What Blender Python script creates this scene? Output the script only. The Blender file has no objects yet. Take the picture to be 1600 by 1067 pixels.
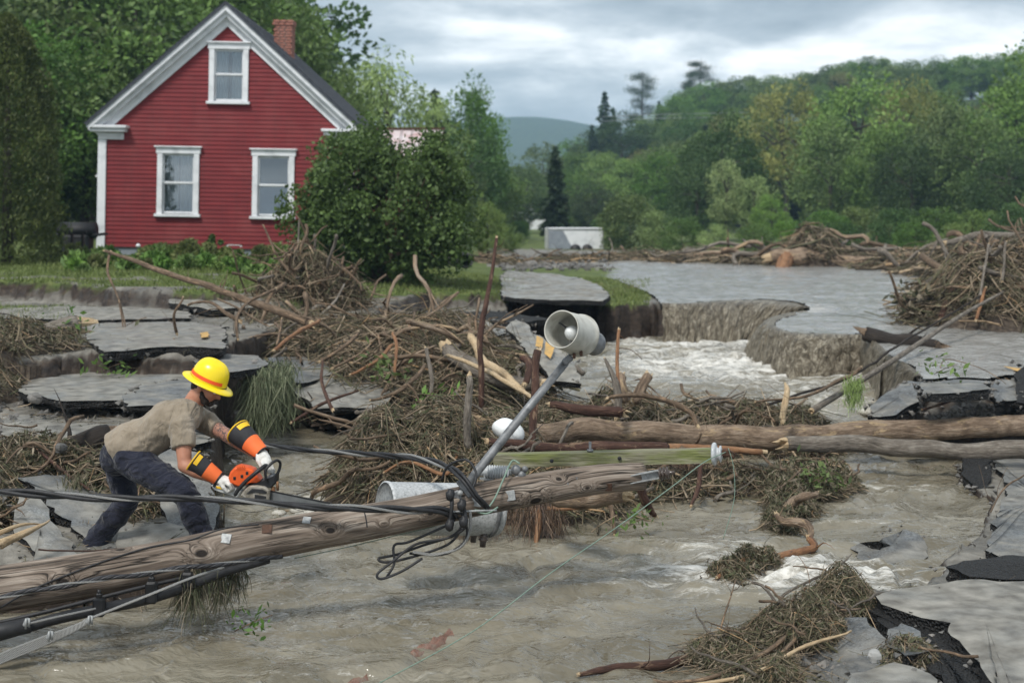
import bpy, math, random
import numpy as np
from mathutils import Vector, Matrix, noise as mnoise
R = math.radians
random.seed(7); np.random.seed(7)
rng = np.random.default_rng(11)
scene = bpy.context.scene
COL = scene.collection

# ------------------------------------------------------------------ camera
F = 2222.0; H = 2.6; HOR = 330.0
cam = bpy.data.cameras.new('camera'); cam_o = bpy.data.objects.new('camera', cam); COL.objects.link(cam_o)
cam_o.location = (0, 0, H); cam_o.rotation_euler = (R(90), 0, 0)
cam.sensor_width = 36; cam.lens = 50; cam.shift_y = -(533.5 - HOR) / 1600.0
cam.clip_end = 6000
cam.dof.use_dof = True; cam.dof.focus_distance = 9.4; cam.dof.aperture_fstop = 2.5
scene.camera = cam_o

# ------------------------------------------------------------------ world, sun, exposure
SUN_EL, SUN_AZ = R(52), R(-25)          # azimuth measured from behind the camera towards the left
w = bpy.data.worlds.new("World"); scene.world = w; w.use_nodes = True
nt = w.node_tree; nt.nodes.clear()
def wn(t, **k):
    n = nt.nodes.new(t)
    for a, b in k.items(): setattr(n, a, b)
    return n
def wmath(op, a, b=None, c=None):
    n = wn('ShaderNodeMath', operation=op)
    for i, v in enumerate((a, b, c)):
        if v is None: continue
        if isinstance(v, (int, float)): n.inputs[i].default_value = v
        else: nt.links.new(v, n.inputs[i])
    return n.outputs[0]
sky = wn('ShaderNodeTexSky', sky_type='NISHITA', sun_disc=False, sun_elevation=SUN_EL, sun_rotation=R(180) + SUN_AZ, altitude=300, air_density=1.0, dust_density=2.5)
tc = wn('ShaderNodeTexCoord'); sep = wn('ShaderNodeSeparateXYZ'); nt.links.new(tc.outputs['Generated'], sep.inputs[0])
zc = wmath('ADD', wmath('ABSOLUTE', sep.outputs[2]), 0.20)
px_ = wmath('DIVIDE', sep.outputs[0], zc); py_ = wmath('DIVIDE', sep.outputs[1], zc)
cb = wn('ShaderNodeCombineXYZ'); nt.links.new(px_, cb.inputs[0]); nt.links.new(py_, cb.inputs[1])
def cloud(scale, det, off, rough=0.55, dist=0.3):
    m = wn('ShaderNodeMapping'); m.inputs['Location'].default_value = off; nt.links.new(cb.outputs[0], m.inputs[0])
    n = wn('ShaderNodeTexNoise'); n.inputs['Scale'].default_value = scale; n.inputs['Detail'].default_value = det
    n.inputs['Roughness'].default_value = rough; n.inputs['Distortion'].default_value = dist
    nt.links.new(m.outputs[0], n.inputs['Vector']); return n.outputs['Fac']
c1 = cloud(1.25, 9, (3.1, 1.3, 0)); c2 = cloud(3.6, 8, (0.4, 7.7, 2.0), 0.6)
cf = wmath('ADD', wmath('MULTIPLY', c1, 0.72), wmath('MULTIPLY', c2, 0.28))
cr = wn('ShaderNodeValToRGB'); nt.links.new(cf, cr.inputs[0])
e = cr.color_ramp.elements
CL = [(0.37, (0.23, 0.27, 0.305)), (0.45, (0.33, 0.375, 0.41)), (0.50, (0.42, 0.465, 0.50)), (0.555, (0.62, 0.66, 0.68)), (0.62, (0.93, 0.94, 0.94))]
while len(e) < len(CL): e.new(0.5)
for q, (p_, c_) in zip(e, CL): q.position = p_; q.color = (*c_, 1)
skyscale = wn('ShaderNodeVectorMath', operation='SCALE'); skyscale.inputs['Scale'].default_value = 0.10
nt.links.new(sky.outputs[0], skyscale.inputs[0])
# paler towards the horizon, all the way round
hz = wn('ShaderNodeMapRange'); hz.inputs['From Min'].default_value = 0.0; hz.inputs['From Max'].default_value = 0.10
hz.inputs['To Min'].default_value = 0.35; hz.inputs['To Max'].default_value = 0.0; nt.links.new(sep.outputs[2], hz.inputs['Value'])
mh = wn('ShaderNodeMix', data_type='RGBA'); nt.links.new(hz.outputs[0], mh.inputs['Factor']); nt.links.new(cr.outputs[0], mh.inputs[6]); mh.inputs[7].default_value = (0.52, 0.565, 0.60, 1)
mx = wn('ShaderNodeMix', data_type='RGBA'); mx.inputs['Factor'].default_value = 0.93
nt.links.new(skyscale.outputs[0], mx.inputs[6]); nt.links.new(mh.outputs[2], mx.inputs[7])
bg = wn('ShaderNodeBackground'); bg.inputs['Strength'].default_value = 0.72
nt.links.new(mx.outputs[2], bg.inputs[0]); wo = wn('ShaderNodeOutputWorld'); nt.links.new(bg.outputs[0], wo.inputs[0])

sl = bpy.data.lights.new('sun', 'SUN'); sl.energy = 1.5; sl.angle = R(11); sl.color = (1.0, 0.965, 0.91)
so = bpy.data.objects.new('sun', sl); COL.objects.link(so)
sd = Vector((math.sin(SUN_AZ) * math.cos(SUN_EL), -math.cos(SUN_AZ) * math.cos(SUN_EL), math.sin(SUN_EL)))
so.rotation_euler = sd.to_track_quat('Z', 'Y').to_euler(); so.location = (0, 0, 40)

vs = scene.view_settings; vs.view_transform = 'Standard'; vs.look = 'None'; vs.gamma = 1.0; vs.exposure = 1.12; vs.use_curve_mapping = False
scene.render.engine = 'CYCLES'
cy = scene.cycles
cy.use_denoising = True; cy.max_bounces = 6; cy.diffuse_bounces = 3; cy.glossy_bounces = 3; cy.transmission_bounces = 4
cy.transparent_max_bounces = 8; cy.volume_bounces = 1; cy.use_adaptive_sampling = True; cy.adaptive_threshold = 0.005; cy.sample_clamp_direct = 3.0; cy.sample_clamp_indirect = 2.0
cy.caustics_reflective = False; cy.caustics_refractive = False

# ------------------------------------------------------------------ helpers: pixels of the 1600x1067 picture to places
def P(px, py, D): return Vector(((px - 800) / F * D, D, H + (HOR - py) / F * D))
def G(px, py, z):
    D = (H - z) * F / (py - HOR); return Vector(((px - 800) / F * D, D, z))
def pxm(D): return D / F      # metres per pixel at distance D

def tag(o, label=None, cat=None, group=None, kind=None):
    if label: o['label'] = label
    if cat: o['category'] = cat
    if group: o['group'] = group
    if kind: o['kind'] = kind
    return o
def empty(name, loc=(0, 0, 0), rot=(0, 0, 0), parent=None):
    o = bpy.data.objects.new(name, None); COL.objects.link(o); o.location = loc; o.rotation_euler = rot; o.empty_display_size = 0.1
    if parent: o.parent = parent
    return o

class MB:
    """collects geometry; tc = coordinate that follows a tube (cos*r, sin*r, length), rnd = one random number per piece"""
    def __init__(s): s.v = []; s.f = []; s.tc = []; s.rnd = []; s.n = 0; s.mi = []; s.sm = []
    def add(s, v, f, tc=None, rnd=0.5, mi=0, smooth=True):
        v = np.asarray(v, float).reshape(-1, 3)
        s.v.append(v)
        for q in f: s.f.append([i + s.n for i in q])
        s.mi += [mi] * len(f); s.sm += [smooth] * len(f)
        s.tc.append(np.asarray(tc, float).reshape(-1, 3) if tc is not None else v.copy())
        r = np.full(len(v), rnd) if np.isscalar(rnd) else np.asarray(rnd, float)
        s.rnd.append(r); s.n += len(v); return s
    def box(s, c, d, rot=None, bevel=0, rnd=0.5, mi=0):
        x, y, z = d[0] / 2, d[1] / 2, d[2] / 2
        if bevel <= 0:
            v = [(a * x, b * y, c_ * z) for a in (-1, 1) for b in (-1, 1) for c_ in (-1, 1)]
            f = [(0, 1, 3, 2), (4, 6, 7, 5), (0, 4, 5, 1), (2, 3, 7, 6), (0, 2, 6, 4), (1, 5, 7, 3)]
        else:
            b = min(bevel, x * .9, y * .9, z * .9); v = []; idx = {}
            for a in (-1, 1):
                for b_ in (-1, 1):
                    for c_ in (-1, 1):
                        for k in range(3):
                            q = [a * (x - b), b_ * (y - b), c_ * (z - b)]
                            q[k] = (a * x, b_ * y, c_ * z)[k]
                            idx[(a, b_, c_, k)] = len(v); v.append(tuple(q))
            f = []
            for k in range(3):
                for sg in (-1, 1):
                    o = [i for i in range(3) if i != k]; ring = []
                    for (p, q) in ((-1, -1), (1, -1), (1, 1), (-1, 1)):
                        t = [0, 0, 0]; t[k] = sg; t[o[0]] = p; t[o[1]] = q; ring.append(idx[(*t, k)])
                    f.append(ring if (sg > 0) == (k != 1) else ring[::-1])
            for k in range(3):      # edges along axis k
                o = [i for i in range(3) if i != k]
                for p in (-1, 1):
                    for q in (-1, 1):
                        r_ = []
                        for (sg, kk) in ((-1, o[0]), (1, o[0]), (1, o[1]), (-1, o[1])):
                            t = [0, 0, 0]; t[k] = sg; t[o[0]] = p; t[o[1]] = q; r_.append(idx[(*t, kk)])
                        f.append(r_)
            for a in (-1, 1):
                for b_ in (-1, 1):
                    for c_ in (-1, 1): f.append([idx[(a, b_, c_, k)] for k in range(3)])
        v = np.array(v)
        if rot is not None: v = v @ np.array(rot.to_3x3() if hasattr(rot, 'to_3x3') else rot).T
        s.add(v + np.array(c), f, rnd=rnd, mi=mi, smooth=False); return s
    def tube(s, pts, rad, n=8, cap=True, lump=0, rnd=0.5, mi=0, smooth=True, flat=1.0, twist=0, round_end=False, s0=0):
        pts = np.array([tuple(p) for p in pts], float); k = len(pts)
        rad = np.full(k, rad, float) if np.isscalar(rad) else np.interp(np.linspace(0, 1, k), np.linspace(0, 1, len(rad)), rad)
        if round_end:
            d0 = pts[0] - pts[1]; d0 /= np.linalg.norm(d0) + 1e-9; d1 = pts[-1] - pts[-2]; d1 /= np.linalg.norm(d1) + 1e-9
            pre = [pts[0] + d0 * rad[0] * a for a in (1, .87, .5)]; post = [pts[-1] + d1 * rad[-1] * a for a in (.5, .87, 1)]
            pts = np.vstack([pre, pts, post]); rad = np.concatenate([[rad[0] * .05, rad[0] * .5, rad[0] * .87], rad, [rad[-1] * .87, rad[-1] * .5, rad[-1] * .05]]); k += 6
        t = np.gradient(pts, axis=0); t /= np.linalg.norm(t, axis=1)[:, None] + 1e-9
        up = np.array([0, 0, 1.]) if abs(t[0][2]) < .9 else np.array([1., 0, 0])
        a = np.cross(up, t[0]); a /= np.linalg.norm(a); L = np.concatenate([[0], np.cumsum(np.linalg.norm(np.diff(pts, axis=0), axis=1))]) + s0
        ang = np.linspace(0, 2 * np.pi, n, endpoint=False); V = np.zeros((k, n, 3)); T = np.zeros((k, n, 3))
        for i in range(k):
            a = a - t[i] * np.dot(a, t[i]); a /= np.linalg.norm(a) + 1e-9; b = np.cross(t[i], a)
            an = ang + twist * i
            r = rad[i] * np.ones(n)
            if lump:
                for j in range(n): r[j] *= 1 + lump * mnoise.noise(Vector((math.cos(an[j]) * 1.3, math.sin(an[j]) * 1.3, L[i] / max(rad.max(), .01) * .45)) + Vector((rnd * 91, 3, rnd * 17)))
            V[i] = pts[i] + (np.cos(an) * r)[:, None] * a + (np.sin(an) * r * flat)[:, None] * b
            T[i] = np.stack([np.cos(an) * rad[i], np.sin(an) * rad[i], np.full(n, L[i])], 1)
        f = [(i * n + j, i * n + (j + 1) % n, (i + 1) * n + (j + 1) % n, (i + 1) * n + j) for i in range(k - 1) for j in range(n)]
        V = V.reshape(-1, 3); T = T.reshape(-1, 3)
        if cap: f += [list(range(n))[::-1], [(k - 1) * n + j for j in range(n)]]
        s.add(V, f, T, rnd, mi, smooth); return s
    def lathe(s, prof, M=None, n=24, rnd=0.5, mi=0, a0=0, a1=None, flat=1.0):
        """prof: (radius, z) pairs; M: Matrix placing it"""
        full = a1 is None; m = n if full else n + 1; a1 = 2 * math.pi if full else a1
        ang = a0 + (a1 - a0) * np.arange(m) / n; V = []; f = []
        for r, z in prof: V += [(r * math.cos(q), r * math.sin(q) * flat, z) for q in ang]
        for i in range(len(prof) - 1):
            for j in range(n):
                j2 = (j + 1) % m
                if not full and j2 == 0: continue
                f.append((i * m + j, i * m + j2, (i + 1) * m + j2, (i + 1) * m + j))
        V = np.array(V)
        if M is not None:
            A = np.array(M); V = V @ A[:3, :3].T + A[:3, 3]
        s.add(V, f, rnd=rnd, mi=mi); return s
    def ell(s, c, r, rot=None, n=14, m=10, rnd=.5, mi=0):
        V = []; f = []
        for i in range(m + 1):
            th = math.pi * i / m
            for j in range(n):
                ph = 2 * math.pi * j / n; V.append((r[0] * math.sin(th) * math.cos(ph), r[1] * math.sin(th) * math.sin(ph), r[2] * math.cos(th)))
        for i in range(m):
            for j in range(n): f.append((i * n + j, (i + 1) * n + j, (i + 1) * n + (j + 1) % n, i * n + (j + 1) % n))
        V = np.array(V)
        if rot is not None: V = V @ np.array(rot.to_3x3() if hasattr(rot, 'to_3x3') else rot).T
        s.add(V + np.array(tuple(c)), f, rnd=rnd, mi=mi); return s
    def poly(s, ring, thick, axis=(0, 0, 1), rnd=.5, mi=0):
        ring = np.array([tuple(p) for p in ring]); n = len(ring); b = ring - np.array(axis) * thick
        f = [list(range(n)), list(range(2 * n - 1, n - 1, -1))] + [(j, n + j, n + (j + 1) % n, (j + 1) % n) for j in range(n)]
        s.add(np.vstack([ring, b]), f, rnd=rnd, mi=mi, smooth=False); return s
    def build(s, name, mats, parent=None, loc=None, center=False):
        V = np.vstack(s.v)
        if center and loc is None:
            loc = ((V[:, 0].min() + V[:, 0].max()) / 2, (V[:, 1].min() + V[:, 1].max()) / 2, V[:, 2].min())
        off = np.array(loc) if loc is not None and center else np.zeros(3)
        me = bpy.data.meshes.new(name); me.from_pydata((V - off).tolist(), [], s.f)
        at = me.attributes.new('tc', 'FLOAT_VECTOR', 'POINT'); at.data.foreach_set('vector', np.vstack(s.tc).astype(np.float32).ravel())
        at = me.attributes.new('rnd', 'FLOAT', 'POINT'); at.data.foreach_set('value', np.concatenate(s.rnd).astype(np.float32))
        me.polygons.foreach_set('use_smooth', s.sm); me.polygons.foreach_set('material_index', s.mi)
        mats = mats if isinstance(mats, (list, tuple)) else [mats]
        for m in mats: me.materials.append(m)
        me.update()
        o = bpy.data.objects.new(name, me); COL.objects.link(o)
        if parent: o.parent = parent
        if loc is not None: o.location = loc
        return o

def fast_mesh(name, V, Fa, mats, attrs=None, smooth=False, parent=None, loc=None):
    """V (n,3) array, Fa (m,k) array with one face size"""
    me = bpy.data.meshes.new(name); V = np.asarray(V, np.float32); Fa = np.asarray(Fa, np.int32); m, k = Fa.shape
    me.vertices.add(len(V)); me.vertices.foreach_set('co', V.ravel())
    me.loops.add(m * k); me.loops.foreach_set('vertex_index', Fa.ravel())
    me.polygons.add(m); me.polygons.foreach_set('loop_start', np.arange(0, m * k, k, dtype=np.int32))
    me.polygons.foreach_set('use_smooth', np.full(m, smooth))
    for an, av in (attrs or {}).items():
        av = np.asarray(av, np.float32)
        if av.ndim == 2: me.attributes.new(an, 'FLOAT_VECTOR', 'POINT').data.foreach_set('vector', av.ravel())
        else: me.attributes.new(an, 'FLOAT', 'POINT').data.foreach_set('value', av)
    mats = mats if isinstance(mats, (list, tuple)) else [mats]
    for q in mats: me.materials.append(q)
    me.update(calc_edges=True); me.validate()
    o = bpy.data.objects.new(name, me); COL.objects.link(o)
    if parent: o.parent = parent
    if loc is not None: o.location = loc
    return o

def spline(pts, k=6):
    """Catmull-Rom through the points"""
    p = [Vector(q) for q in pts]
    if len(p) < 3: return [p[0].lerp(p[-1], i / k) for i in range(k + 1)]
    p = [p[0] * 2 - p[1]] + p + [p[-1] * 2 - p[-2]]; out = []
    for i in range(1, len(p) - 2):
        for j in range(k):
            t = j / k; a, b, c, d = p[i - 1], p[i], p[i + 1], p[i + 2]
            out.append(0.5 * ((2 * b) + (c - a) * t + (2 * a - 5 * b + 4 * c - d) * t * t + (3 * b - a - 3 * c + d) * t ** 3))
    out.append(p[-2]); return out
def wig(pts, amp, sc=3.0, seed=0):
    return [p + Vector((mnoise.noise(p * sc + Vector((seed, 0, 0))), mnoise.noise(p * sc + Vector((0, seed, 9))), mnoise.noise(p * sc + Vector((5, 0, seed))))) * amp * min(1, i, len(pts) - 1 - i) for i, p in enumerate(pts)]

# vectorised fractal noise for big sheets (value noise on a hashed lattice)
def vnoise(x, y, seed=0):
    xi = np.floor(x).astype(np.int64); yi = np.floor(y).astype(np.int64); fx = x - xi; fy = y - yi
    fx = fx * fx * fx * (fx * (fx * 6 - 15) + 10); fy = fy * fy * fy * (fy * (fy * 6 - 15) + 10)
    def h(a, b):
        n = (a * 374761393 + b * 668265263 + seed * 974711) & 0xffffffff
        n = ((n ^ (n >> 13)) * 1274126177) & 0xffffffff; n = n ^ (n >> 16)
        return (n & 0xffff) / 65535.0
    return (h(xi, yi) * (1 - fx) + h(xi + 1, yi) * fx) * (1 - fy) + (h(xi, yi + 1) * (1 - fx) + h(xi + 1, yi + 1) * fx) * fy
def fbm(x, y, o=4, seed=0, gain=.5):
    s = 0; a = 1; t = 0
    for i in range(o): s = s + a * (vnoise(x * 2 ** i + i * 17.3, y * 2 ** i - i * 9.1, seed + i) * 2 - 1); t += a; a *= gain
    return s / t
# ------------------------------------------------------------------ materials
class NT:
    def __init__(s, name):
        s.m = bpy.data.materials.new(name); s.m.use_nodes = True; s.t = s.m.node_tree; s.t.nodes.clear()
        s.out = s.t.nodes.new('ShaderNodeOutputMaterial')
    def n(s, t, ins=None, **k):
        n = s.t.nodes.new(t)
        for a, b in k.items(): setattr(n, a, b)
        for a, b in (ins or {}).items(): s.set(n.inputs[a], b)
        return n
    def set(s, i, v):
        if hasattr(v, 'is_linked') or hasattr(v, 'links'): s.t.links.new(v, i)
        else:
            if isinstance(v, (tuple, list)) and len(v) == 3 and i.type == 'RGBA': v = (*v, 1)
            if isinstance(v, (int, float)) and i.type == 'RGBA': v = (v, v, v, 1)
            i.default_value = v
    def attr(s, name, fac=False):
        n = s.n('ShaderNodeAttribute', attribute_name=name); return n.outputs['Fac'] if fac else n.outputs['Vector']
    def obj(s): return s.n('ShaderNodeTexCoord').outputs['Object']
    def pos(s): return s.n('ShaderNodeNewGeometry').outputs['Position']
    def orand(s): return s.n('ShaderNodeObjectInfo').outputs['Random']
    def map(s, v, sc=(1, 1, 1), loc=(0, 0, 0), rot=(0, 0, 0)): return s.n('ShaderNodeMapping', {'Vector': v, 'Scale': sc, 'Location': loc, 'Rotation': rot}).outputs[0]
    def noise(s, v, sc, det=4, ro=.5, di=0, fac=True):
        n = s.n('ShaderNodeTexNoise', {'Vector': v, 'Scale': sc, 'Detail': det, 'Roughness': ro, 'Distortion': di}); return n.outputs['Fac' if fac else 'Color']
    def voro(s, v, sc, feat='F1', out='Distance', rand=1): return s.n('ShaderNodeTexVoronoi', {'Vector': v, 'Scale': sc, 'Randomness': rand}, feature=feat).outputs[out]
    def math(s, op, a, b=0, c=0, cl=False):
        n = s.n('ShaderNodeMath', operation=op, use_clamp=cl); s.set(n.inputs[0], a); s.set(n.inputs[1], b)
        if op in ('MULTIPLY_ADD', 'COMPARE', 'SMOOTH_MIN'): s.set(n.inputs[2], c)
        return n.outputs[0]
    def vmath(s, op, a, b=(0, 0, 0)):
        n = s.n('ShaderNodeVectorMath', operation=op); s.set(n.inputs[0], a)
        if op == 'SCALE': s.set(n.inputs['Scale'], b)
        else: s.set(n.inputs[1], b)
        return n.outputs['Value' if op in ('DISTANCE', 'LENGTH', 'DOT_PRODUCT') else 'Vector']
    def rng(s, v, a, b, c=0, d=1): return s.n('ShaderNodeMapRange', {'Value': v, 'From Min': a, 'From Max': b, 'To Min': c, 'To Max': d}).outputs[0]
    def ramp(s, f, stops, mode='LINEAR'):
        n = s.n('ShaderNodeValToRGB', {'Fac': f}); e = n.color_ramp.elements; n.color_ramp.interpolation = mode
        while len(e) < len(stops): e.new(.5)
        for q, (p, c) in zip(e, stops): q.position = p; q.color = (*c, 1) if len(c) == 3 else c
        return n.outputs[0]
    def mix(s, f, a, b, bt='MIX'):
        n = s.n('ShaderNodeMix', data_type='RGBA', blend_type=bt); s.set(n.inputs['Factor'], f); s.set(n.inputs[6], a); s.set(n.inputs[7], b); return n.outputs[2]
    def bump(s, h, st=.5, dist=.01, nrm=None):
        i = {'Height': h, 'Strength': st, 'Distance': dist}
        if nrm is not None: i['Normal'] = nrm
        return s.n('ShaderNodeBump', i).outputs[0]
    def bsdf(s, col, rough=.7, bump=None, **k):
        n = s.n('ShaderNodeBsdfPrincipled', {'Base Color': col, 'Roughness': rough, **k})
        if bump is not None: s.set(n.inputs['Normal'], bump)
        return n.outputs[0]
    def done(s, sh): s.t.links.new(sh, s.out.inputs[0]); return s.m

def simple(name, cols, sc=8, rough=.7, bump=.3, bd=.01, det=6, coord='obj', stretch=(1, 1, 1), spec=.4, metal=0, bsc=None):
    t = NT(name); v = {'obj': t.obj, 'pos': t.pos, 'tc': lambda: t.attr('tc')}[coord](); v = t.map(v, stretch)
    f = t.noise(v, sc, det, .6, .2)
    st = [(.3 + .4 * i / max(1, len(cols) - 1), c) for i, c in enumerate(cols)]
    c = t.ramp(f, st) if len(cols) > 1 else cols[0]
    b = t.bump(t.noise(v, bsc or sc * 3, 5, .65), bump, bd)
    return t.done(t.bsdf(c, rough, b, **{'Specular IOR Level': spec, 'Metallic': metal}))

M = {}
# --- bark, sticks, leaves
def bark(name, cols, sc=1.0, rough=.85, bump=.8, peel=None):
    t = NT(name); v = t.attr('tc'); o = t.n('ShaderNodeCombineXYZ', {'X': t.math('MULTIPLY', t.orand(), 37), 'Y': 0., 'Z': t.math('MULTIPLY', t.orand(), 91)}).outputs[0]
    v = t.vmath('ADD', v, o); g = t.map(v, (14 * sc, 14 * sc, 3 * sc))
    f = t.noise(g, 1, 8, .65, .6); big = t.noise(v, 3.0 * sc, 4)
    f2 = t.math('ADD', t.math('MULTIPLY', f, .7), t.math('MULTIPLY', big, .35))
    c = t.ramp(f2, [(.33 + .42 * i / (len(cols) - 1), q) for i, q in enumerate(cols)])
    if peel:
        pk = t.rng(t.noise(t.map(v, (5, 5, 1.3)), 1.5 * sc, 7, .68, .6), .57, .585); c = t.mix(pk, c, peel)
    fine = t.noise(t.map(v, (60 * sc, 60 * sc, 8 * sc)), 1, 6, .7)
    c = t.mix(t.rng(fine, .35, .7, .55, 0), c, (.02, .015, .012)); h = t.math('ADD', f, t.math('MULTIPLY', fine, .5))
    return t.done(t.bsdf(c, rough, t.bump(h, bump, .025), **{'Specular IOR Level': .3}))
M['log'] = bark('log_bark', [(.07, .05, .036), (.25, .175, .118), (.44, .33, .235), (.56, .49, .40)], 2.0, bump=1.2, peel=(.52, .38, .23))
M['log_grey'] = bark('grey_log_bark', [(.08, .068, .056), (.26, .225, .185), (.50, .46, .40)], 2.4, bump=1.1)
M['bark_dark'] = bark('dark_bark', [(.012, .010, .009), (.035, .028, .023), (.08, .066, .052)], 1.5, bump=1.0)
M['bark_red'] = bark('red_bark', [(.035, .018, .013), (.10, .048, .034), (.20, .12, .085)], 2.0, bump=1.0, peel=(.26, .17, .11))
M['peeled'] = bark('peeled_wood', [(.13, .055, .03), (.34, .17, .08), (.48, .30, .17)], 1.8, rough=.65, bump=.7, peel=(.16, .09, .055))
M['splinter'] = bark('splintered_wood', [(.45, .30, .16), (.66, .50, .31), (.72, .60, .42)], 2.5, bump=.6)
M['branch'] = bark('branch_bark', [(.06, .042, .028), (.18, .125, .082), (.36, .27, .19)], 3.0, bump=.5, peel=(.36, .24, .15))
M['trunk'] = bark('trunk_bark', [(.03, .026, .02), (.07, .06, .048), (.13, .11, .09)], .3)
def sticks_mat(name, stops, rough=.8):
    t = NT(name); r = t.attr('rnd', True); v = t.pos(); c = t.ramp(r, stops, 'LINEAR')
    d = t.noise(v, 9, 4, .6); c = t.mix(t.rng(d, .25, .75, .55, 0), c, (.045, .037, .03), 'MIX')
    return t.done(t.bsdf(c, rough, t.bump(t.noise(v, 90, 3), .4, .005), **{'Specular IOR Level': .3}))
M['sticks'] = sticks_mat('tangled_sticks', [(0, (.04, .031, .02)), (.25, (.11, .085, .055)), (.42, (.13, .13, .065)), (.55, (.27, .205, .135)), (.72, (.38, .30, .21)), (.88, (.47, .35, .225)), (1, (.52, .33, .17))])
M['sticks_wet'] = sticks_mat('wet_roots', [(0, (.028, .018, .013)), (.4, (.075, .045, .03)), (.75, (.15, .095, .06)), (1, (.25, .17, .11))], .6)
M['litter'] = sticks_mat('leaf_litter', [(0, (.035, .04, .018)), (.3, (.075, .09, .04)), (.5, (.14, .145, .08)), (.7, (.19, .165, .11)), (.85, (.26, .22, .16)), (1, (.36, .30, .22))])
M['needles'] = sticks_mat('hanging_needles', [(0, (.06, .085, .04)), (.5, (.13, .16, .085)), (1, (.24, .26, .16))])
M['heap'] = simple('heap_soil', [(.025, .019, .014), (.07, .052, .038), (.14, .11, .08)], 9, .9, .8, .05, coord='pos')
def leafmat(name, dark, light, sun=None, scale=.9):  # sun: palest leaf tone, spread at random
    t = NT(name); r = t.attr('rnd', True); o = t.orand(); v = t.obj()
    f = t.math('ADD', t.math('MULTIPLY', r, .55), t.math('MULTIPLY', t.noise(v, scale, 3), .55))
    c = t.ramp(f, [(.25, dark), (.62, light), (.9, sun or tuple(min(1, q * 1.5) for q in light))])
    h = t.n('ShaderNodeHueSaturation', {'Hue': t.rng(o, 0, 1, .472, .508), 'Saturation': t.rng(o, 0, 1, .85, 1.1), 'Value': t.rng(t.math('FRACT', t.math('MULTIPLY', o, 7.3)), 0, 1, 1.4, 2.4), 'Color': c}).outputs[0]
    a = t.bsdf(h, .55, **{'Specular IOR Level': .3}); b = t.n('ShaderNodeBsdfTranslucent', {'Color': t.mix(.5, h, (.12, .2, .03))}).outputs[0]
    return t.done(t.n('ShaderNodeMixShader', {0: .28, 1: a, 2: b}).outputs[0])
M['leaf'] = leafmat('broad_leaves', (.022, .042, .012), (.060, .105, .026))
M['leaf_dark'] = leafmat('dark_leaves', (.012, .026, .010), (.034, .062, .020))
M['leaf_bright'] = leafmat('bright_leaves', (.032, .062, .014), (.085, .145, .032))
M['leaf_pale'] = leafmat('pale_leaves', (.055, .08, .03), (.15, .19, .08))
M['leaf_olive'] = leafmat('olive_leaves', (.055, .065, .02), (.15, .15, .05))
M['leaf_conifer'] = leafmat('conifer_needles', (.006, .014, .008), (.020, .038, .018))
M['leaf_cedar'] = leafmat('cedar_leaves', (.012, .022, .006), (.045, .062, .014))
M['leaf_lilac'] = leafmat('shrub_leaves', (.014, .034, .008), (.048, .098, .020), scale=2.5)
M['grassblade'] = leafmat('grass_blades', (.035, .045, .014), (.085, .105, .035), scale=2)
M['plant'] = leafmat('garden_plants', (.022, .05, .012), (.065, .12, .028), scale=2)
# --- metal etc.
M['galv'] = simple('galvanised_steel', [(.18, .185, .19), (.31, .32, .32), (.42, .43, .42)], 40, .6, .25, .003, metal=.3, spec=.5)
M['galv_dark'] = simple('dull_galvanised_pipe', [(.10, .105, .11), (.19, .195, .20), (.27, .275, .28)], 18, .55, .25, .003, metal=.4)
M['grey_paint'] = simple('speckled_grey_paint', [(.22, .23, .23), (.44, .455, .46), (.54, .555, .56)], 60, .55, .15, .002)
M['plastic_black'] = simple('black_plastic', [(.008, .008, .009), (.02, .02, .021)], 20, .45, .1, .002)
M['rubber'] = simple('cable_rubber', [(.010, .010, .011), (.028, .028, .03)], 30, .55, .2, .002)
M['lamp_shade'] = simple('weathered_lamp_shade', [(.30, .285, .24), (.47, .46, .41), (.56, .55, .50)], 9, .5, .2, .002)
M['porcelain'] = simple('glazed_insulator', [(.33, .35, .36), (.50, .52, .53)], 14, .22, .05, .002, spec=.6)
M['porcelain_dark'] = simple('brown_insulator', [(.04, .028, .022), (.09, .07, .06)], 14, .25, .05, .002, spec=.6)
M['wire_green'] = simple('green_copper_wire', [(.12, .19, .15), (.22, .30, .24)], 40, .6, .1, .001, coord='obj')
M['rust'] = simple('rusty_iron', [(.04, .02, .012), (.10, .05, .03)], 40, .8, .4, .002)
def twisted(name, a, b, k=40., n=2):
    t = NT(name); s = t.n('ShaderNodeSeparateXYZ', {0: t.attr('tc')}); an = t.math('ARCTAN2', s.outputs[1], s.outputs[0])
    w_ = t.math('SINE', t.math('ADD', t.math('MULTIPLY', an, float(n)), t.math('MULTIPLY', s.outputs[2], k)))
    c = t.mix(t.rng(w_, -.2, .2), a, b)
    return t.done(t.bsdf(c, .5, t.bump(t.math('ABSOLUTE', w_), .8, .004), **{'Metallic': .3}))
M['strand'] = twisted('stranded_bare_wire', (.22, .22, .21), (.42, .42, .41), 260., 6)
M['lashed'] = twisted('lashed_cable', (.05, .05, .055), (.015, .015, .017), 90., 3)
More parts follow.
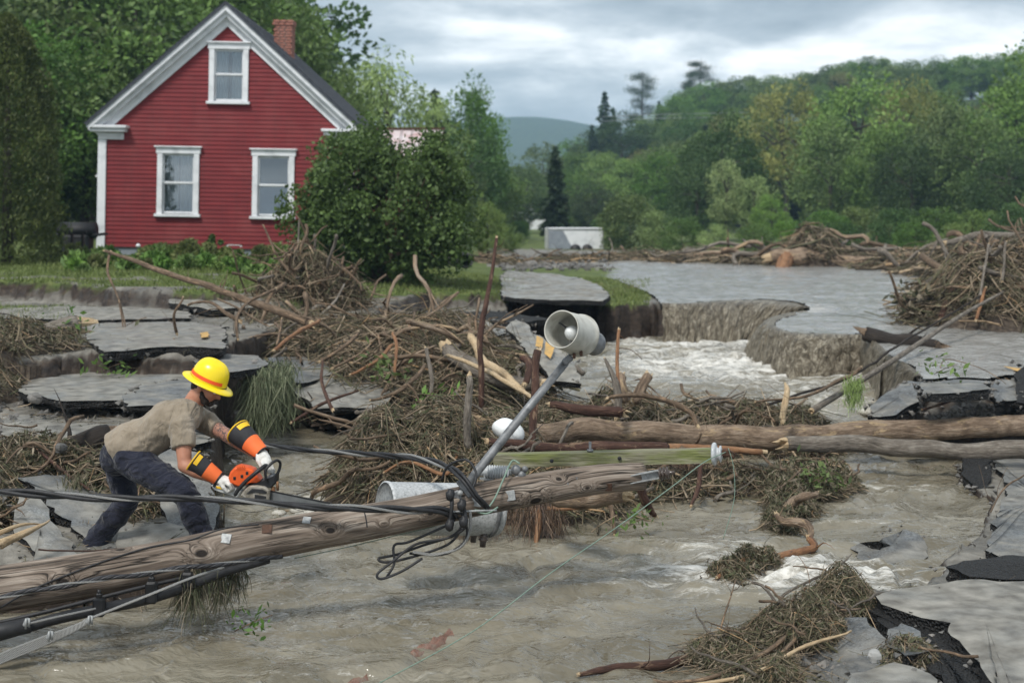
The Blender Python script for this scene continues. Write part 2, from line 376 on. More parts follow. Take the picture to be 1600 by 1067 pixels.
# --- house
def siding():
    t = NT('red_clapboard_paint'); v = t.obj()
    f = t.noise(t.map(v, (.6, 1, 3)), 2.2, 5, .6); st = t.noise(t.map(v, (12, 12, .8)), 1, 5, .6)
    c = t.ramp(f, [(.3, (.135, .010, .013)), (.55, (.175, .014, .017)), (.75, (.205, .020, .022))])
    c = t.mix(t.rng(st, .5, .75, 0, .5), c, (.10, .012, .012)); c = t.mix(t.rng(t.noise(v, .9, 5, .6), .5, .75, 0, .35), c, (.26, .07, .065))
    return t.done(t.bsdf(c, .6, t.bump(t.noise(t.map(v, (2, 2, 30)), 4, 4), .15, .004), **{'Specular IOR Level': .3}))
M['siding'] = siding()
M['white'] = simple('white_trim_paint', [(.50, .52, .54), (.68, .70, .72), (.74, .75, .77)], 3, .55, .1, .003)
M['foundation'] = simple('grey_foundation', [(.17, .19, .22), (.27, .30, .34)], 5, .85, .3, .01)
M['shingle'] = simple('slate_grey_shingles', [(.03, .035, .045), (.065, .07, .085)], 9, .8, .5, .01)
M['tin'] = simple('rusting_tin_roof', [(.62, .58, .58), (.55, .46, .46), (.35, .12, .10)], 1.6, .5, .1, .004, stretch=(1, 1, .3))
M['brick'] = simple('chimney_brick', [(.16, .06, .045), (.30, .12, .085), (.36, .20, .16)], 6, .9, .4, .006)
M['mortar'] = simple('mortar', [(.22, .20, .18), (.33, .31, .28)], 12, .95, .3, .004)
M['curtain'] = simple('lace_curtain', [(.36, .38, .40), (.60, .62, .64)], 5, .9, .1, .01, stretch=(9, 1, .7))
M['pane_reflection'] = simple('blue_grey_reflection', [(.20, .25, .36), (.30, .36, .48)], 2, .8, .1, .01)  # blue-grey glass reflection put into the colour of a sheet
M['inner_shade'] = simple('interior_shade_tone', [(.012, .013, .015), (.03, .032, .036)], 2, .9, .1, .01)  # near-black colour stands in for shade inside rooms and the pipe
def glass():
    t = NT('window_glass'); g = t.n('ShaderNodeBsdfGlossy', {'Color': (.9, .95, 1, 1), 'Roughness': .03}).outputs[0]; tr = t.n('ShaderNodeBsdfTransparent', {'Color': (.82, .88, .9, 1)}).outputs[0]
    fr = t.n('ShaderNodeFresnel', {'IOR': 1.5}).outputs[0]
    return t.done(t.n('ShaderNodeMixShader', {0: t.math('ADD', fr, .12), 1: tr, 2: g}).outputs[0])
M['glass'] = glass()
M['black_cloth'] = simple('black_grill_cover', [(.006, .006, .007), (.02, .02, .022)], 6, .6, .4, .02)
# --- ground materials
def asphalt(name, base, mud=.5, wet=.35):
    t = NT(name); v = t.pos(); agg = t.voro(v, 85, out='Color'); g = t.n('ShaderNodeSeparateColor', {0: agg}).outputs[0]
    c = t.mix(t.rng(g, .0, 1, 0, .75), tuple(q * .7 for q in base), tuple(min(1, q * 2.4) for q in base)); c = t.mix(t.rng(t.noise(v, 1.7, 6, .65, .8), .5, .62, 0, .7), c, tuple(q * .45 for q in base)); ckk = t.rng(t.voro(t.vmath('ADD', v, t.vmath('SCALE', t.noise(v, 6, 4, .6, 0, False), .25)), 2.1, 'DISTANCE_TO_EDGE'), .0, .012, 1, 0); c = t.mix(t.math('MULTIPLY', ckk, t.rng(t.noise(v, 1.1, 2), .45, .55)), c, (.01, .01, .01))
    m = t.rng(t.noise(v, 2.6, 6, .6, .5), .5 - mud * .3, .75 - mud * .3)
    c = t.mix(m, c, t.ramp(t.noise(v, 7, 5), [(.3, (.10, .092, .078)), (.5, (.20, .19, .165)), (.7, (.30, .285, .25))]))
    r = t.rng(t.noise(v, 3.1, 4), .4, .6, wet, .8)
    return t.done(t.bsdf(c, r, t.bump(t.math('ADD', t.voro(v, 85), t.noise(v, 240, 2)), .35, .006), **{'Specular IOR Level': .45}))
M['asphalt'] = asphalt('asphalt_top', (.085, .09, .092), .35)
M['asphalt_muddy'] = asphalt('mud_coated_asphalt', (.10, .10, .095), .95, .25)
M['asphalt_silt'] = asphalt('silt_buried_asphalt', (.20, .19, .16), 1.3, .4)
M['asphalt_pale'] = asphalt('silt_washed_asphalt', (.145, .15, .148), .75, .3)
def broken():
    t = NT('broken_asphalt_face'); v = t.pos(); a = t.voro(v, 55); c = t.ramp(t.noise(v, 45, 5, .7), [(.35, (.006, .006, .006)), (.6, (.02, .019, .018)), (.8, (.075, .07, .062))])
    return t.done(t.bsdf(c, .7, t.bump(t.math('ADD', a, t.noise(v, 30, 5)), 1.0, .03), **{'Specular IOR Level': .4}))
M['broken'] = broken()
M['paint_yellow'] = simple('yellow_road_paint', [(.34, .24, .11), (.62, .36, .10)], 14, .7, .3, .004, coord='pos')
M['stone'] = simple('wet_stones', [(.05, .048, .045), (.13, .125, .115), (.24, .22, .20)], 5, .6, .5, .02, coord='pos')
M['concrete'] = simple('concrete', [(.25, .25, .24), (.42, .41, .39)], 6, .85, .3, .01)
def ground_mat():
    t = NT('ground_surface'); v = t.pos(); gr = t.attr('grass', True); nz = t.n('ShaderNodeSeparateXYZ', {0: t.n('ShaderNodeNewGeometry').outputs['Normal']}).outputs[2]
    n1 = t.noise(v, 1.2, 7, .62, .5); n2 = t.noise(v, 9, 6, .65)
    mud = t.ramp(t.math('ADD', t.math('MULTIPLY', n1, .6), t.math('MULTIPLY', n2, .4)), [(.32, (.055, .05, .043)), (.47, (.14, .13, .11)), (.58, (.24, .225, .195)), (.7, (.34, .32, .285))])
    gc = t.ramp(t.noise(v, 2.5, 6, .65), [(.3, (.045, .06, .018)), (.5, (.085, .12, .03)), (.7, (.15, .17, .055))])
    gmask = t.rng(t.math('ADD', gr, t.math('MULTIPLY', t.math('SUBTRACT', n2, .5), .8)), .4, .6)
    c = t.mix(gmask, mud, gc)
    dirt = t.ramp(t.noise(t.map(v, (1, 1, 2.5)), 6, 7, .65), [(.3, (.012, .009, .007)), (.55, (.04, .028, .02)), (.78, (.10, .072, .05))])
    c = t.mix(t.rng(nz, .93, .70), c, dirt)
    rough = t.mix(gmask, t.rng(n1, .4, .6, .35, .8), .9)
    h = t.math('ADD', t.math('MULTIPLY', n2, 1.), t.math('MULTIPLY', t.noise(v, 60, 4, .7), .3))
    return t.done(t.bsdf(c, rough, t.bump(h, .7, .05), **{'Specular IOR Level': .35}))
M['ground'] = ground_mat()
M['forest_floor'] = simple('wooded_hillside', [(.018, .03, .012), (.035, .055, .02), (.06, .09, .03)], .25, .95, 1., .6, coord='pos')
def water_mat(name, deep, silt, foamc, rough=.12, rip=18., bs=.25, ior=1.33):
    t = NT(name); v = t.pos(); fo = t.attr('foam', True)
    w1 = t.noise(t.map(v, (1, 1.6, 1), rot=(0, 0, .5)), rip * .30, 3, .5, .8); w2 = t.noise(t.map(v, (1, 1.8, 1), rot=(0, 0, .5)), rip * .9, 3, .5, .8); w3 = t.noise(v, rip * 2.4, 2, .5, .5)
    c = t.mix(t.rng(t.noise(t.map(v, (.7, 1.2, 1), rot=(0, 0, .5)), 1.1, 5, .6, 1.0), .35, .65), deep, silt)
    br = t.noise(t.map(v, (.45, 1.9, 1), rot=(0, 0, .15)), 5, 8, .66, 1.0)
    br2 = t.noise(t.map(v, (.6, 1.6, 1), rot=(0, 0, .3)), 21, 5, .7, 1.2)
    fm = t.rng(t.math('ADD', fo, t.math('MULTIPLY', t.math('SUBTRACT', t.math('ADD', t.math('MULTIPLY', br, .6), t.math('MULTIPLY', br2, .4)), .5), 3.6)), .45, 1.1)
    c = t.mix(fm, c, foamc); r = t.mix(fm, rough, .6)
    h = t.math('ADD', t.math('MULTIPLY', w1, 1.), t.math('ADD', t.math('MULTIPLY', w2, .38), t.math('MULTIPLY', w3, .07)))
    return t.done(t.bsdf(c, r, t.bump(h, bs, .12), **{'IOR': ior, 'Specular IOR Level': .5}))
M['water'] = water_mat('silty_water', (.120, .104, .071), (.225, .204, .155), (.66, .645, .60), .05, 11., .45, 1.5)
M['water_up'] = water_mat('shallow_silty_water', (.20, .195, .18), (.30, .295, .275), (.52, .50, .46), .12, 12., .38, 1.45)
def fall_mat():
    t = NT('falling_muddy_water'); v = t.attr('tc'); s = t.map(v, (1, 1, .28))
    n = t.noise(t.map(v, (1, 1, .55)), 15, 6, .7, .8); n2 = t.noise(t.map(v, (1, 1, .7)), 42, 4, .65, .6)
    f = t.math('ADD', t.math('MULTIPLY', n, .65), t.math('MULTIPLY', n2, .35))
    c = t.ramp(f, [(.38, (.035, .027, .017)), (.48, (.12, .10, .070)), (.56, (.25, .22, .165)), (.66, (.46, .43, .36))])
    return t.done(t.bsdf(c, .35, t.bump(f, .9, .08), **{'IOR': 1.33}))
M['fall'] = fall_mat()
# --- utility pole wood
def polewood(name, knots, cols, axis_s=1.0):
    t = NT(name); v = t.attr('tc'); vo = t.obj()
    ksum = None; grain_off = None
    for (kx, ky, kz, kr) in knots:
        d = t.vmath('DISTANCE', t.map(vo, (.55, 1, 1), (-kx * .55, -ky, -kz)), (0, 0, 0))
        e = t.math('MULTIPLY', d, 1 / kr); g = t.math('POWER', 2.718, t.math('MULTIPLY', t.math('MULTIPLY', e, e), -1.0))
        ksum = g if ksum is None else t.math('MAXIMUM', ksum, g)
    s = t.n('ShaderNodeSeparateXYZ', {0: v})
    warp = t.math('MULTIPLY', ksum, .09) if ksum is not None else 0.0
    vv = t.n('ShaderNodeCombineXYZ', {'X': t.math('ADD', s.outputs[0], warp), 'Y': t.math('ADD', s.outputs[1], warp), 'Z': s.outputs[2]}).outputs[0]
    g1 = t.noise(t.map(vv, (26, 26, 1.4)), 1, 7, .62, .8); g2 = t.noise(t.map(vv, (90, 90, 3)), 1, 5, .6, .3); bl = t.noise(t.map(v, (2, 2, .9)), 1.4, 4, .6)
    f = t.math('ADD', t.math('ADD', t.math('MULTIPLY', g1, .5), t.math('MULTIPLY', g2, .28)), t.math('MULTIPLY', bl, .32))
    c = t.ramp(f, [(.40 + .26 * i / (len(cols) - 1), q) for i, q in enumerate(cols)])
    ck = t.noise(t.map(vv, (11, 11, .42)), 1, 3, .5, .5); crack = t.rng(t.math('ABSOLUTE', t.math('SUBTRACT', ck, .5)), .0, .020, 1, 0)
    crack = t.math('MULTIPLY', crack, t.rng(t.noise(t.map(v, (4, 4, 1.3), (3, 1, 7)), 1, 2), .42, .5)); ck2 = t.noise(t.map(vv, (34, 34, 1.1), (5, 5, 5)), 1, 3, .5, .3); crack = t.math('MAXIMUM', crack, t.math('MULTIPLY', t.rng(t.math('ABSOLUTE', t.math('SUBTRACT', ck2, .5)), 0, .022, .8, 0), t.rng(t.noise(t.map(v, (7, 7, 2)), 1, 2), .48, .58)))
    c = t.mix(t.math('MULTIPLY', crack, .95), c, (.012, .009, .007))
    if ksum is not None:
        rings = t.math('SINE', t.math('ADD', t.math('MULTIPLY', ksum, 26.), t.math('MULTIPLY', g1, 9.))); ringm = t.math('MULTIPLY', t.rng(rings, .2, .9), t.rng(ksum, .12, .4))
        c = t.mix(t.math('MULTIPLY', ringm, .32), c, (.05, .035, .026)); c = t.mix(t.rng(ksum, .72, .86), c, (.018, .013, .010))
    h = t.math('SUBTRACT', t.math('ADD', t.math('MULTIPLY', g1, .6), t.math('MULTIPLY', g2, .4)), t.math('MULTIPLY', crack, 1.6))
    return t.done(t.bsdf(c, .78, t.bump(h, .7, .012), **{'Specular IOR Level': .3}))
M['crossarm'] = polewood('mossy_crossarm_wood', [(9, 9, 9, .01)], [(.045, .045, .028), (.13, .135, .08), (.25, .25, .165), (.33, .31, .23)])
def moss():
    t = NT('mossy_timber'); v = t.obj(); g1 = t.noise(t.map(v, (1.2, 26, 26)), 1, 7, .6, .5); g2 = t.noise(t.map(v, (3, 90, 90)), 1, 4)
    mo = t.noise(t.map(v, (2.5, 9, 9)), 1.2, 6, .65)
    c = t.ramp(t.math('ADD', t.math('MULTIPLY', g1, .65), t.math('MULTIPLY', g2, .35)), [(.35, (.06, .055, .035)), (.5, (.20, .19, .13)), (.68, (.34, .32, .25))])
    c = t.mix(t.rng(mo, .42, .62, 0, .8), c, t.ramp(g2, [(.3, (.07, .09, .018)), (.7, (.20, .23, .06))]))
    return t.done(t.bsdf(c, .8, t.bump(t.math('ADD', g1, g2), .6, .008), **{'Specular IOR Level': .3}))
M['crossarm'] = moss()
# --- man
def cloth(name, cols, sc=3, wr=.5, str_=(1, 1, 1), rough=.85, spots=None):
    t = NT(name); v = t.pos(); f = t.noise(v, sc * 2, 5, .6); c = t.ramp(f, [(.3 + .4 * i / (len(cols) - 1), q) for i, q in enumerate(cols)])
    if spots: c = t.mix(t.rng(t.voro(v, 16), .06, .03), c, spots)
    w1 = t.noise(t.map(v, str_), sc * 3, 3, .5, 1.2); w2 = t.noise(v, 400, 2)
    return t.done(t.bsdf(c, rough, t.bump(t.math('ADD', w1, t.math('MULTIPLY', w2, .04)), wr, .05), **{'Specular IOR Level': .2, 'Sheen Weight': .15}))
M['shirt'] = cloth('khaki_shirt', [(.19, .155, .11), (.265, .22, .165), (.315, .265, .205)], 2.6, .75, (1.6, 1, .7))
M['trousers'] = cloth('navy_work_trousers', [(.008, .009, .017), (.015, .017, .030), (.026, .028, .045)], 3, .9, (1, 1, 1.6))
M['skin'] = simple('sunburnt_skin', [(.30, .125, .075), (.40, .18, .11), (.46, .23, .15)], 7, .5, .15, .004, coord='pos', spec=.4)
def tattoo():
    t = NT('tattooed_skin'); v = t.pos(); n = t.noise(v, 26, 3, .5, 2.5); l = t.rng(t.math('ABSOLUTE', t.math('SUBTRACT', n, .5)), .012, .05, 1, 0)
    l2 = t.rng(t.noise(v, 34, 3, .5, 1.), .56, .62, 0, .8)
    c = t.mix(t.math('MAXIMUM', l, l2), (.42, .21, .145), (.045, .045, .05)); return t.done(t.bsdf(c, .5))
M['tattoo'] = tattoo()
M['hair'] = simple('dark_beard_hair', [(.010, .007, .005), (.03, .02, .014)], 60, .7, .8, .006, coord='pos')
M['helmet'] = simple('yellow_hard_hat', [(.80, .60, .006), (.86, .66, .01)], 6, .28, .03, .003, spec=.5)
M['orange'] = simple('orange_fabric', [(.70, .13, .03), (.84, .17, .04)], 9, .7, .3, .006, coord='pos')
M['saw_orange'] = simple('orange_saw_plastic', [(.60, .085, .012), (.78, .115, .02)], 14, .4, .1, .003, coord='pos')
M['cuff_black'] = simple('black_gauntlet_cuff', [(.012, .012, .014), (.03, .03, .033)], 9, .75, .4, .006, coord='pos')
M['yellow_trim'] = simple('yellow_binding', [(.65, .38, .015), (.80, .50, .02)], 9, .6, .2, .003, coord='pos')
M['glove'] = simple('white_leather_glove', [(.40, .38, .34), (.60, .585, .55), (.68, .67, .64)], 20, .8, .6, .01, coord='pos')
M['saw_metal'] = simple('dirty_saw_casting', [(.12, .10, .07), (.34, .31, .26), (.48, .46, .42)], 22, .45, .3, .003, coord='pos', metal=.3)
M['saw_white'] = simple('pale_grey_saw_plastic', [(.42, .43, .42), (.58, .59, .58)], 16, .45, .1, .003, coord='pos')
M['bar'] = simple('saw_bar_steel', [(.14, .15, .15), (.27, .28, .28)], 10, .4, .15, .002, coord='pos', metal=.5)
M['red_tape'] = simple('orange_helmet_stripe', [(.75, .07, .01), (.82, .10, .02)], 9, .6, .1, .002)
M['foamball'] = simple('chalky_white_paint', [(.45, .47, .47), (.70, .72, .72), (.78, .80, .80)], 12, .7, .5, .006, coord='pos')
# ------------------------------------------------------------------ land
def inpoly(x, y, poly):
    ins = np.zeros(x.shape, bool); n = len(poly)
    for i in range(n):
        x1, y1 = poly[i]; x2, y2 = poly[(i + 1) % n]
        c = ((y1 > y) != (y2 > y)); 
        if y1 == y2: continue
        ins ^= c & (x < (x2 - x1) * (y - y1) / (y2 - y1) + x1)
    return ins
def plan(lst): return [(G(a, b, z).x, G(a, b, z).y) for a, b, z in lst]
LIPA = [(1032, 474, .97), (1065, 475, .97), (1100, 473, .97), (1150, 470, .97), (1200, 470, .965), (1240, 474, .95), (1264, 483, .94)]
LIPB = [(1262, 487, .93), (1228, 494, .92), (1208, 503, .91), (1212, 513, .89), (1240, 521, .87), (1300, 523, .87), (1356, 524, .86)]
E1 = [(-1300, 440, 1.45), (0, 438, 1.45), (110, 446, 1.42), (200, 455, 1.4), (300, 462, 1.35), (400, 470, 1.3), (470, 475, 1.25), (560, 468, 1.15), (680, 464, 1.05), (790, 462, 1.03), (880, 470, 1.0), (960, 474, .98)] + \
     [(a + (3 if b < 480 else 10), b - 4, z) for a, b, z in LIPA] + [(a + 16, b - 6, z) for a, b, z in LIPB] + [(1372, 540, .84), (1395, 556, .82), (1420, 566, .80), (1445, 594, .76), (1545, 596, .75), (1600, 590, .75), (2900, 600, .75)]
UP = plan(E1) + [(400, 700), (-400, 700)]
T1B = plan([(335, 650, .35), (360, 655, .3), (430, 650, .3), (520, 640, .3), (640, 632, .3), (760, 610, .35), (800, 560, .4), (800, 470, .6), (300, 470, .6)])
T1 = plan([(-1300, 565, 1.08), (0, 565, 1.08), (60, 560, 1.08), (130, 548, 1.08), (240, 553, 1.08), (350, 552, 1.08), (372, 535, 1.08), (420, 522, 1.05), (520, 512, 1.0), (580, 500, 1.0), (640, 480, 1.0), (700, 430, 1.0)]) + [(-60, 40)]
T2 = plan([(-1300, 700, .62), (60, 690, .62), (180, 680, .62), (290, 672, .62), (335, 650, .62), (352, 620, .68), (365, 585, .74), (400, 566, .75), (520, 560, .7), (600, 552, .6), (700, 545, .5), (790, 520, .5), (800, 460, .8)]) + [(-60, 40)]
T3 = plan([(-1300, 930, .2), (0, 905, .22), (100, 890, .25), (300, 868, .28), (333, 800, .3), (337, 720, .35), (342, 680, .4), (350, 650, .5), (365, 600, .6)]) + [(-60, 40)]
T4 = plan([(1478, 716, .10), (1535, 770, .09), (1510, 840, .09), (1470, 885, .08), (1352, 920, .08), (1270, 980, .08), (1225, 1067, .05), (1215, 1250, .05), (3200, 1250, .1), (2900, 716, .12)])
T5 = plan([(1362, 655, .2), (1400, 640, .3), (1450, 625, .4), (2900, 615, .5), (2900, 716, .1), (1478, 712, .08)])
def interp2(px, D, pxs, Ds, Z):
    Z = np.array(Z, float); i = np.clip(np.searchsorted(pxs, px) - 1, 0, len(pxs) - 2); j = np.clip(np.searchsorted(Ds, D) - 1, 0, len(Ds) - 2)
    pxs = np.array(pxs, float); Ds = np.array(Ds, float)
    a = np.clip((px - pxs[i]) / (pxs[i + 1] - pxs[i]), 0, 1); b = np.clip((D - Ds[j]) / (Ds[j + 1] - Ds[j]), 0, 1)
    return (Z[i, j] * (1 - a) + Z[i + 1, j] * a) * (1 - b) + (Z[i, j + 1] * (1 - a) + Z[i + 1, j + 1] * a) * b
def zup_water(px, D): return np.interp(D, [15, 20, 25, 60], [.745, .87, .97, .97])
def z_upper(px, D):
    Z = [[1.45, 1.45, 1.47, 1.54, 1.6, 1.9, 2.2, 2.5], [1.40, 1.42, 1.45, 1.53, 1.6, 1.8, 2.0, 2.2], [1.10, 1.12, 1.30, 1.50, 1.5, 1.5, 1.3, 1.2], [1.02, 1.03, 1.06, 1.02, 1.0, .9, .7, .7], [.95, .97, .97, .99, 1.0, .9, .6, .6]]
    return interp2(px, D, [0, 350, 560, 780, 940], [20, 23, 28, 34.7, 40, 50, 75, 300], Z)
def zland(x, y):
    """height of the land and the grass share"""
    x = np.asarray(x, float); y = np.asarray(y, float)
    px = 800 + x / y * F
    wx = x + .16 * fbm(x * 1.6, y * 1.6, 3, 5) + .05 * fbm(x * 7, y * 7, 2, 6); wy = y + .22 * fbm(x * 1.4, y * 1.4, 3, 15) + .05 * fbm(x * 6, y * 6, 2, 16)
    lk = np.where((px > 1015) & (y > 14.5), .22, 1.); wx = x + (wx - x) * lk; wy = y + (wy - y) * lk
    z = np.interp(y, [6, 14, 17, 26], [-.45, -.4, -.15, .0]) + .08 * fbm(x, y, 3, 1)
    g = np.zeros_like(z); rough = fbm(x * 2.2, y * 2.2, 5, 2)
    m = inpoly(wx, wy, T1B); z = np.where(m, np.interp(y, [14.3, 16, 18], [.16, .32, .5]) + .07 * rough, z)
    m = inpoly(wx, wy, T3); z = np.where(m, np.interp(y, [9.3, 10.2, 12.5, 14], [.16, .27, .50, .6]) + .10 * rough, z)
    m = inpoly(wx, wy, T2); z = np.where(m, np.interp(y, [12, 14, 18], [.60, .74, .80]) + .05 * rough, z)
    m = inpoly(wx, wy, T5); z = np.where(m, np.maximum(z, np.interp(y, [12.5, 14.3, 15.6, 17], [.02, .26, .52, .6]) + .09 * rough), z)
    m = inpoly(wx, wy, T4); z = np.where(m, .085 + .05 * rough, z)
    m = inpoly(wx, wy, T1); z = np.where(m, np.interp(y, [15, 20, 24], [1.06, 1.10, 1.15]) + .035 * rough, z)
    g = np.where(m & (px < 105) & (y > 18.3) & (y < 22), 1., g)
    up = inpoly(wx, wy, UP); zu = z_upper(px, y) + .03 * rough
    # river bed under the flooded road on the right
    wet = np.interp(px, [930, 1040], [0, 1]) * np.interp(y, [40, 46], [1, 0]); edge = np.interp(px, [1290, 1420], [0, .0])
    zu = zu * (1 - wet) + (zup_water(px, y) - .06 + .02 * rough) * wet
    zu = zu + np.interp(y, [43, 50, 60], [0, .12, 0]) * np.interp(px, [750, 850], [0, 1]) * (1 + rough)
    g = np.where(up, np.interp(px, [990, 1040], [1, 0]), g)
    g = g - np.where(up & (px < 1030) & (y < 27), .75 * np.clip(fbm(x * 1.1, y * 1.6, 3, 66) * 2.6 + np.interp(y, [22, 26], [.35, -.5]), 0, 1), 0)
    g = np.where(up & (y > 40) & (px > 760), np.interp(y, [40, 62, 75], [-.3, -.2, .9]), g)
    z = np.where(up, zu, z)
    return z, g
def zl(x, y): return float(zland(np.array([x]), np.array([y]))[0][0])
def gridmesh(rows, cols, W):
    Y = np.repeat(rows[:, None], len(cols), 1); X = cols[None, :] * W(rows)[:, None]
    return X, Y
def gridfaces(nr, nc):
    a = (np.arange(nr - 1)[:, None] * nc + np.arange(nc - 1)[None, :]).ravel(); return np.stack([a, a + 1, a + nc + 1, a + nc], 1)
rows = np.concatenate([np.geomspace(4.2, 48, 400), np.geomspace(49, 700, 46)[0:]])
cols = np.linspace(-1, 1, 680); cols = np.sign(cols) * np.abs(cols) ** 1.15
X, Y = gridmesh(rows, cols, lambda d: 3.0 + .56 * d)
Z, GR = zland(X.ravel(), Y.ravel())
Zg = Z.reshape(X.shape); Zs = Zg.copy()
for _ in range(2):
    Zp = np.pad(Zs, 1, mode='edge'); Zs = (Zp[:-2, 1:-1] + Zp[2:, 1:-1] + Zp[1:-1, :-2] + Zp[1:-1, 2:] + Zp[1:-1, 1:-1] * 2) / 6
gx = np.abs(np.gradient(Zs, axis=0)) + np.abs(np.gradient(Zs, axis=1)); steep = np.clip(gx * 9, 0, 1)
Zs = Zs + steep * .10 * fbm(X * 9, Y * 9, 4, 77); X = X + steep * .06 * fbm(X * 7, Y * 7 + Zs * 9, 3, 78); Y = Y + steep * .10 * fbm(X * 5, Zs * 9 + Y * 5, 3, 79); Z = Zs.ravel()
o = fast_mesh('ground', np.stack([X.ravel(), Y.ravel(), Z], 1), gridfaces(len(rows), len(cols)), M['ground'], {'grass': GR}, smooth=True); tag(o, kind='structure')
far = MB(); far.add([(-3000, 690, .5), (3000, 690, .5), (3000, 5000, .5), (-3000, 5000, .5), (-3000, 300, .4), (-395, 300, .4), (-395, 690, .45), (395, 300, .4), (3000, 300, .4), (395, 690, .45)], [(0, 1, 2, 3), (4, 5, 6, 0), (7, 8, 1, 9)], smooth=False)
tag(far.build('distant_land', M['forest_floor']), kind='structure')

# hillside on the right, low slope behind the house, blue mountain
SKYX = [820, 900, 1000, 1080, 1150, 1230, 1300, 1350, 1450, 1500, 1600, 2400]; SKYY = [290, 240, 178, 138, 122, 124, 110, 95, 98, 92, 80, 20]
def hill_z(x, y):
    px = 800 + x / y * F; s = np.interp(px, SKYX, SKYY); ridge = 2.6 + (HOR - s) / F * 260 - 8.5
    t = np.clip((y - 112) / 148., 0, 1); t = t * t * (3 - 2 * t)
    return np.where(px > 800, .3 + (ridge - .3) * t * np.clip((px - 800) / 100, 0, 1), .1) + .5 * fbm(x * .05, y * .05, 3, 3) * t - .3 * (1 - t)
def sheet(name, d0, d1, nd, p0, p1, npx, fz, mat):
    D = np.geomspace(d0, d1, nd); p = np.linspace(p0, p1, npx); Y = np.repeat(D[:, None], npx, 1); X = (p[None, :] - 800) / F * Y
    o = fast_mesh(name, np.stack([X.ravel(), Y.ravel(), fz(X.ravel(), Y.ravel())], 1), gridfaces(nd, npx), mat, smooth=True); tag(o, kind='structure'); return o
sheet('hillside', 110, 430, 60, 790, 2500, 90, hill_z, M['forest_floor'])
def lhill_z(x, y):
    px = 800 + x / y * F; t = np.clip((y - 62) / 60, 0, 1); t = t * t * (3 - 2 * t)
    return 1.2 + t * np.interp(px, [-1800, 0, 350, 560, 660], [18, 12, 9, 4, -.9]) + .4 * fbm(x * .1, y * .1, 3, 8)
sheet('wooded_slope', 58, 150, 30, -1800, 660, 60, lhill_z, M['forest_floor'])
def mtn(x, y):
    px = 800 + x / y * F; pk = 2.6 + (HOR - np.interp(px, [-2500, 300, 620, 740, 800, 850, 900, 960, 1100, 1400, 4000], [150, 190, 200, 190, 185, 187, 194, 205, 190, 170, 150])) / F * 1500
    t = np.clip((y - 900) / 600, 0, 1); return pk * t * t * (3 - 2 * t) + 5 * fbm(x * .012, y * .012, 4, 4) * t
sheet('mountain', 880, 1750, 50, -2500, 4000, 260, mtn, M['forest_floor'])

# ------------------------------------------------------------------ water
def zriver(px, D): return np.interp(D, [4, 14, 15.5, 18.5, 30], [0, 0.01, .10, .31, .33])
def G1(px, py, z): q = G(px, py, z); return q.x, q.y
def spot(x, y, c, rx, ry): return np.exp(-(((x - c[0]) / rx) ** 2 + ((y - c[1]) / ry) ** 2))
rows = np.geomspace(4.2, 26.4, 500); cols = np.linspace(-1, 1, 620)
X, Y = gridmesh(rows, cols, lambda d: 2.4 + .50 * d); X = X.ravel(); Y = Y.ravel(); px = 800 + X / Y * F
turb = .75 * spot(X, Y, G1(1120, 570, .3), 2.3, 2.6) + .35 * spot(X, Y, G1(1300, 640, .2), .9, 1.6) + .85 * spot(X, Y, G1(1230, 905, 0), 1.1, .5) + .45 * spot(X, Y, G1(480, 780, 0), .55, 1.1) + .3 * spot(X, Y, G1(1340, 780, 0), .8, 1.2) + .35 * spot(X, Y, G1(1000, 880, 0), 1.6, .8) + .3 * spot(X, Y, G1(650, 1050, 0), 1., .4)
u = X * .95 + Y * .31; v_ = -X * .31 + Y * .95         # along and across the flow
wx_ = fbm(X * 1.3, Y * 1.3, 3, 37); wy_ = fbm(X * 1.3, Y * 1.3, 3, 38)
wv = .55 * fbm(u * .9 + wx_, v_ * 2.0 + wy_, 3, 31) + .50 * (1 - 2.4 * np.abs(fbm(u * 1.1 + wx_ * 1.4, v_ * 3.6 + wy_ * 1.8, 2, 32))) + .42 * fbm(u * 2.2 + wx_ * 2, v_ * 6.5 + wy_ * 2, 2, 34) + .14 * fbm(X * 6 + wx_ * 3, Y * 12 + wy_ * 3, 2, 33)
amp = .055 * (1 + 1.3 * np.clip(turb, 0, 1)) * np.interp(Y, [4, 12, 18, 26], [1, 1, 1.3, 1.6])
Z = zriver(px, Y) + amp * wv + .05 * np.clip(turb - .3, 0, 1) * np.maximum(0, fbm(X * 2.0, Y * 3.6, 2, 35)) * 1.8
# the river heaps up against the foam lumps, foam follows crests and turbulence
foam = .03 + .80 * turb + .28 * np.clip(wv - .1, 0, 1) + .12 * fbm(u * .7, v_ * 2.5, 4, 36)
foam += .35 * spot(X, Y, G1(1100, 538, .32), 3.4, .6) + .22 * (np.interp(Y, [16, 19], [0, 1]))
foam *= np.interp(px, [500, 760, 900, 1000], [.75, .35, .6, 1.]) * 1.0
LZ, _ = zland(X, Y); Fc = gridfaces(len(rows), len(cols)); keep = (Z[Fc] > LZ[Fc] - .12).any(1); Fc = Fc[keep]
o = fast_mesh('river', np.stack([X, Y, Z], 1), Fc, M['water'], {'foam': foam}, smooth=True); tag(o, kind='structure')
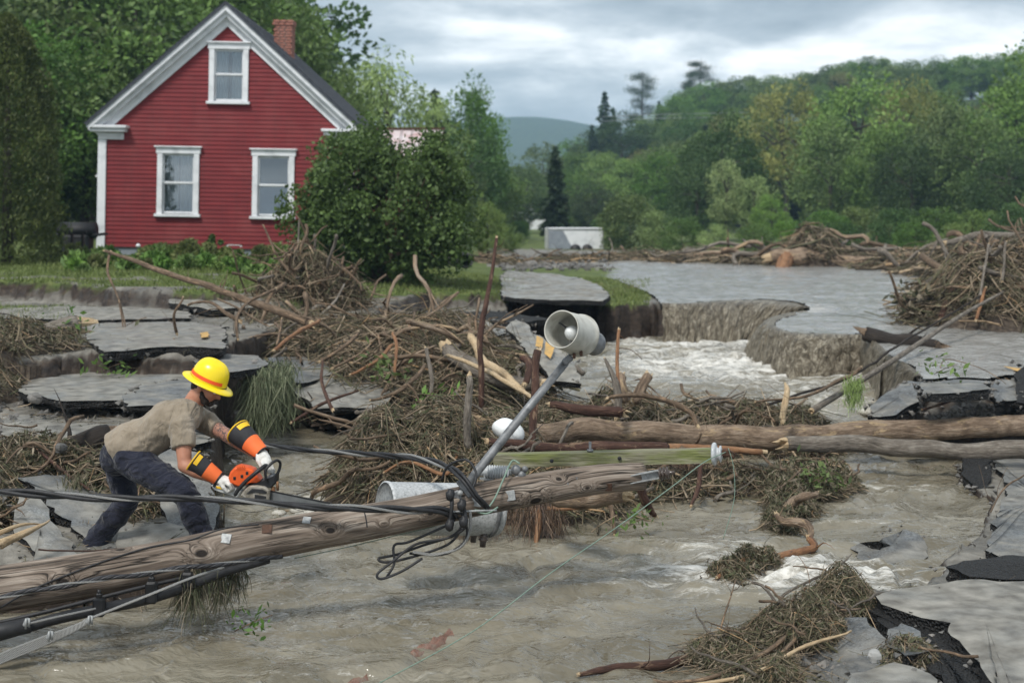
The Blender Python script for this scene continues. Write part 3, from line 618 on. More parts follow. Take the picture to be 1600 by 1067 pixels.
# flooded road above the falls
UW = plan(LIPA + LIPB + [(1362, 530, .86), (1380, 548, .83), (1398, 562, .81), (1425, 570, .80), (1440, 592, .76), (1545, 594, .75), (1600, 588, .75), (2900, 598, .75)]) + [(60, 47), (2.0, 47)] + plan([(850, 409, .97), (880, 417, .97), (905, 425, .97), (960, 438, .97), (1000, 452, .97), (1022, 464, .97)])
rows = np.geomspace(14.5, 47, 260); p = np.linspace(820, 2300, 420); Y = np.repeat(rows[:, None], len(p), 1).ravel(); X = ((p[None, :] - 800) / F * rows[:, None]).ravel(); px = 800 + X / Y * F
Z = zup_water(px, Y) + .022 * fbm(X * 1.8, Y * 3.4, 4, 41) + .012 * (1 - 2.6 * np.abs(fbm(X * 2.6, Y * 4, 3, 45))) + .03 * spot(X, Y, G1(1250, 485, .9), .8, .8) * (1 + fbm(X * 5, Y * 5, 3, 42))
foam = .12 + .3 * fbm(X * .6, Y * 2.5, 4, 43) + .5 * spot(X, Y, G1(1255, 487, .9), .7, .9) + .3 * spot(X, Y, G1(1430, 580, .78), .4, .5)
Fc = gridfaces(len(rows), len(p)); ins = inpoly(X, Y, UW); keep = ins[Fc].all(1)
o = fast_mesh('flooded_road_water', np.stack([X, Y, Z], 1), Fc[keep], M['water_up'], {'foam': foam}, smooth=True); tag(o, kind='structure')
def curtain(top, bot, name, ns=160, ntt=40, seed=0, amp=.075):
    tp = spline([G(*q) for q in top], 12); bt = spline([G(*q) for q in bot], 12)
    def rs(c, n):
        c = np.array([tuple(q) for q in c]); L = np.concatenate([[0], np.cumsum(np.linalg.norm(np.diff(c, axis=0), axis=1))]); t = np.linspace(0, L[-1], n)
        return np.stack([np.interp(t, L, c[:, i]) for i in range(3)], 1), t
    A, ta = rs(tp, ns); B, _ = rs(bt, ns); V = []; T = []
    for j in range(ntt):
        t = j / (ntt - 1); h = -.12 + 1.12 * t; hv = max(h, 0)
        xy = A[:, :2] + (B[:, :2] - A[:, :2]) * (h if h < 0 else hv ** .62); z = A[:, 2] + .018 - (A[:, 2] - B[:, 2] + .1) * hv ** 1.55 - (.006 if h < 0 else 0)
        q = np.stack([xy[:, 0], xy[:, 1], z], 1)
        n = fbm(ta * 9 + seed, np.full(ns, t * 4.5), 4, 51 + seed) + .6 * fbm(ta * 3.1, np.full(ns, t * 2.3), 3, 57 + seed)
        q[:, 1] -= amp * min(1, t * 3) * n; q[:, 0] += amp * .5 * min(1, t * 3) * fbm(ta * 7, np.full(ns, t * 4.), 3, 61)
        V.append(q); T.append(np.stack([ta, np.zeros(ns), np.full(ns, t * .75)], 1))
    o = fast_mesh(name, np.vstack(V), gridfaces(ntt, ns), M['fall'], {'tc': np.vstack(T)}, smooth=True); tag(o, kind='structure')
curtain(LIPA, [(1036, 536, .33), (1070, 537, .33), (1105, 536, .33), (1150, 535, .33), (1185, 532, .33), (1215, 528, .36), (1240, 524, .40)], 'waterfall', seed=0)
curtain(LIPB, [(1205, 540, .33), (1176, 546, .30), (1158, 556, .28), (1178, 574, .30), (1228, 588, .33), (1288, 590, .34), (1350, 585, .35)], 'waterfall', ns=220, seed=3)
curtain([(1346, 522, .865), (1360, 530, .855), (1374, 541, .845), (1388, 555, .82)], [(1338, 586, .34), (1350, 594, .33), (1361, 608, .31), (1370, 624, .29)], 'waterfall', ns=90, seed=9, amp=.05)
curtain([(1378, 546, .84), (1392, 560, .815), (1412, 568, .80), (1440, 590, .765)], [(1358, 604, .30), (1366, 622, .22), (1384, 640, .22), (1412, 652, .22)], 'waterfall', ns=70, seed=7, amp=.04)
# spray lumps at the foot of the falls
b = MB()
for i in range(420):
    c = random.choice([(1100, 534, .31, 70, 3), (1230, 592, .27, 70, 7), (1375, 632, .2, 26, 12), (1170, 565, .3, 15, 18), (480, 785, .02, 40, 30), (1180, 900, .02, 130, 16), (1330, 905, .02, 50, 10)])
    q = G(c[0] + random.gauss(0, c[3] * .5), max(500, c[1] + random.gauss(0, c[4] * .6)), c[2]); r = random.uniform(.012, .05) * (1 if c[1] > 650 else 1.4)
    b.ell(q + Vector((0, 0, -.01)), (r * 1.7, r * 1.3, r * .75), n=7, m=5)
FO = simple('churned_foam', [(.28, .25, .19), (.46, .44, .38), (.60, .58, .54)], 20, .7, .8, .02, coord='pos')
tag(b.build('churned_foam', FO), kind='stuff')
# ------------------------------------------------------------------ red house
TH = R(1.0); S = 64.03; DH = 34.7
piv = P(160, 385, DH)
house = empty('red_house', piv, (0, TH, 0)); tag(house, 'red clapboard farmhouse with white trim and a gable facing the river', 'house')
def hq(px, py):
    dx, dy = px - 160, 385 - py; return ((dx * math.cos(TH) - dy * math.sin(TH)) / S, (dx * math.sin(TH) + dy * math.cos(TH)) / S)
HW = 5.95; RX = HW / 2; RZ = 5.94; EZ = 2.95; EX = -.364; DEP = 8.5
slope = (RZ - EZ) / (RX - EX)
def part(mb, name, mat, parent=house, label=None, **k):
    o = mb.build(name, mat, parent, **k)
    if label: o['label'] = label
    return o
wins = [(3.02, 4.22, .72, 1.26), (1.83, 1.56, .78, 1.46), (4.15, 1.54, .78, 1.46)]   # centre x, z, opening w, h
# siding boards, cut round the windows
bh = .105; rowi = 0; zb = 0.0
core_top = lambda x: EZ + .14 + slope * (min(x, HW - x) + .0)
while zb < RZ - .35:
    zt = zb + bh
    lim = max(0.0, (zb - EZ - .05) / slope) if zb > EZ + .05 else 0.0
    x0, x1 = lim + .0, HW - lim
    segs = [(x0, x1)]
    for (cx, cz, ww, wh) in wins:
        if zt > cz - wh / 2 and zb < cz + wh / 2:
            ns = []
            for a, b_ in segs:
                if b_ <= cx - ww / 2 or a >= cx + ww / 2: ns.append((a, b_)); continue
                if a < cx - ww / 2: ns.append((a, cx - ww / 2))
                if b_ > cx + ww / 2: ns.append((cx + ww / 2, b_))
            segs = ns
    for a, b_ in segs:
        if b_ - a < .05: continue
        b = MB()
        v = [(a, -.034, zb), (b_, -.034, zb), (b_, -.012, zt + .012), (a, -.012, zt + .012), (a, .0, zb), (b_, .0, zb), (b_, .0, zt + .012), (a, .0, zt + .012)]
        b.add(v, [(0, 1, 2, 3), (4, 7, 6, 5), (0, 4, 5, 1), (3, 2, 6, 7), (0, 3, 7, 4), (1, 5, 6, 2)], smooth=False); part(b, 'clapboard', M['siding'])
    zb = zt; rowi += 1
# side walls, back wall and gable backing with window openings left free
b = MB(); prof = [(0, 0), (HW, 0), (HW, EZ + .1), (RX, RZ - .25), (0, EZ + .1)]
b.box((.06, DEP / 2, EZ / 2 + .02), (.1, DEP - .02, EZ + .1)); b.box((HW - .06, DEP / 2, EZ / 2 + .02), (.1, DEP - .02, EZ + .1))
b.add([(x, DEP, z) for x, z in prof], [(0, 1, 2, 3, 4)], smooth=False)
part(b, 'wall', M['siding'], label='side and rear walls in red clapboard')
b = MB(); b.add([(x, .45, z) for x, z in prof], [(4, 3, 2, 1, 0)], smooth=False); part(b, 'room_dark_sheet', M['inner_shade'])  # dark sheet put in for the unlit rooms behind the windows
b = MB(); b.box((HW / 2, DEP / 2, -.33), (HW - .06, DEP - .04, .66), bevel=.02); fo = part(b, 'foundation', M['foundation'])
bx, bz = hq(366, 390)
b = MB()
for s in (-1, 1): b.box((bx + s * .17, .0, bz + .02), (.05, .05, .24))
b.box((bx, .0, bz + .125), (.39, .05, .05)); b.box((bx, -.0, bz - .10), (.39, .05, .04)); bw = b.build('window_frame', M['white'], fo)
b = MB(); b.box((bx, .0, bz + .01), (.29, .03, .18)); b.build('basement_window', M['inner_shade'], fo)
# windows
for k, (cx, cz, ww, wh) in enumerate(wins):
    y0 = -.05; c = MB(); t = .13
    for s in (-1, 1): c.box((cx + s * (ww / 2 + t / 2 - .01), y0, cz), (t, .07, wh + .02), bevel=.006)
    c.box((cx, y0 - .004, cz + wh / 2 + .075), (ww + 2 * t + .04, .08, .15), bevel=.006); c.box((cx, y0 - .03, cz + wh / 2 + .165), (ww + 2 * t + .12, .14, .035), bevel=.006)
    c.box((cx, y0 - .02, cz - wh / 2 - .045), (ww + 2 * t + .08, .13, .07), bevel=.008)
    win = c.build('window', M['white'], house)
    win['label'] = ['small upper gable window with lace curtain', 'lower left window with lace curtains', 'lower right window with a blue grey reflection put in as colour'][k]
    f = MB(); r = .045
    for (z0, z1, yy) in ((cz, cz + wh / 2, .0), (cz - wh / 2, cz + .03, .035)):
        for s in (-1, 1): f.box((cx + s * (ww / 2 - r / 2), yy, (z0 + z1) / 2), (r, .035, z1 - z0), bevel=.004)
        f.box((cx, yy - .001, z1 - .025), (ww - 2 * r, .033, .05), bevel=.004); f.box((cx, yy - .001, z0 + .025), (ww - 2 * r, .033, .05), bevel=.004)
    f.build('sash', M['white'], win)
    for (z0, z1, yy) in ((cz + .04, cz + wh / 2 - .04, .004), (cz - wh / 2 + .04, cz - .01, .039)):
        g = MB(); g.box((cx, yy, (z0 + z1) / 2), (ww - 2 * r, .004, z1 - z0)); g.build('pane', M['glass'], win)
    # curtains with folds
    def drape(x0, x1, z0, z1, mat, name, folds, amp):
        n = 40; V = []; 
        for j in range(7):
            for i in range(n):
                t_ = i / (n - 1); V.append((x0 + (x1 - x0) * t_ , .12 + amp * math.sin(t_ * folds * 6.28 + .4 * math.sin(j)), z0 + (z1 - z0) * j / 6))
        fast_mesh(name, np.array(V), gridfaces(7, n), mat, {'rnd': np.zeros(len(V))}, smooth=True, parent=win)
    if k == 2:
        drape(cx - ww / 2, cx + ww / 2, cz + .03, cz + wh / 2, M['inner_shade'], 'upper_dark_sheet', .5, .02); drape(cx - ww / 2, cx + ww / 2, cz - wh / 2, cz + .02, M['pane_reflection'], 'painted_reflection', .5, .01)  # dark room above, glass reflection below, both put in as coloured sheets
    else:
        g_ = .02 if k == 1 else .05
        drape(cx - ww / 2, cx - g_, cz - wh / 2, cz + wh / 2, M['curtain'], 'curtain', 4, .018); drape(cx + g_, cx + ww / 2, cz - wh / 2, cz + wh / 2, M['curtain'], 'curtain', 4, .018)
# corner boards
b = MB(); b.box((-.03, -.045, 1.36), (.20, .06, 2.84), bevel=.008); b.box((-.10, .12, 1.36), (.05, .28, 2.84), bevel=.008); part(b, 'corner_board', M['white'])
b = MB(); b.box((HW + .03, -.045, 1.36), (.20, .06, 2.84), bevel=.008); b.box((HW + .10, .12, 1.36), (.05, .28, 2.84), bevel=.008); part(b, 'corner_board', M['white'])
# rakes: fascia, moulding and frieze along each slope
cs = 1 / math.sqrt(1 + slope ** 2); sn = slope * cs
for s in (-1, 1):
    def pt(t, off, y):      # t along the slope from eave to ridge, off measured square to it, downwards
        x = EX + (RX - EX) * t; z = EZ + (RZ - EZ) * t; x += off * sn; z -= off * cs
        return (x if s < 0 else HW - x, y, z)
    def strip(o0, o1, y0, y1, name, mat, e0=0, ext=0.0):
        bb = MB(); q = [(0, o0), (1, o0), (1, o1), (0, o1)]; r_ = []
        V = [pt(a + (ext if a else 0), o_, y0) for a, o_ in q] + [pt(a + (ext if a else 0), o_, y1) for a, o_ in q]
        # meet at the ridge in a plumb cut
        for i in (1, 2, 5, 6):
            x, y, z = V[i]; d = (x - RX) if s < 0 else (RX - x); V[i] = (RX, y, z - d * slope)
        bb.add(V, [(0, 1, 2, 3), (7, 6, 5, 4), (0, 4, 5, 1), (3, 2, 6, 7), (0, 3, 7, 4), (1, 5, 6, 2)], smooth=False); return part(bb, name, mat)
    strip(.035, .13, -.34, .1, 'rake_moulding', M['white']); strip(.13, .155, -.31, .1, 'rake_moulding', M['white']); strip(.155, .24, -.22, .1, 'rake_board', M['white']); strip(.24, .40, -.075, .02, 'frieze_board', M['white'])
    strip(-.03, .035, -.38, DEP + .3, 'roof', M['shingle'])
    # shingle courses lying on the roof
    bb = MB(); L = math.hypot(RX - EX, RZ - EZ); n = 26
    for i in range(n):
        t0, t1 = i / n, (i + 1.15) / n; V = [pt(t0, -.045, -.39), pt(t1, -.033, -.39), pt(t1, -.033, DEP + .31), pt(t0, -.045, DEP + .31), pt(t0, -.03, -.39), pt(t1, -.03, -.39), pt(t1, -.03, DEP + .31), pt(t0, -.03, DEP + .31)]
        bb.add(V, [(0, 1, 2, 3), (4, 7, 6, 5), (0, 4, 5, 1), (3, 2, 6, 7), (0, 3, 7, 4), (1, 5, 6, 2)], smooth=False, rnd=random.random())
    part(bb, 'shingles', M['shingle'])['kind'] = 'stuff'
    # cornice return and its frieze
    x0 = EX + .02; bb = MB(); cx = (x0 + .62) / 2; w_ = .62 - x0; cx2 = cx if s < 0 else HW - cx
    bb.box((cx2, -.13, EZ - .04), (w_, .40, .07), bevel=.01); bb.box((cx2, -.11, EZ - .12), (w_ - .1, .32, .09), bevel=.01); part(bb, 'cornice_return', M['white'])
    bb = MB(); cx2 = .19 if s < 0 else HW - .19; bb.box((cx2, -.06, EZ - .26), (.60, .07, .17), bevel=.008); part(bb, 'cornice_return', M['white'])
    bb = MB(); bb.box((-.20 if s < 0 else HW + .20, DEP / 2, EZ - .06), (.40, DEP, .12)); part(bb, 'eave_soffit', M['white'])
# chimney with brick courses
cx0, cz0 = hq(445, 60); cyy = 3.0; ch = empty('chimney', (cx0 * 1.0, cyy, 0), parent=house)
k_ = (DH + cyy) / DH; W_ = 27 / S * k_; top = (hq(445, 33)[1] + (330 - 330) / S) ; top = top + (top + .86 - 0 - .0) * 0
# sightline: height above the eye grows with distance
eye = 2.6 - piv.z; top = eye + (top - eye) * k_; cxx = (cx0 + piv.x) * k_ - piv.x
ch.location = (cxx, cyy, 0)
m0 = MB(); m0.box((0, 0, top - 1.1), (W_ - .03, .5, 2.1)); ch_core = m0.build('mortar_core', M['mortar'], ch)
bm = None; z = top - 1.6; r_ = 0; bset = []
while z < top - .01:
    wide = .05 if top - z < .20 else 0
    for face in range(4):
        nb = 3 if face % 2 == 0 else 3; L = (W_ if face % 2 == 0 else .53) + wide
        for i in range(nb):
            bl = L / nb; off = -L / 2 + bl * (i + .5); sh = (.5 * bl if r_ % 2 else 0)
            if sh: off = max(-L / 2 + bl * .25, off - sh * .5)
            d = (bl - .02, .06, .062)
            c = {0: (off, -(.53 + wide) / 2 + .02, z), 2: (off, (.53 + wide) / 2 - .02, z), 1: (W_ / 2 + wide / 2 - .02, off, z), 3: (-W_ / 2 - wide / 2 + .02, off, z)}[face]
            key = 'x' if face % 2 == 0 else 'y'
            bset.append((c, d if key == 'x' else (.06, d[0], .062)))
    z += .077; r_ += 1
proto = {}
for c, d in bset:
    kx = tuple(round(q, 3) for q in d)
    if kx not in proto:
        bb = MB(); bb.box((0, 0, 0), d, bevel=.006); o = bb.build('brick', M['brick'], ch); proto[kx] = o
    else: o = proto[kx].copy(); COL.objects.link(o)
    o.parent = ch; o.location = c; o.rotation_euler = (0, 0, random.uniform(-.02, .02))
# small lean-to roof showing past the left corner
b = MB(); lx, lz = hq(131, 266); b.add([(-.05, 1.5, 2.25), (-.05, 5, 2.25), (-.62, 5, 1.82), (-.62, 1.5, 1.82), (-.05, 1.5, 2.19), (-.05, 5, 2.19), (-.62, 5, 1.76), (-.62, 1.5, 1.76)], [(0, 1, 2, 3), (7, 6, 5, 4), (0, 3, 7, 4), (3, 2, 6, 7), (2, 1, 5, 6)], smooth=False); part(b, 'side_roof', M['shingle'], label='small grey lean-to roof on the left side')
b = MB(); b.box((-.3, 1.55, 1.95), (.5, .05, .25)); b.box((-.58, 1.52, 1.74), (.1, .1, .05)); part(b, 'side_roof_trim', M['white'])

# barn with a rusting tin roof behind the big shrub
bp = P(648, 300, 43); barn = empty('outbuilding', (bp.x, 43, 1.2)); tag(barn, 'low outbuilding with pale rust-streaked tin roof behind the big round shrub', 'shed')
mp = pxm(43); zt = 2.6 + (330 - 197) * mp - 1.2; zb_ = 2.6 + (330 - 238) * mp - 1.2; x1 = 40 * mp
b = MB(); b.box((-1.2, 1.9, zb_ / 2), (2 * x1 + 2.2, 3.6, zb_), bevel=.02); b.build('wall', M['siding'], barn)
xl = -x1 - 2.4; nseg = 12
for i in range(nseg):       # ribbed sheets
    a = xl + (x1 - xl) * i / nseg; c_ = xl + (x1 - xl) * (i + 1) / nseg - .01; bb = MB()
    V = [(a, -.25, zb_ - .1), (c_, -.25, zb_ - .1), (c_, 1.9, zt), (a, 1.9, zt)]; bb.add(V + [(x, y, z - .03) for x, y, z in V], [(0, 1, 2, 3), (7, 6, 5, 4), (0, 4, 5, 1), (1, 5, 6, 2), (0, 3, 7, 4)], smooth=False)
    bb.tube([(a + .03, -.26, zb_ - .09), (a + .03, 1.9, zt + .015)], .025, n=5); bb.build('roof_sheet', M['tin'], barn)
b = MB(); b.box(((xl + x1) / 2, 1.9, zt + .02), (x1 - xl + .1, .2, .06)); b.build('ridge_cap', M['rust'], barn)
b = MB(); b.add([(xl, 1.95, zt), (x1, 1.95, zt), (x1, 4, zb_), (xl, 4, zb_)], [(0, 1, 2, 3)]); b.build('rear_roof', M['tin'], barn)

# covered grill left of the house
gp = P(122, 388, 33.5); grill = empty('covered_grill', (gp.x, 33.5, zl(gp.x, 33.5))); tag(grill, 'barbecue grill under a black cover left of the red house', 'grill')
b = MB(); b.box((0, 0, .30), (.62, .5, .45), bevel=.06); b.build('cabinet', M['black_cloth'], grill)
b = MB(); b.tube([(-.42, 0, .62), (.42, 0, .62)], .24, n=16, flat=.8, lump=.06); b.build('hood', M['black_cloth'], grill)
for s in (-1, 1):
    b = MB(); b.box((s * .52, 0, .52), (.26, .46, .06), bevel=.02, rot=Matrix.Rotation(-s * .12, 3, 'Y')); b.build('side_shelf', M['black_cloth'], grill)
    b = MB(); b.tube([(s * .27, -.26, .0), (s * .27, -.26, .14)], .05, n=8); b.build('leg', M['plastic_black'], grill)
# low railing beside the cedar
rp = P(100, 385, 32.2); rail = empty('railing', (rp.x, 32.2, zl(rp.x, 32.2))); tag(rail, 'dark low railing between the tall cedar and the covered grill', 'railing')
for i in range(4):
    b = MB(); b.box((-.30 + i * .24, 0, .3), (.05, .05, .6)); b.build('post', M['plastic_black'], rail)
b = MB(); b.box((.06, 0, .62), (.9, .06, .05)); b.build('handrail', M['plastic_black'], rail)
# ------------------------------------------------------------------ trees
def leaf_quads(C, size, dirs=None, rnd=None, asp=.55, droop=0.0):
    """one kite-shaped two-triangle leaf per centre"""
    n = len(C); a = rng.normal(size=(n, 3)); a /= np.linalg.norm(a, axis=1)[:, None]
    if dirs is not None: a = a * .75 + dirs * .9
    if droop: a[:, 2] -= droop
    a /= np.linalg.norm(a, axis=1)[:, None] + 1e-9
    b = np.cross(a, rng.normal(size=(n, 3))); b /= np.linalg.norm(b, axis=1)[:, None] + 1e-9
    s = (size * rng.uniform(.6, 1.35, n))[:, None]
    V = np.stack([C - a * s * .5, C + b * s * asp * .5, C + a * s * .5, C - b * s * asp * .5], 1).reshape(-1, 3)
    Fa = np.arange(4 * n).reshape(n, 4); r = np.repeat(rng.uniform(0, 1, n) if rnd is None else rnd, 4)
    return V, Fa, r
def limb_mesh(limbs, mat, name='trunk'):
    b = MB()
    for pts, r in limbs: b.tube(pts, r, n=7, lump=.15, rnd=random.random())
    return b
def crown_pts(seed, n, H_, rx, base=.28, shape='round', clumps=70, cr=.17):
    """leaf centres of a unit-height crown; returns points, clump centres, clump shade"""
    r = np.random.default_rng(seed); cc = []
    while len(cc) < clumps:
        u = r.normal(size=3); u /= np.linalg.norm(u); rr = r.uniform(.45, 1.0) ** .5; q = u * rr
        z = base + (1 - base) * (.5 + .5 * q[2]); hz = (z - base) / (1 - base)
        wd = {'round': 1., 'tall': .75 + .25 * math.sin(hz * 3.1), 'cone': 1.25 * (1 - hz) + .08, 'column': .9 * (1 - hz ** 3) + .15, 'willow': 1.05 - .3 * hz}[shape]
        lob = 1 + .28 * mnoise.noise(Vector((q[0] * 2, q[1] * 2, q[2] * 2)) + Vector((seed * 3.7, 0, 0)))
        cc.append((q[0] * rx * wd * lob, q[1] * rx * wd * lob, z))
    cc = np.array(cc); k = r.integers(0, clumps, n); sh = r.uniform(0, 1, clumps)
    u = r.normal(size=(n, 3)); u /= np.linalg.norm(u, axis=1)[:, None]; rad = cr * r.uniform(.55, 1.45, clumps)[k] * r.uniform(.2, 1, n) ** .45
    off = u * rad[:, None]; off[:, 2] *= .72; C = cc[k] + off
    return C, u, cc, np.clip(.55 * sh[k] + .45 * r.uniform(0, 1, n), 0, 1)
def make_proto(name, seed, H_, rx, mat, n=9000, size=.2, base=.22, shape='round', clumps=70, cr=.17, droop=0., trunk_r=.02, asp=.6):
    C, u, cc, rn = crown_pts(seed, n, H_, rx / H_, base, shape, clumps, cr * 1.0)
    C = C * H_; V, Fa, r = leaf_quads(C, size, u, rn, asp, droop)
    root = empty(name); cr_ = fast_mesh('crown', V, Fa, M[mat], {'rnd': r}, parent=root)
    rs = random.Random(seed); tr = trunk_r * H_
    b = MB(); top = Vector((rs.uniform(-.04, .04) * H_, rs.uniform(-.04, .04) * H_, H_ * .82)); mid = Vector((rs.uniform(-.03, .03) * H_, 0, H_ * .4))
    b.tube(spline([Vector((0, 0, -.6)), mid, top], 5), [tr * 1.35, tr, tr * .25], n=7, lump=.15)
    for q in rs.sample(range(len(cc)), min(14, len(cc))):
        e_ = Vector(cc[q] * H_); s_ = Vector((0, 0, -.6)).lerp(mid, .7) if e_.z < H_ * .45 else mid.lerp(top, rs.uniform(.1, .7))
        b.tube(spline([s_, s_.lerp(e_, .5) + Vector((0, 0, .04 * H_)), e_], 3), [tr * .45, tr * .08], n=5)
    b.build('trunk', M['trunk'], root)
    return root
def conifer_proto(name, seed, H_, rx, mat='leaf_conifer', tiers=26, gap=0., bare=.06, n_per=34, size=.16):
    rs = np.random.default_rng(seed); root = empty(name); C = []; D_ = []
    for t in range(tiers):
        hz = bare + (1 - bare) * t / tiers; rr = rx * (1 - hz) ** .8 * rs.uniform(.7, 1.1) + .12
        for q in range(int(5 + 6 * (1 - hz))):
            an = rs.uniform(0, 6.28); ln = rr * rs.uniform(.65, 1.1)
            m = int(n_per * ln / rx * 1.3) + 6; s_ = rs.uniform(.15, 1, m); sp = .10 + .20 * ln * (1 - s_)
            x = np.cos(an) * ln * s_ + rs.normal(size=m) * sp * .7; y = np.sin(an) * ln * s_ + rs.normal(size=m) * sp * .7
            z = H_ * hz - .28 * ln * s_ ** 1.3 + rs.normal(size=m) * .07
            C.append(np.stack([x, y, z], 1)); D_.append(np.tile([math.cos(an), math.sin(an), -.35], (m, 1)))
    C = np.vstack(C); V, Fa, r = leaf_quads(C, size, np.vstack(D_), None, .5); fast_mesh('crown', V, Fa, M[mat], {'rnd': r}, parent=root)
    b = MB(); b.tube([(0, 0, -.5), (0, 0, H_ * .5), (0, 0, H_ * .99)], [.02 * H_, .013 * H_, .002 * H_], n=7, lump=.1); b.build('trunk', M['trunk'], root)
    return root
def pine_proto(name, seed, H_, rx):
    """tall pine with bare trunk and a few flat layers"""
    rs = np.random.default_rng(seed); root = empty(name); C = []; b = MB(); b.tube([(0, 0, -.5), (.1, 0, H_ * .5), (0, .1, H_)], [.02 * H_, .014 * H_, .003 * H_], n=6, lump=.1)
    for t in range(15):
        hz = .42 + .58 * t / 15 + rs.uniform(-.02, .02); an = rs.uniform(0, 6.28); ln = rx * rs.uniform(.5, 1.15) * (1.2 - .55 * (t / 15)); e_ = np.array([math.cos(an) * ln, math.sin(an) * ln, H_ * hz + .25])
        b.tube([(0, 0, H_ * hz - .2), tuple(e_)], [.05, .015], n=4)
        for q in range(5):
            c = e_ * rs.uniform(.35, 1.) ; c[2] = H_ * hz + rs.uniform(0, .3); m = 150; off = rs.normal(size=(m, 3)) * np.array([.6, .6, .20]) * rx * .42; C.append(c + off)
    C = np.vstack(C); V, Fa, r = leaf_quads(C, .24, None, None, .3); fast_mesh('crown', V, Fa, M['leaf_conifer'], {'rnd': r}, parent=root); b.build('trunk', M['trunk'], root); return root
PR = {
 'round': make_proto('broadleaf_tree', 1, 10, 3.7, 'leaf', 11000, .26, .16, 'round', 80, .13),
 'round2': make_proto('broadleaf_tree', 2, 10, 3.2, 'leaf', 11000, .25, .12, 'tall', 80, .12),
 'round3': make_proto('broadleaf_tree', 3, 10, 4.1, 'leaf_dark', 11000, .26, .10, 'round', 90, .12),
 'bright': make_proto('broadleaf_tree', 4, 10, 3.6, 'leaf_bright', 10000, .26, .12, 'round', 70, .13),
 'bright2': make_proto('broadleaf_tree', 5, 10, 3.2, 'leaf_bright', 10000, .24, .08, 'tall', 90, .11),
 'olive': make_proto('broadleaf_tree', 6, 10, 3.3, 'leaf_olive', 7500, .22, .30, 'round', 80, .10),
 'willow': make_proto('willow_tree', 7, 8, 3.0, 'leaf_pale', 11000, .26, .10, 'willow', 75, .12, droop=1.0, asp=.3),
 'pale': make_proto('pale_tree', 8, 7, 1.8, 'leaf_pale', 6000, .22, .15, 'tall', 45, .12, droop=.5, asp=.4),
 'spruce': conifer_proto('spruce_tree', 9, 10, 1.9, n_per=60, size=.36),
 'fir': conifer_proto('fir_tree', 10, 11, 2.9, tiers=24, size=.46, n_per=60),
 'bush': make_proto('bush', 31, 10, 5.5, 'leaf', 7000, .42, 0.0, 'round', 60, .17, trunk_r=.008),
 'bush_dark': make_proto('bush', 32, 10, 5.0, 'leaf_dark', 7000, .42, 0.0, 'round', 60, .17, trunk_r=.008),
 'bush_bright': make_proto('bush', 33, 10, 5.0, 'leaf_bright', 7000, .40, 0.0, 'round', 60, .17, trunk_r=.008),
 'bush_pale': make_proto('bush', 34, 10, 5.0, 'leaf_pale', 7000, .36, 0.0, 'round', 60, .17, trunk_r=.008, droop=.4),
 'pine': pine_proto('pine_tree', 12, 14, 3.4),
}
used = set()
def copy_tree(root, parent=None):
    c = root.copy(); COL.objects.link(c); c.parent = parent
    for ch_ in list(root.children): copy_tree(ch_, c)
    return c
def put(kind, px, ytop, D, label, cat='tree', group=None, zb=None, wid=1.0, rot=None, tilt=(0, 0)):
    src = PR[kind]; hgt = {'pine': 14, 'fir': 11, 'willow': 8, 'pale': 7}.get(kind, 10)
    x = (px - 800) / F * D
    if zb is None:
        zb = float(hill_z(np.array([x]), np.array([D]))[0]) if (D > 112 and px > 790) else (float(lhill_z(np.array([x]), np.array([D]))[0]) if (D > 60 and px < 650) else zl(x, D))
    zt = H + (HOR - ytop) / F * D; s = max(.12, (zt - zb) / (hgt * .985))
    if kind in used: o = copy_tree(src)
    else: o = src; used.add(kind)
    o.location = (x, D, zb); o.scale = (s * wid, s * wid, s); o.rotation_euler = (tilt[0], tilt[1], random.uniform(0, 6.28) if rot is None else rot)
    return tag(o, label, cat, group)
# behind the house, left to right
G1_ = 'dense wood behind the red house'
for i, (k, px, yt, D) in enumerate([('round3', -140, -60, 50), ('round', -20, -90, 56), ('round2', 95, -60, 52), ('round', 60, 60, 46), ('round2', 170, -110, 60), ('round', 215, -50, 52), ('round3', 280, -80, 60), ('round2', 350, -60, 56), ('round', 130, 110, 46), ('round', 20, 120, 44), ('round3', 255, 60, 50)]):
    put(k, px, yt, D, 'leafy green tree in the dense wood left of and behind the red house roof', group=G1_, wid=1.15)
put('round', 405, -14, 55, 'green tree rising just right of the brick chimney at the skyline', wid=.75)
put('round2', 470, 45, 58, 'green tree stepping down the skyline right of the chimney', wid=.62)
put('round', 532, 118, 54, 'mid green tree behind the right slope of the red house roof', wid=.6)
put('willow', 612, 98, 60, 'pale grey-green willow behind the tin roofed outbuilding', wid=1.0)
put('fir', 680, 140, 85, 'dark green tree between the pale willow and the tall twin-topped tree', wid=.9)
put('round2', 738, 136, 90, 'tall twin-topped green tree at the left edge of the distant mountain', wid=.62)
put('round3', 722, 190, 84, 'dark bushy tree under the tall twin-topped tree', wid=.9)
put('round', 765, 230, 100, 'rounded green tree at the foot of the distant mountain gap', wid=.9)
put('bright', 762, 318, 46, 'bright lime green young tree just right of the big round shrub', wid=.8)
put('round3', 700, 250, 70, 'dark green tree hidden partly by the right side of the big round shrub', wid=1.0)
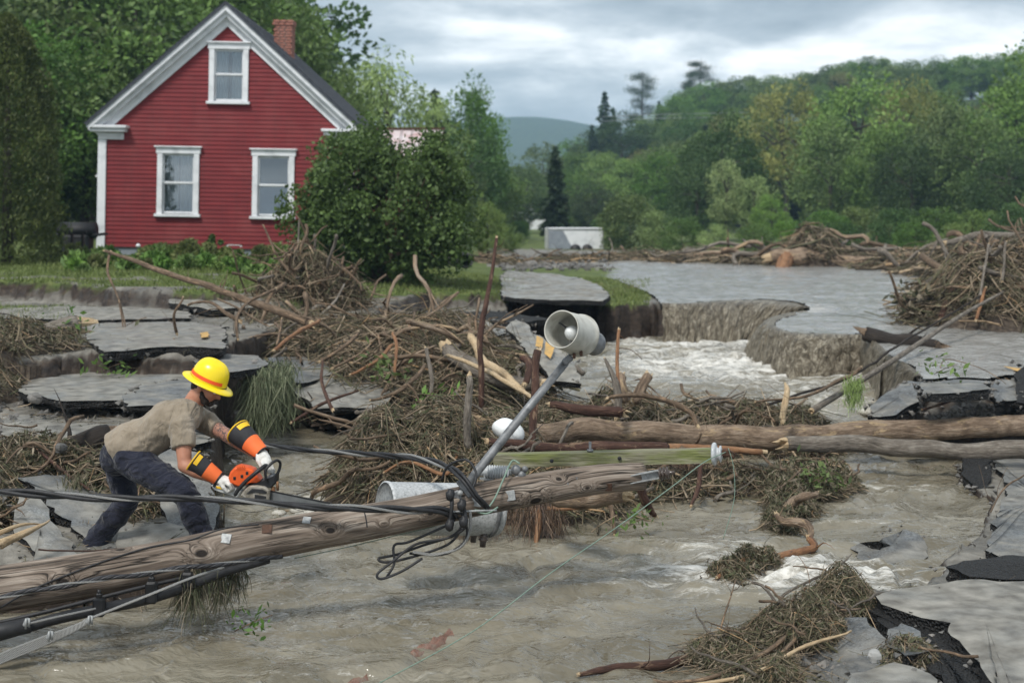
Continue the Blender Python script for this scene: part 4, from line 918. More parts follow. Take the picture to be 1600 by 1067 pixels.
# valley
for k, px, yt, D, w_, l in [
 ('fir', 945, 143, 225, .8, 'tall dark pointed conifer at the right end of the distant mountain'),
 ('fir', 925, 195, 215, .8, 'lower dark conifer left of the tall pointed one'),
 ('spruce', 868, 228, 92, 1.15, 'narrow dark spruce standing alone in the valley behind the white box'),
 ('round', 850, 232, 190, 1.0, 'rounded valley tree left of and behind the lone spruce'),
 ('round2', 905, 238, 170, 1.0, 'mid green valley tree right of the lone spruce'),
 ('round', 820, 262, 165, 1.1, 'soft green tree below the distant mountain'),
 ('bright', 945, 240, 160, 1.2, 'lighter green tree right of the lone spruce'),
 ('olive', 1010, 235, 160, 1.0, 'yellow brown tinted tree mid valley'),
 ('bright', 985, 250, 150, 1.1, 'fresh green tree below the ridge pine'),
 ('round', 1060, 240, 150, 1.2, 'wide green tree left of the dark hollow trees'),
 ('round3', 930, 290, 130, 1.2, 'dark bushy tree behind the white box'),
 ('round', 800, 290, 125, 1.2, 'bushy green tree left of the white roof in the valley'),
 ('pine', 1003, 114, 262, .75, 'lone flat-topped pine on the ridge at the skyline'),
 ('pine', 1094, 96, 262, .95, 'leaning ragged pine on the ridge right of the lone pine'),
 ('pine', 1078, 112, 256, .7, 'smaller ragged pine beside the leaning ridge pine'),
 ('round3', 1130, 192, 95, .85, 'dark tree right of the valley opening'),
 ('round3', 1090, 250, 92, .9, 'dark lower tree at the left of the shaded hollow'),
 ('pale', 1135, 250, 84, .8, 'pale yellow-green arching tree catching light before the dark trees'),
 ('pale', 1180, 275, 83, .9, 'pale green leaning tree right of the arching one'),
 ('bright', 1205, 305, 80, .9, 'light green low tree at the flooded edge'),
 ('olive', 1228, 134, 125, .82, 'tall olive tan tree with thin bare trunk'),
 ('round', 1170, 180, 135, 1.1, 'green tree behind the shaded hollow'),
 ('bright2', 1340, 120, 105, 1.0, 'large bright green tree right of the olive tan tree'),
 ('round', 1300, 195, 100, 1.0, 'green tree standing below the large bright one'),
 ('bright', 1390, 200, 92, .9, 'yellow-green tree in front of the bare branched tree'),
 ('olive', 1415, 128, 118, .7, 'thin half bare tree with pale branches'),
 ('bright', 1450, 150, 125, .9, 'bright green tree right of the half bare tree'),
 ('round2', 1480, 165, 95, .85, 'tall green tree on the right hand bank'),
 ('round3', 1425, 215, 88, .9, 'dark green tree behind the right debris heap'),
 ('round', 1530, 190, 86, .9, 'green tree near the right edge of the bank'),
 ('bright2', 1590, 125, 92, 1.0, 'green tree at the far right edge of the picture'),
 ('round3', 1575, 235, 78, 1.0, 'dark leafy tree low at the right edge'),
 ('round2', 1660, 60, 95, 1.0, 'big tree beyond the right edge of the bank'),
]: put(k, px, yt, D, l, wid=w_)
# hillside wood
KN = {'round': 'mid green rounded tree', 'round2': 'taller mid green tree', 'round3': 'dark green rounded tree', 'bright': 'bright green tree', 'bright2': 'taller bright green tree', 'fir': 'dark pointed conifer', 'olive': 'olive yellow tree'}
rs_ = random.Random(3)
for i in range(150):
    D = rs_.choice([135, 155, 175, 200, 225, 250, 262]) * rs_.uniform(.97, 1.03); px = rs_.uniform(905, 1720)
    ys = np.interp(px, SKYX, SKYY); t = min(1, (D - 110) / 150); yt = ys + (1 - t) * np.interp(px, [900, 1200, 1700], [70, 120, 150]) * rs_.uniform(.8, 1.1) + rs_.uniform(-3, 12)
    k = rs_.choice(['round', 'round', 'round2', 'round3', 'bright', 'round3', 'fir', 'bright2', 'olive']); nm = KN[k]
    put(k, px, yt, D, nm + ' standing in the wooded hillside that rises to the right', group=nm + 's of the wooded hillside', wid=rs_.uniform(.9, 1.3))
for i in range(34):
    px = 1085 + i * 19 + rs_.uniform(-6, 6); k = rs_.choice(['round', 'round2', 'round3', 'bright', 'round']); nm = KN[k]
    put(k, px, float(np.interp(px, SKYX, SKYY)) + rs_.uniform(-4, 9), rs_.uniform(238, 262), nm + ' on the skyline of the right hand ridge', group=nm + 's on the right ridge skyline', wid=rs_.uniform(1.2, 1.6))
for k, px, yt, w_ in [('round3', 972, 182, 1.2), ('fir', 1030, 158, .9), ('round2', 1055, 150, 1.2), ('round', 900, 222, 1.2), ('round3', 925, 212, 1.1), ('round', 1010, 185, 1.3), ('fir', 958, 168, .9)]: put(k, px, yt, rs_.uniform(215, 235), KN[k] + ' on the left shoulder of the ridge near px%d' % 0 if 0 else KN[k] + ' on the left shoulder of the ridge below the pines', group=KN[k] + 's on the ridge shoulder', wid=w_)
for i in range(26):
    D = rs_.uniform(100, 240); px = rs_.uniform(690, 930); put(rs_.choice(['round', 'round3', 'fir', 'bright', 'round2']), px, rs_.uniform(262, 300), D, 'rounded tree of the valley floor wood below the distant mountain', group='trees of the valley floor', wid=rs_.uniform(.9, 1.3))
for i in range(30):
    D = rs_.uniform(66, 110); px = rs_.uniform(-150, 400); put(rs_.choice(['round', 'round3', 'round2']), px, rs_.uniform(-110, 40) + max(0, px - 380) * .7, D, 'tree deep in the dark wood behind the house', group='trees deep in the wood', wid=1.2)
# shrubs along the far bank
for i, (k, px, yt, D) in enumerate([('bush', 985, 305, 72), ('bush_pale', 1030, 330, 70), ('bush_dark', 955, 335, 75), ('bush', 1065, 340, 66), ('bush_bright', 1240, 345, 60), ('bush', 1290, 330, 62), ('bush_bright', 1350, 325, 64), ('bush_dark', 1400, 330, 60), ('bush', 1460, 325, 58), ('bush_bright', 1520, 330, 56), ('bush_dark', 1585, 320, 54), ('bush', 1180, 350, 64), ('bush_pale', 1115, 350, 64), ('bush', 1640, 300, 56), ('bush', 810, 345, 95), ('bush_bright', 790, 350, 60), ('bush_dark', 1320, 350, 55), ('bush', 1430, 348, 52), ('bush_bright', 1490, 352, 50)]):
    put(k, px, yt, D, {'bush': 'mid green', 'bush_dark': 'dark green', 'bush_bright': 'fresh yellow-green', 'bush_pale': 'pale grey-green'}[k] + ' low bush along the far side of the flooded road', 'bush', {'bush': 'mid green', 'bush_dark': 'dark', 'bush_bright': 'bright', 'bush_pale': 'pale'}[k] + ' bushes along the far bank', wid=1.1)

# arborvitae at the left edge
def cedar(px, ytop, D, wpx, label):
    x = (px - 800) / F * D; zb = zl(x, D); h = H + (HOR - ytop) / F * D - zb; r = wpx / 2 * pxm(D); n = 30000
    z = rng.uniform(0, 1, n) ** .85; an = rng.uniform(0, 6.28, n); lob = 1 + .22 * np.sin(an * 5 + z * 9) * .6 + .2 * fbm(an * 3, z * 14, 4, 5); rr = r * (1 - z ** 2.2) ** .6 * lob * rng.uniform(.72, 1.05, n)
    C = np.stack([np.cos(an) * rr, np.sin(an) * rr, z * h], 1); dr = np.stack([np.cos(an) * .5, np.sin(an) * .5, np.full(n, .8)], 1)
    V, Fa, rn = leaf_quads(C, .10, dr, np.clip(.5 + .45 * fbm(an * 4, z * 16, 4, 9) + rng.uniform(-.25, .25, n), 0, 1), .4)
    root = empty('cedar_tree', (x, D, zb)); fast_mesh('crown', V, Fa, M['leaf_cedar'], {'rnd': rn}, parent=root); b = MB(); b.tube([(0, 0, -.3), (0, 0, h * .9)], [.14, .03], n=8, lump=.1); b.build('trunk', M['trunk'], root)
    tag(root, label, 'tree')
cedar(12, 22, 30, 165, 'tall dark columnar cedar at the left edge of the lawn')
# big round shrub
def shrub(px, ybase, ytop, D, wpx, label, n=26000, size=.10, mat='leaf_lilac', seed=21, name='round_shrub', cl=130, depth=.8):
    x = (px - 800) / F * D; zb = zl(x, D) - .05; h = H + (HOR - ytop) / F * D - zb; r = wpx / 2 * pxm(D)
    rs = np.random.default_rng(seed); u = rs.normal(size=(cl, 3)); u /= np.linalg.norm(u, axis=1)[:, None]; rad = rs.uniform(.35, 1, cl) ** .4
    lob = np.array([1 + .22 * mnoise.noise(Vector(tuple(q * 1.7)) + Vector((seed, 0, 0))) for q in u])
    cc = u * (rad * lob)[:, None] * np.array([r * .92, r * depth, h * .47]) * (1 + .10 * np.sign(u) * 0) + np.array([0, 0, h * .46]); cc[:, 2] = np.maximum(cc[:, 2], .12)
    k = rs.integers(0, cl, n); o_ = rs.normal(size=(n, 3)); o_ /= np.linalg.norm(o_, axis=1)[:, None]; crr = r * .21 * rs.uniform(.6, 1.4, cl)[k] * rs.uniform(.2, 1, n) ** .4
    C = cc[k] + o_ * crr[:, None]; C = C[C[:, 2] > .02]; 
    V, Fa, rn = leaf_quads(C, size, None, None, .62, .2)
    root = empty(name, (x, D, zb)); fast_mesh('foliage', V, Fa, M[mat], {'rnd': rn}, parent=root)
    b = MB()
    for q in range(0, cl, 5): b.tube(spline([Vector((rs.uniform(-.2, .2), rs.uniform(-.2, .2), -.1)), Vector(tuple(cc[q] * np.array([.45, .45, .5]))), Vector(tuple(cc[q]))], 3), [.03, .008], n=5)
    b.build('stems', M['branch'], root); return tag(root, label, 'shrub')
shrub(600, 420, 186, 27.5, 306, 'big round dark green shrub covering the right corner of the red house', n=36000, cl=170)
shrub(338, 405, 352, 33.2, 34, 'small dark upright shrub by the basement window', 1500, .09, seed=5, name='small_shrub', cl=16)
# garden bed: leafy perennials and grass, each clump its own plant
def plant_proto(seed, n, h, r, mat, size, name='garden_plant'):
    rs = np.random.default_rng(seed); an = rs.uniform(0, 6.28, n); t = rs.uniform(.1, 1, n); rr = r * t * rs.uniform(.3, 1, n)
    C = np.stack([np.cos(an) * rr, np.sin(an) * rr, h * (1.1 - .5 * (rr / r) ** 2) * rs.uniform(.35, 1, n)], 1); dr = np.stack([np.cos(an) * .7, np.sin(an) * .7, np.full(n, .7)], 1)
    V, Fa, rn = leaf_quads(C, size, dr, None, .42); return fast_mesh(name, V, Fa, M[mat], {'rnd': rn})
pl = [plant_proto(1, 260, .42, .38, 'plant', .17), plant_proto(2, 420, .5, .35, 'grassblade', .2), plant_proto(3, 220, .35, .4, 'plant', .22), plant_proto(4, 300, .3, .3, 'leaf_bright', .12)]
n_ = 0
for i in range(88):
    px = random.uniform(108, 470); D = random.uniform(26.5, 33.4); x = (px - 800) / F * D
    src = random.choice(pl); 
    if i < 4: o = pl[i]
    else: o = src.copy(); COL.objects.link(o)
    s = random.uniform(.45, .85); o.location = (x, D, zl(x, D) - .03); o.scale = (s, s, s * random.uniform(.8, 1.2)); o.rotation_euler = (0, 0, random.uniform(0, 6.28))
    tag(o, 'leafy green plant in the overgrown bed along the house foundation', 'plant', 'plants in the bed by the house')
# lawn grass
n = 60000; px = rng.uniform(-150, 1035, n); D = rng.uniform(19, 34, n) ; x = (px - 800) / F * D; z, g = zland(x, D); k = (g > .5); x, D, z = x[k], D[k], z[k]; m = len(x)
an = rng.uniform(0, 6.28, m); hh = rng.uniform(.02, .09, m) * (.6 + .9 * vnoise(x * 1.5, D * 1.5, 3)); wd = .012
V = np.stack([np.stack([x - np.cos(an) * wd, D - np.sin(an) * wd, z - .01], 1), np.stack([x + np.cos(an) * wd, D + np.sin(an) * wd, z - .01], 1), np.stack([x + rng.normal(size=m) * .04, D + rng.normal(size=m) * .04, z + hh], 1)], 1).reshape(-1, 3)
tag(fast_mesh('lawn_grass', V, np.arange(3 * m).reshape(m, 3), M['grassblade'], {'rnd': np.repeat(rng.uniform(0, .8, m), 3)}), kind='stuff')
# small white flowers in the bed
for px, py in [(216, 384), (233, 397), (246, 395), (150, 408)]:
    c = P(px, py, 32.0); b = MB(); root = empty('white_flower', (c.x, c.y, c.z - .35)); b.ell((0, 0, .35), (.055, .055, .045), n=8, m=6); b.build('blossom', M['white'], root); b = MB(); b.tube([(0, 0, -.1), (.01, 0, .33)], .006, n=4); b.build('stem', M['plant'], root); tag(root, 'white flower head in the bed by the house', 'flower', 'white flowers in the bed')
# haze
hz_b = MB(); hz_b.box((0, 800, 60), (6400, 1960, 124)); 
tH = bpy.data.materials.new('thin_haze'); tH.use_nodes = True; tt = tH.node_tree; tt.nodes.clear(); vo_ = tt.nodes.new('ShaderNodeVolumePrincipled'); vo_.inputs['Color'].default_value = (.50, .74, 1.0, 1); vo_.inputs['Density'].default_value = .00038; vo_.inputs['Anisotropy'].default_value = 0.0
oo = tt.nodes.new('ShaderNodeOutputMaterial'); tt.links.new(vo_.outputs[0], oo.inputs['Volume'])
tag(hz_b.build('haze', tH), kind='stuff')
# ------------------------------------------------------------------ asphalt slabs
def jag(ring, step=.09, amp=.03, seed=0):
    out = []; n = len(ring)
    for i in range(n):
        a, b = Vector(ring[i]), Vector(ring[(i + 1) % n]); k = max(1, int((b - a).length / step))
        for j in range(k):
            p = a.lerp(b, j / k); d = Vector((mnoise.noise(p * 5 + Vector((seed, 0, 0))), mnoise.noise(p * 5 + Vector((0, seed, 3))), 0)) * amp * 1.6 + Vector((mnoise.noise(p * 19), mnoise.noise(p * 19 + Vector((7, 7, 7))), 0)) * amp * .8
            out.append(p + d)
    return out
def slab(ring, label, thick=.11, top='asphalt', name='asphalt_slab', nrm=None, amp=.035, dome=.012, cat='slab', group=None, lean=1.0, kind=None):
    """broken plate: rough top fan, ragged dark broken edge as its own part"""
    thick = thick * (.62 if ring[0].y > 12 else 1); ring = [Vector(q) for q in ring]; c0 = sum(ring, Vector()) / len(ring)
    if nrm is None:
        nrm = Vector()
        for i in range(len(ring)): nrm += (ring[i] - c0).cross(ring[(i + 1) % len(ring)] - c0)
        nrm.normalize(); nrm = nrm if nrm.z > 0 else -nrm
    seed = random.uniform(0, 99); r0 = jag(ring, .08, amp, seed); n = len(r0); root = empty(name, c0)
    V = []; Fc = []; K = 5
    for k in range(K + 1):
        t = 1 - k / (K + .001) if k < K else 0
        for p in r0:
            q = c0.lerp(p, t if k < K else .03); h = mnoise.noise(q * 3.1 + Vector((seed, 0, 0))) * .02 + mnoise.noise(q * 11) * .006; V.append(q - c0 + nrm * (h + dome * (1 - t)))
    for k in range(K):
        for j in range(n): Fc.append((k * n + j, k * n + (j + 1) % n, (k + 1) * n + (j + 1) % n, (k + 1) * n + j))
    b = MB(); b.add([tuple(q) for q in V], Fc + [[K * n + j for j in range(n)]], smooth=True); b.build('top_surface', M[top], root)
    b = MB(); W_ = []; L = 5
    for k in range(L + 1):
        t = k / L
        for j, p in enumerate(r0):
            out = (p - c0); out.normalize(); d = mnoise.noise(p * 12 + nrm * (t * 3) + Vector((seed, 2, 0))) * .028 * (1 if 0 < k else 0) - .02 * t - .014 * (k == 1)
            tt_ = thick * (1 + .35 * mnoise.noise(p * 4 + Vector((3, seed, 0))))
            W_.append(p - c0 + out * d * lean - nrm * (tt_ * t) + (nrm * Vector(V[j]).dot(nrm) * 0 if k else nrm * .003) * 1)
            if k == 0: W_[-1] = Vector(V[j]) + out * .001
    Ff = [(k * n + j, (k + 1) * n + j, (k + 1) * n + (j + 1) % n, k * n + (j + 1) % n) for k in range(L) for j in range(n)] + [[L * n + j for j in range(n)][::-1]]
    b.add([tuple(q) for q in W_], Ff, smooth=False); b.build('broken_edge', M['broken'], root)
    return tag(root, label, cat, group, kind)
g_ = lambda lst, z: [G(a, b, z) for a, b in lst]
slab(g_([(132, 507), (200, 503), (300, 503), (352, 510), (352, 545), (260, 543), (165, 549), (138, 532)], 1.13), 'long pale silt covered asphalt slab crossing behind the worker with an orange paint mark', .16, 'asphalt_pale')
slab(g_([(25, 612), (60, 585), (100, 562), (150, 553), (260, 552), (300, 560), (330, 585), (290, 606), (200, 625), (100, 628)], .86), 'wide pale slab lower than the orange marked one with a leafy sprig lying on it', .12, 'asphalt_pale')
slab(g_([(188, 622), (230, 600), (280, 592), (315, 600), (320, 628), (270, 634), (200, 634)], .90), 'dark gravelly slab directly behind the worker and his helmet', .10, 'asphalt')
slab(g_([(303, 563), (345, 552), (405, 556), (420, 570), (372, 580), (318, 584)], 1.0), 'dark slab ledge right behind the hard hat', .12, 'asphalt')
slab(g_([(0, 640), (80, 628), (190, 632), (260, 645), (250, 672), (160, 680), (0, 690)], .68), 'muddy asphalt slab lying level at the left behind the worker', .10, 'asphalt_muddy')
slab(g_([(205, 660), (262, 648), (330, 660), (330, 690), (240, 700)], .60), 'muddy slab piece under the worker\'s back', .10, 'asphalt_muddy')
slab(g_([(0, 482), (120, 478), (290, 478), (300, 497), (160, 500), (0, 497)], 1.16), 'dark wet road slab stretching below the lawn edge', .08, 'asphalt_muddy')
slab([P(270, 462, 21.6), P(420, 466, 21.2), P(430, 478, 20.3), P(330, 484, 20.0), P(262, 472, 20.8)], 'muddy slab tilted against the torn lawn edge', .14, 'asphalt_muddy')
slab([P(462, 582, 16.6), P(560, 574, 17.2), P(640, 600, 16.6), P(600, 636, 15.6), P(500, 640, 15.4), P(455, 612, 15.9)], 'large grey slab sliding into the river below the left brush heap', .10, 'asphalt_muddy')
slab([P(420, 560, 17.2), P(500, 556, 17.6), P(520, 585, 16.6), P(470, 600, 16.0), P(415, 585, 16.4)], 'dark torn asphalt hanging over a black hollow right of the drooping needles', .18, 'asphalt')
slab([P(30, 745, 10.9), P(95, 742, 11.3), P(205, 778, 11.1), P(300, 822, 10.5), P(262, 852, 10.0), P(150, 858, 9.9), P(95, 800, 10.4)], 'large dark rough slab tilted under the worker\'s rear boot', .13, 'asphalt', amp=.05)
slab([P(26, 772, 10.5), P(60, 780, 10.5), P(95, 830, 10.1), P(125, 866, 9.7), P(60, 878, 9.5), P(20, 820, 10.1)], 'pale grey slab at the far left edge under the cable', .12, 'asphalt_pale')
slab([P(232, 722, 11.0), P(262, 700, 11.3), P(312, 708, 11.2), P(342, 800, 10.4), P(332, 838, 10.05), P(262, 820, 10.3)], 'upright grey slab behind the worker\'s front leg', .14, 'asphalt')
slab([P(200, 800, 10.6), P(262, 806, 10.5), P(330, 840, 9.95), P(240, 866, 9.75), P(178, 862, 9.8)], 'grey slab between the worker\'s boots', .12, 'asphalt_muddy')
# centre bank driveway slab, slab with yellow paint
slab(g_([(782, 432), (792, 422), (860, 428), (905, 434), (938, 446), (952, 462), (945, 470), (870, 469), (820, 468), (785, 462)], 1.10), 'pale driveway slab on top of the torn bank beside the falls', .13, 'asphalt_pale')
ys = slab([P(806, 498, 18.2), P(838, 520, 17.6), P(900, 566, 16.6), P(906, 600, 15.9), P(868, 594, 16.0), P(826, 552, 16.9), P(790, 512, 17.8)], 'tilted road slab with two yellow paint marks behind the street lamp', .10, 'asphalt_pale')
slab([P(680, 498, 20.5), P(760, 502, 20.2), P(800, 520, 19.2), P(745, 530, 19.0), P(690, 515, 19.8)], 'grey slab caught on top of the brush below the torn bank', .10, 'asphalt_muddy')
slab([P(680, 488, 22.5), P(770, 486, 22.5), P(860, 498, 21.8), P(820, 504, 21.2), P(720, 497, 21.8)], 'black broken asphalt layer fallen at the foot of the torn bank', .12, 'broken')
# right
def rs_slab(pts, label, **k): return slab([P(*q) for q in pts], label, **k)
rs_slab([(1356, 652, 14.6), (1368, 628, 15.0), (1418, 593, 15.6), (1440, 596, 15.4), (1436, 622, 15.0), (1404, 648, 14.5)], 'tilted grey slab with ridged top below the flooded road edge', thick=.16, top='asphalt')
slab(g_([(1438, 598), (1500, 591), (1546, 594), (1544, 608), (1500, 612), (1442, 614)], .80), 'thick black edged slab of the torn flooded road', .17, 'asphalt')
slab([P(1540, 604, 15.2), P(1560, 592, 15.5), P(1592, 596, 15.5), P(1590, 624, 14.9), P(1556, 628, 14.8)], 'small tilted grey piece beside the black edged slab', .12, 'asphalt')
slab([P(1585, 580, 15.6), P(1610, 560, 15.9), P(1680, 570, 15.6), P(1680, 640, 14.6), P(1592, 628, 14.8)], 'dark torn slab cut by the right edge of the picture', .2, 'broken')
slab([G(1322, 858, .00), G(1345, 850, .04), G(1372, 846, .09), G(1412, 824, .12), G(1432, 832, .10), G(1452, 856, .02), G(1430, 890, -.05), G(1370, 892, -.06)], 'wet asphalt slab breaking the river surface right of the orange root', .10, 'asphalt')
slab(g_([(1545, 712), (1640, 700), (1760, 720), (1760, 870), (1600, 880), (1540, 862), (1560, 800), (1575, 760)], .14), 'smooth grey road slab at the right edge above the black crack', .09, 'asphalt')
rs_slab([(1503, 716, 13.6), (1546, 716, 13.5), (1546, 770, 12.9), (1530, 778, 12.8), (1506, 742, 13.2)], 'black torn lump of asphalt standing under the logs', thick=.2, top='broken')
slab(g_([(1472, 886), (1510, 878), (1600, 868), (1700, 866), (1700, 900), (1600, 903), (1520, 902)], .20), 'black upturned asphalt edge pointing left across the river bank', .10, 'broken')
slab(g_([(1372, 930), (1420, 915), (1520, 908), (1640, 905), (1800, 910), (1850, 1150), (1620, 1150), (1545, 1062), (1505, 1010), (1482, 972), (1420, 955), (1375, 945)], .26), 'big mud coated slab filling the lower right corner', .15, 'asphalt_silt', amp=.03)
slab(g_([(1345, 925), (1372, 922), (1430, 950), (1490, 965), (1515, 1005), (1560, 1060), (1640, 1150), (1560, 1150), (1470, 1060), (1420, 1010), (1385, 975), (1345, 945)], .19), 'black broken underlayer between the corner slab and the grey pieces', .16, 'broken', amp=.05)
slab(g_([(1385, 985), (1410, 972), (1442, 985), (1450, 1020), (1420, 1030), (1390, 1012)], .24), 'small pentagonal grey asphalt piece on the black underlayer', .10, 'asphalt')
slab([G(1232, 1062, .02), G(1262, 1000, .10), G(1310, 962, .20), G(1352, 962, .24), G(1385, 1000, .22), G(1400, 1040, .18), G(1420, 1140, .1), G(1250, 1140, .0)], 'tilted grey slab at the bottom edge left of the black underlayer', .10, 'asphalt', amp=.03)
slab(g_([(1330, 1050), (1400, 1035), (1470, 1062), (1500, 1150), (1340, 1150)], .24), 'muddy slab fragment at the bottom right under dry grass', .1, 'asphalt_muddy')
# paint marks (flat print lying 4 mm above the slab tops)
def mark(ring, label, name='paint_mark', mat='paint_yellow'):
    b = MB(); rr = jag(ring, .05, .01); b.poly(rr, .004, (0, 0, 1)); o = b.build(name, M[mat], center=True); return tag(o, label, 'road marking')
c_ = lambda a, b_, D: P(a, b_, D) + Vector((0, 0, .045))
mark([c_(838, 530, 17.25), c_(849, 535, 17.2), c_(846, 549, 16.95), c_(836, 546, 16.95)], 'left of two yellow paint marks on the tilted road slab')
mark([c_(853, 539, 17.05), c_(866, 549, 16.85), c_(860, 566, 16.6), c_(850, 558, 16.7)], 'right of two yellow paint marks on the tilted road slab')
mark([G(313, 520, 1.165), G(325, 518, 1.165), G(326, 526, 1.165), G(315, 527, 1.165)], 'small orange paint mark on the long pale slab behind the worker')
# orange paint showing through the shallow water on the flooded road at the right
mark([G(1568, 572, .805), G(1600, 576, .805), G(1640, 585, .80), G(1640, 590, .80), G(1598, 582, .80)], 'orange road line under thin water at the right edge')
# crumbs of broken asphalt, mud clods and chips lying about the slabs
b = MB(); SL = [o for o in COL.objects if o.name.startswith('asphalt_slab')]; CR = []
for o in SL:
    vv = [v_.co + o.location for v_ in o.children[0].data.vertices]
    for i in range(70):
        v_ = random.choice(vv); k = random.random(); CR.append((v_.x + random.gauss(0, .05), v_.y + random.gauss(0, .05), v_.z + .005 if k < .55 else None, random.uniform(.006, .022) * (1 if v_.y < 12 else 1.6)))
for (x, y, z, r_) in CR:
    if z is None: x += random.gauss(0, .12); y -= abs(random.gauss(0, .12)); z = max(zl(x, y), -.02)
    V = np.array([(r_, 0, 0), (0, r_ * .8, 0), (-r_, 0, 0), (0, -r_ * .9, 0), (0, 0, r_ * .6), (0, 0, -r_)]) + rng.normal(size=(6, 3)) * r_ * .3
    b.add(V + np.array([x, y, z + r_ * .2]), [(0, 1, 4), (1, 2, 4), (2, 3, 4), (3, 0, 4), (1, 0, 5), (2, 1, 5), (3, 2, 5), (0, 3, 5)], rnd=random.random(), smooth=False)
tag(b.build('asphalt_crumbs', M['stone']), kind='stuff')
# stones
def stone(c, r, mat='stone', fl=.7):
    b = MB(); b.ell((0, 0, 0), (r, r * random.uniform(.7, 1), r * fl), n=9, m=7); v = b.v[0]
    for i in range(len(v)): q = Vector(tuple(v[i])); v[i] = np.array(tuple(q * (1 + .35 * mnoise.noise(q * (1.6 / r) + Vector(c)))))
    b.sm = [False] * len(b.sm)
    o = b.build('rock', M[mat]); o.location = c; o.rotation_euler = (0, 0, random.uniform(0, 6)); return o
for px, py, z, r, l in [(1366, 1024, .30, .05, 'pale pinkish rock on the grey slab at the bottom right'), (55, 622, .90, .07, 'dark wet rock at the left end of the pale slab'), (95, 700, .70, .06, 'small rock on the muddy slab at the left'), (830, 415, 1.05, .22, 'grey boulder on the far gravel left of the flooded road'), (812, 408, 1.05, .2, 'rounded boulder left of the grey boulder on the far gravel'), (860, 402, 1.05, .16, 'smaller boulder on the far gravel right of the grey boulder'), (900, 400, 1.0, .2, 'low rock below the white box')]:
    tag(stone(G(px, py, z), r, 'concrete' if 'pinkish' in l else 'stone'), l, 'rock')
b = MB()
for i in range(2600):   # loose gravel on the torn slope at the right and along the muddy edges
    k = random.random()
    if k < .6: q = G(random.uniform(1405, 1640), random.uniform(616, 668), .35)
    elif k < .8: q = G(random.uniform(0, 330), random.uniform(640, 700), .65)
    elif k < .9: q = G(random.uniform(780, 960), random.uniform(398, 424), 1.0)
    else: q = G(random.uniform(1250, 1500), random.uniform(930, 1060), .1)
    r = random.uniform(.012, .05) * (1 if q.y < 20 else 2.2); z = zl(q.x, q.y); rr = [r * random.uniform(.6, 1.3) for _ in range(3)]
    V = np.array([(rr[0], 0, 0), (0, rr[1], 0), (-rr[0], 0, 0), (0, -rr[1], 0), (0, 0, rr[2] * .8), (0, 0, -rr[2])]) + rng.normal(size=(6, 3)) * r * .2
    b.add(V + np.array([q.x, q.y, z + r * .3]), [(0, 1, 4), (1, 2, 4), (2, 3, 4), (3, 0, 4), (1, 0, 5), (2, 1, 5), (3, 2, 5), (0, 3, 5)], rnd=random.random(), smooth=False)
tag(b.build('gravel', M['stone']), kind='stuff')

# ------------------------------------------------------------------ brush heaps
def bumps(x, y, lst):
    z = np.zeros_like(x)
    for (cx, cy, rx, ry, h) in lst: z = np.maximum(z, h * np.exp(-(((x - cx) / rx) ** 2 + ((y - cy) / ry) ** 2) ** 1.3))
    return z
def bp_(px, D, wpx, ry, h): return ((px - 800) / F * D, D, wpx / F * D, ry, h)
def sticks_mesh(n, sample, heightf, lr, rr, mat, name, label=None, K=5, curl=.35, flat=.35, dirbias=None, zr=(.55, 1.12), nn=3, parent=None, droop=0., stiff=.45):
    """many thin crooked sticks lying over a heap; one mesh of real tubes"""
    x, y = sample(n); n = len(x); h = heightf(x, y); L = lr[0] + (lr[1] - lr[0]) * rng.uniform(0, 1, n) ** 1.9; r = (rr[0] + (rr[1] - rr[0]) * rng.uniform(0, 1, n) ** 2.6) * (.6 + L / lr[1] * .6)
    an = rng.uniform(0, 2 * np.pi, n) if dirbias is None else rng.normal(dirbias[0], dirbias[1], n); el = rng.normal(0, flat, n)
    d = np.stack([np.cos(an) * np.cos(el), np.sin(an) * np.cos(el), np.sin(el)], 1); P0 = np.stack([x, y, h[0] + (h[1]) * rng.uniform(*zr, n)], 1)
    pts = [P0 - d * (L / 2)[:, None]]; cur = d.copy(); cv = rng.normal(size=(n, 3)) * curl
    for k in range(K - 1):
        cur = cur + cv / K + rng.normal(size=(n, 3)) * curl * .5; cur[:, 2] -= droop / K; cur /= np.linalg.norm(cur, axis=1)[:, None]; pts.append(pts[-1] + cur * (L / (K - 1))[:, None])
    pts = np.stack(pts, 1)
    hk = heightf(pts[:, :, 0].ravel(), pts[:, :, 1].ravel()); zf = rng.uniform(*zr, n); rel = pts[:, :, 2] - P0[:, None, 2]; rise = (hk[1].reshape(n, K) * zf[:, None]); cen = (h[1] * zf)[:, None]; drape_ = np.maximum(rise, .35 * rise + .65 * cen - .10)
    pts[:, :, 2] = np.minimum(hk[0].reshape(n, K), h[0][:, None] + .1) * .5 + h[0][:, None] * .5 + drape_ + rel * stiff
    a = np.cross(d, rng.normal(size=(n, 3))); a /= np.linalg.norm(a, axis=1)[:, None]; b_ = np.cross(d, a)
    taper = np.linspace(1, .35, K)[None, :, None]; V = []
    for j in range(nn):
        t = 2 * math.pi * j / nn; V.append(pts + (a * math.cos(t) + b_ * math.sin(t))[:, None, :] * r[:, None, None] * taper)
    V = np.stack(V, 2).reshape(-1, 3); base = (np.arange(n) * K * nn)[:, None, None, None]; kk = (np.arange(K - 1) * nn)[None, :, None, None]; j = np.arange(nn)[None, None, :, None]; j2 = (j + 1) % nn
    Fc = np.concatenate([base + kk + j, base + kk + j2, base + kk + nn + j2, base + kk + nn + j], 3).reshape(-1, 4)
    rn = np.repeat(np.clip(rng.normal(.45, .24, n), 0, 1), K * nn)
    o = fast_mesh(name, V, Fc, mat, {'rnd': rn}, smooth=True, parent=parent); tag(o, label, kind='stuff'); return o
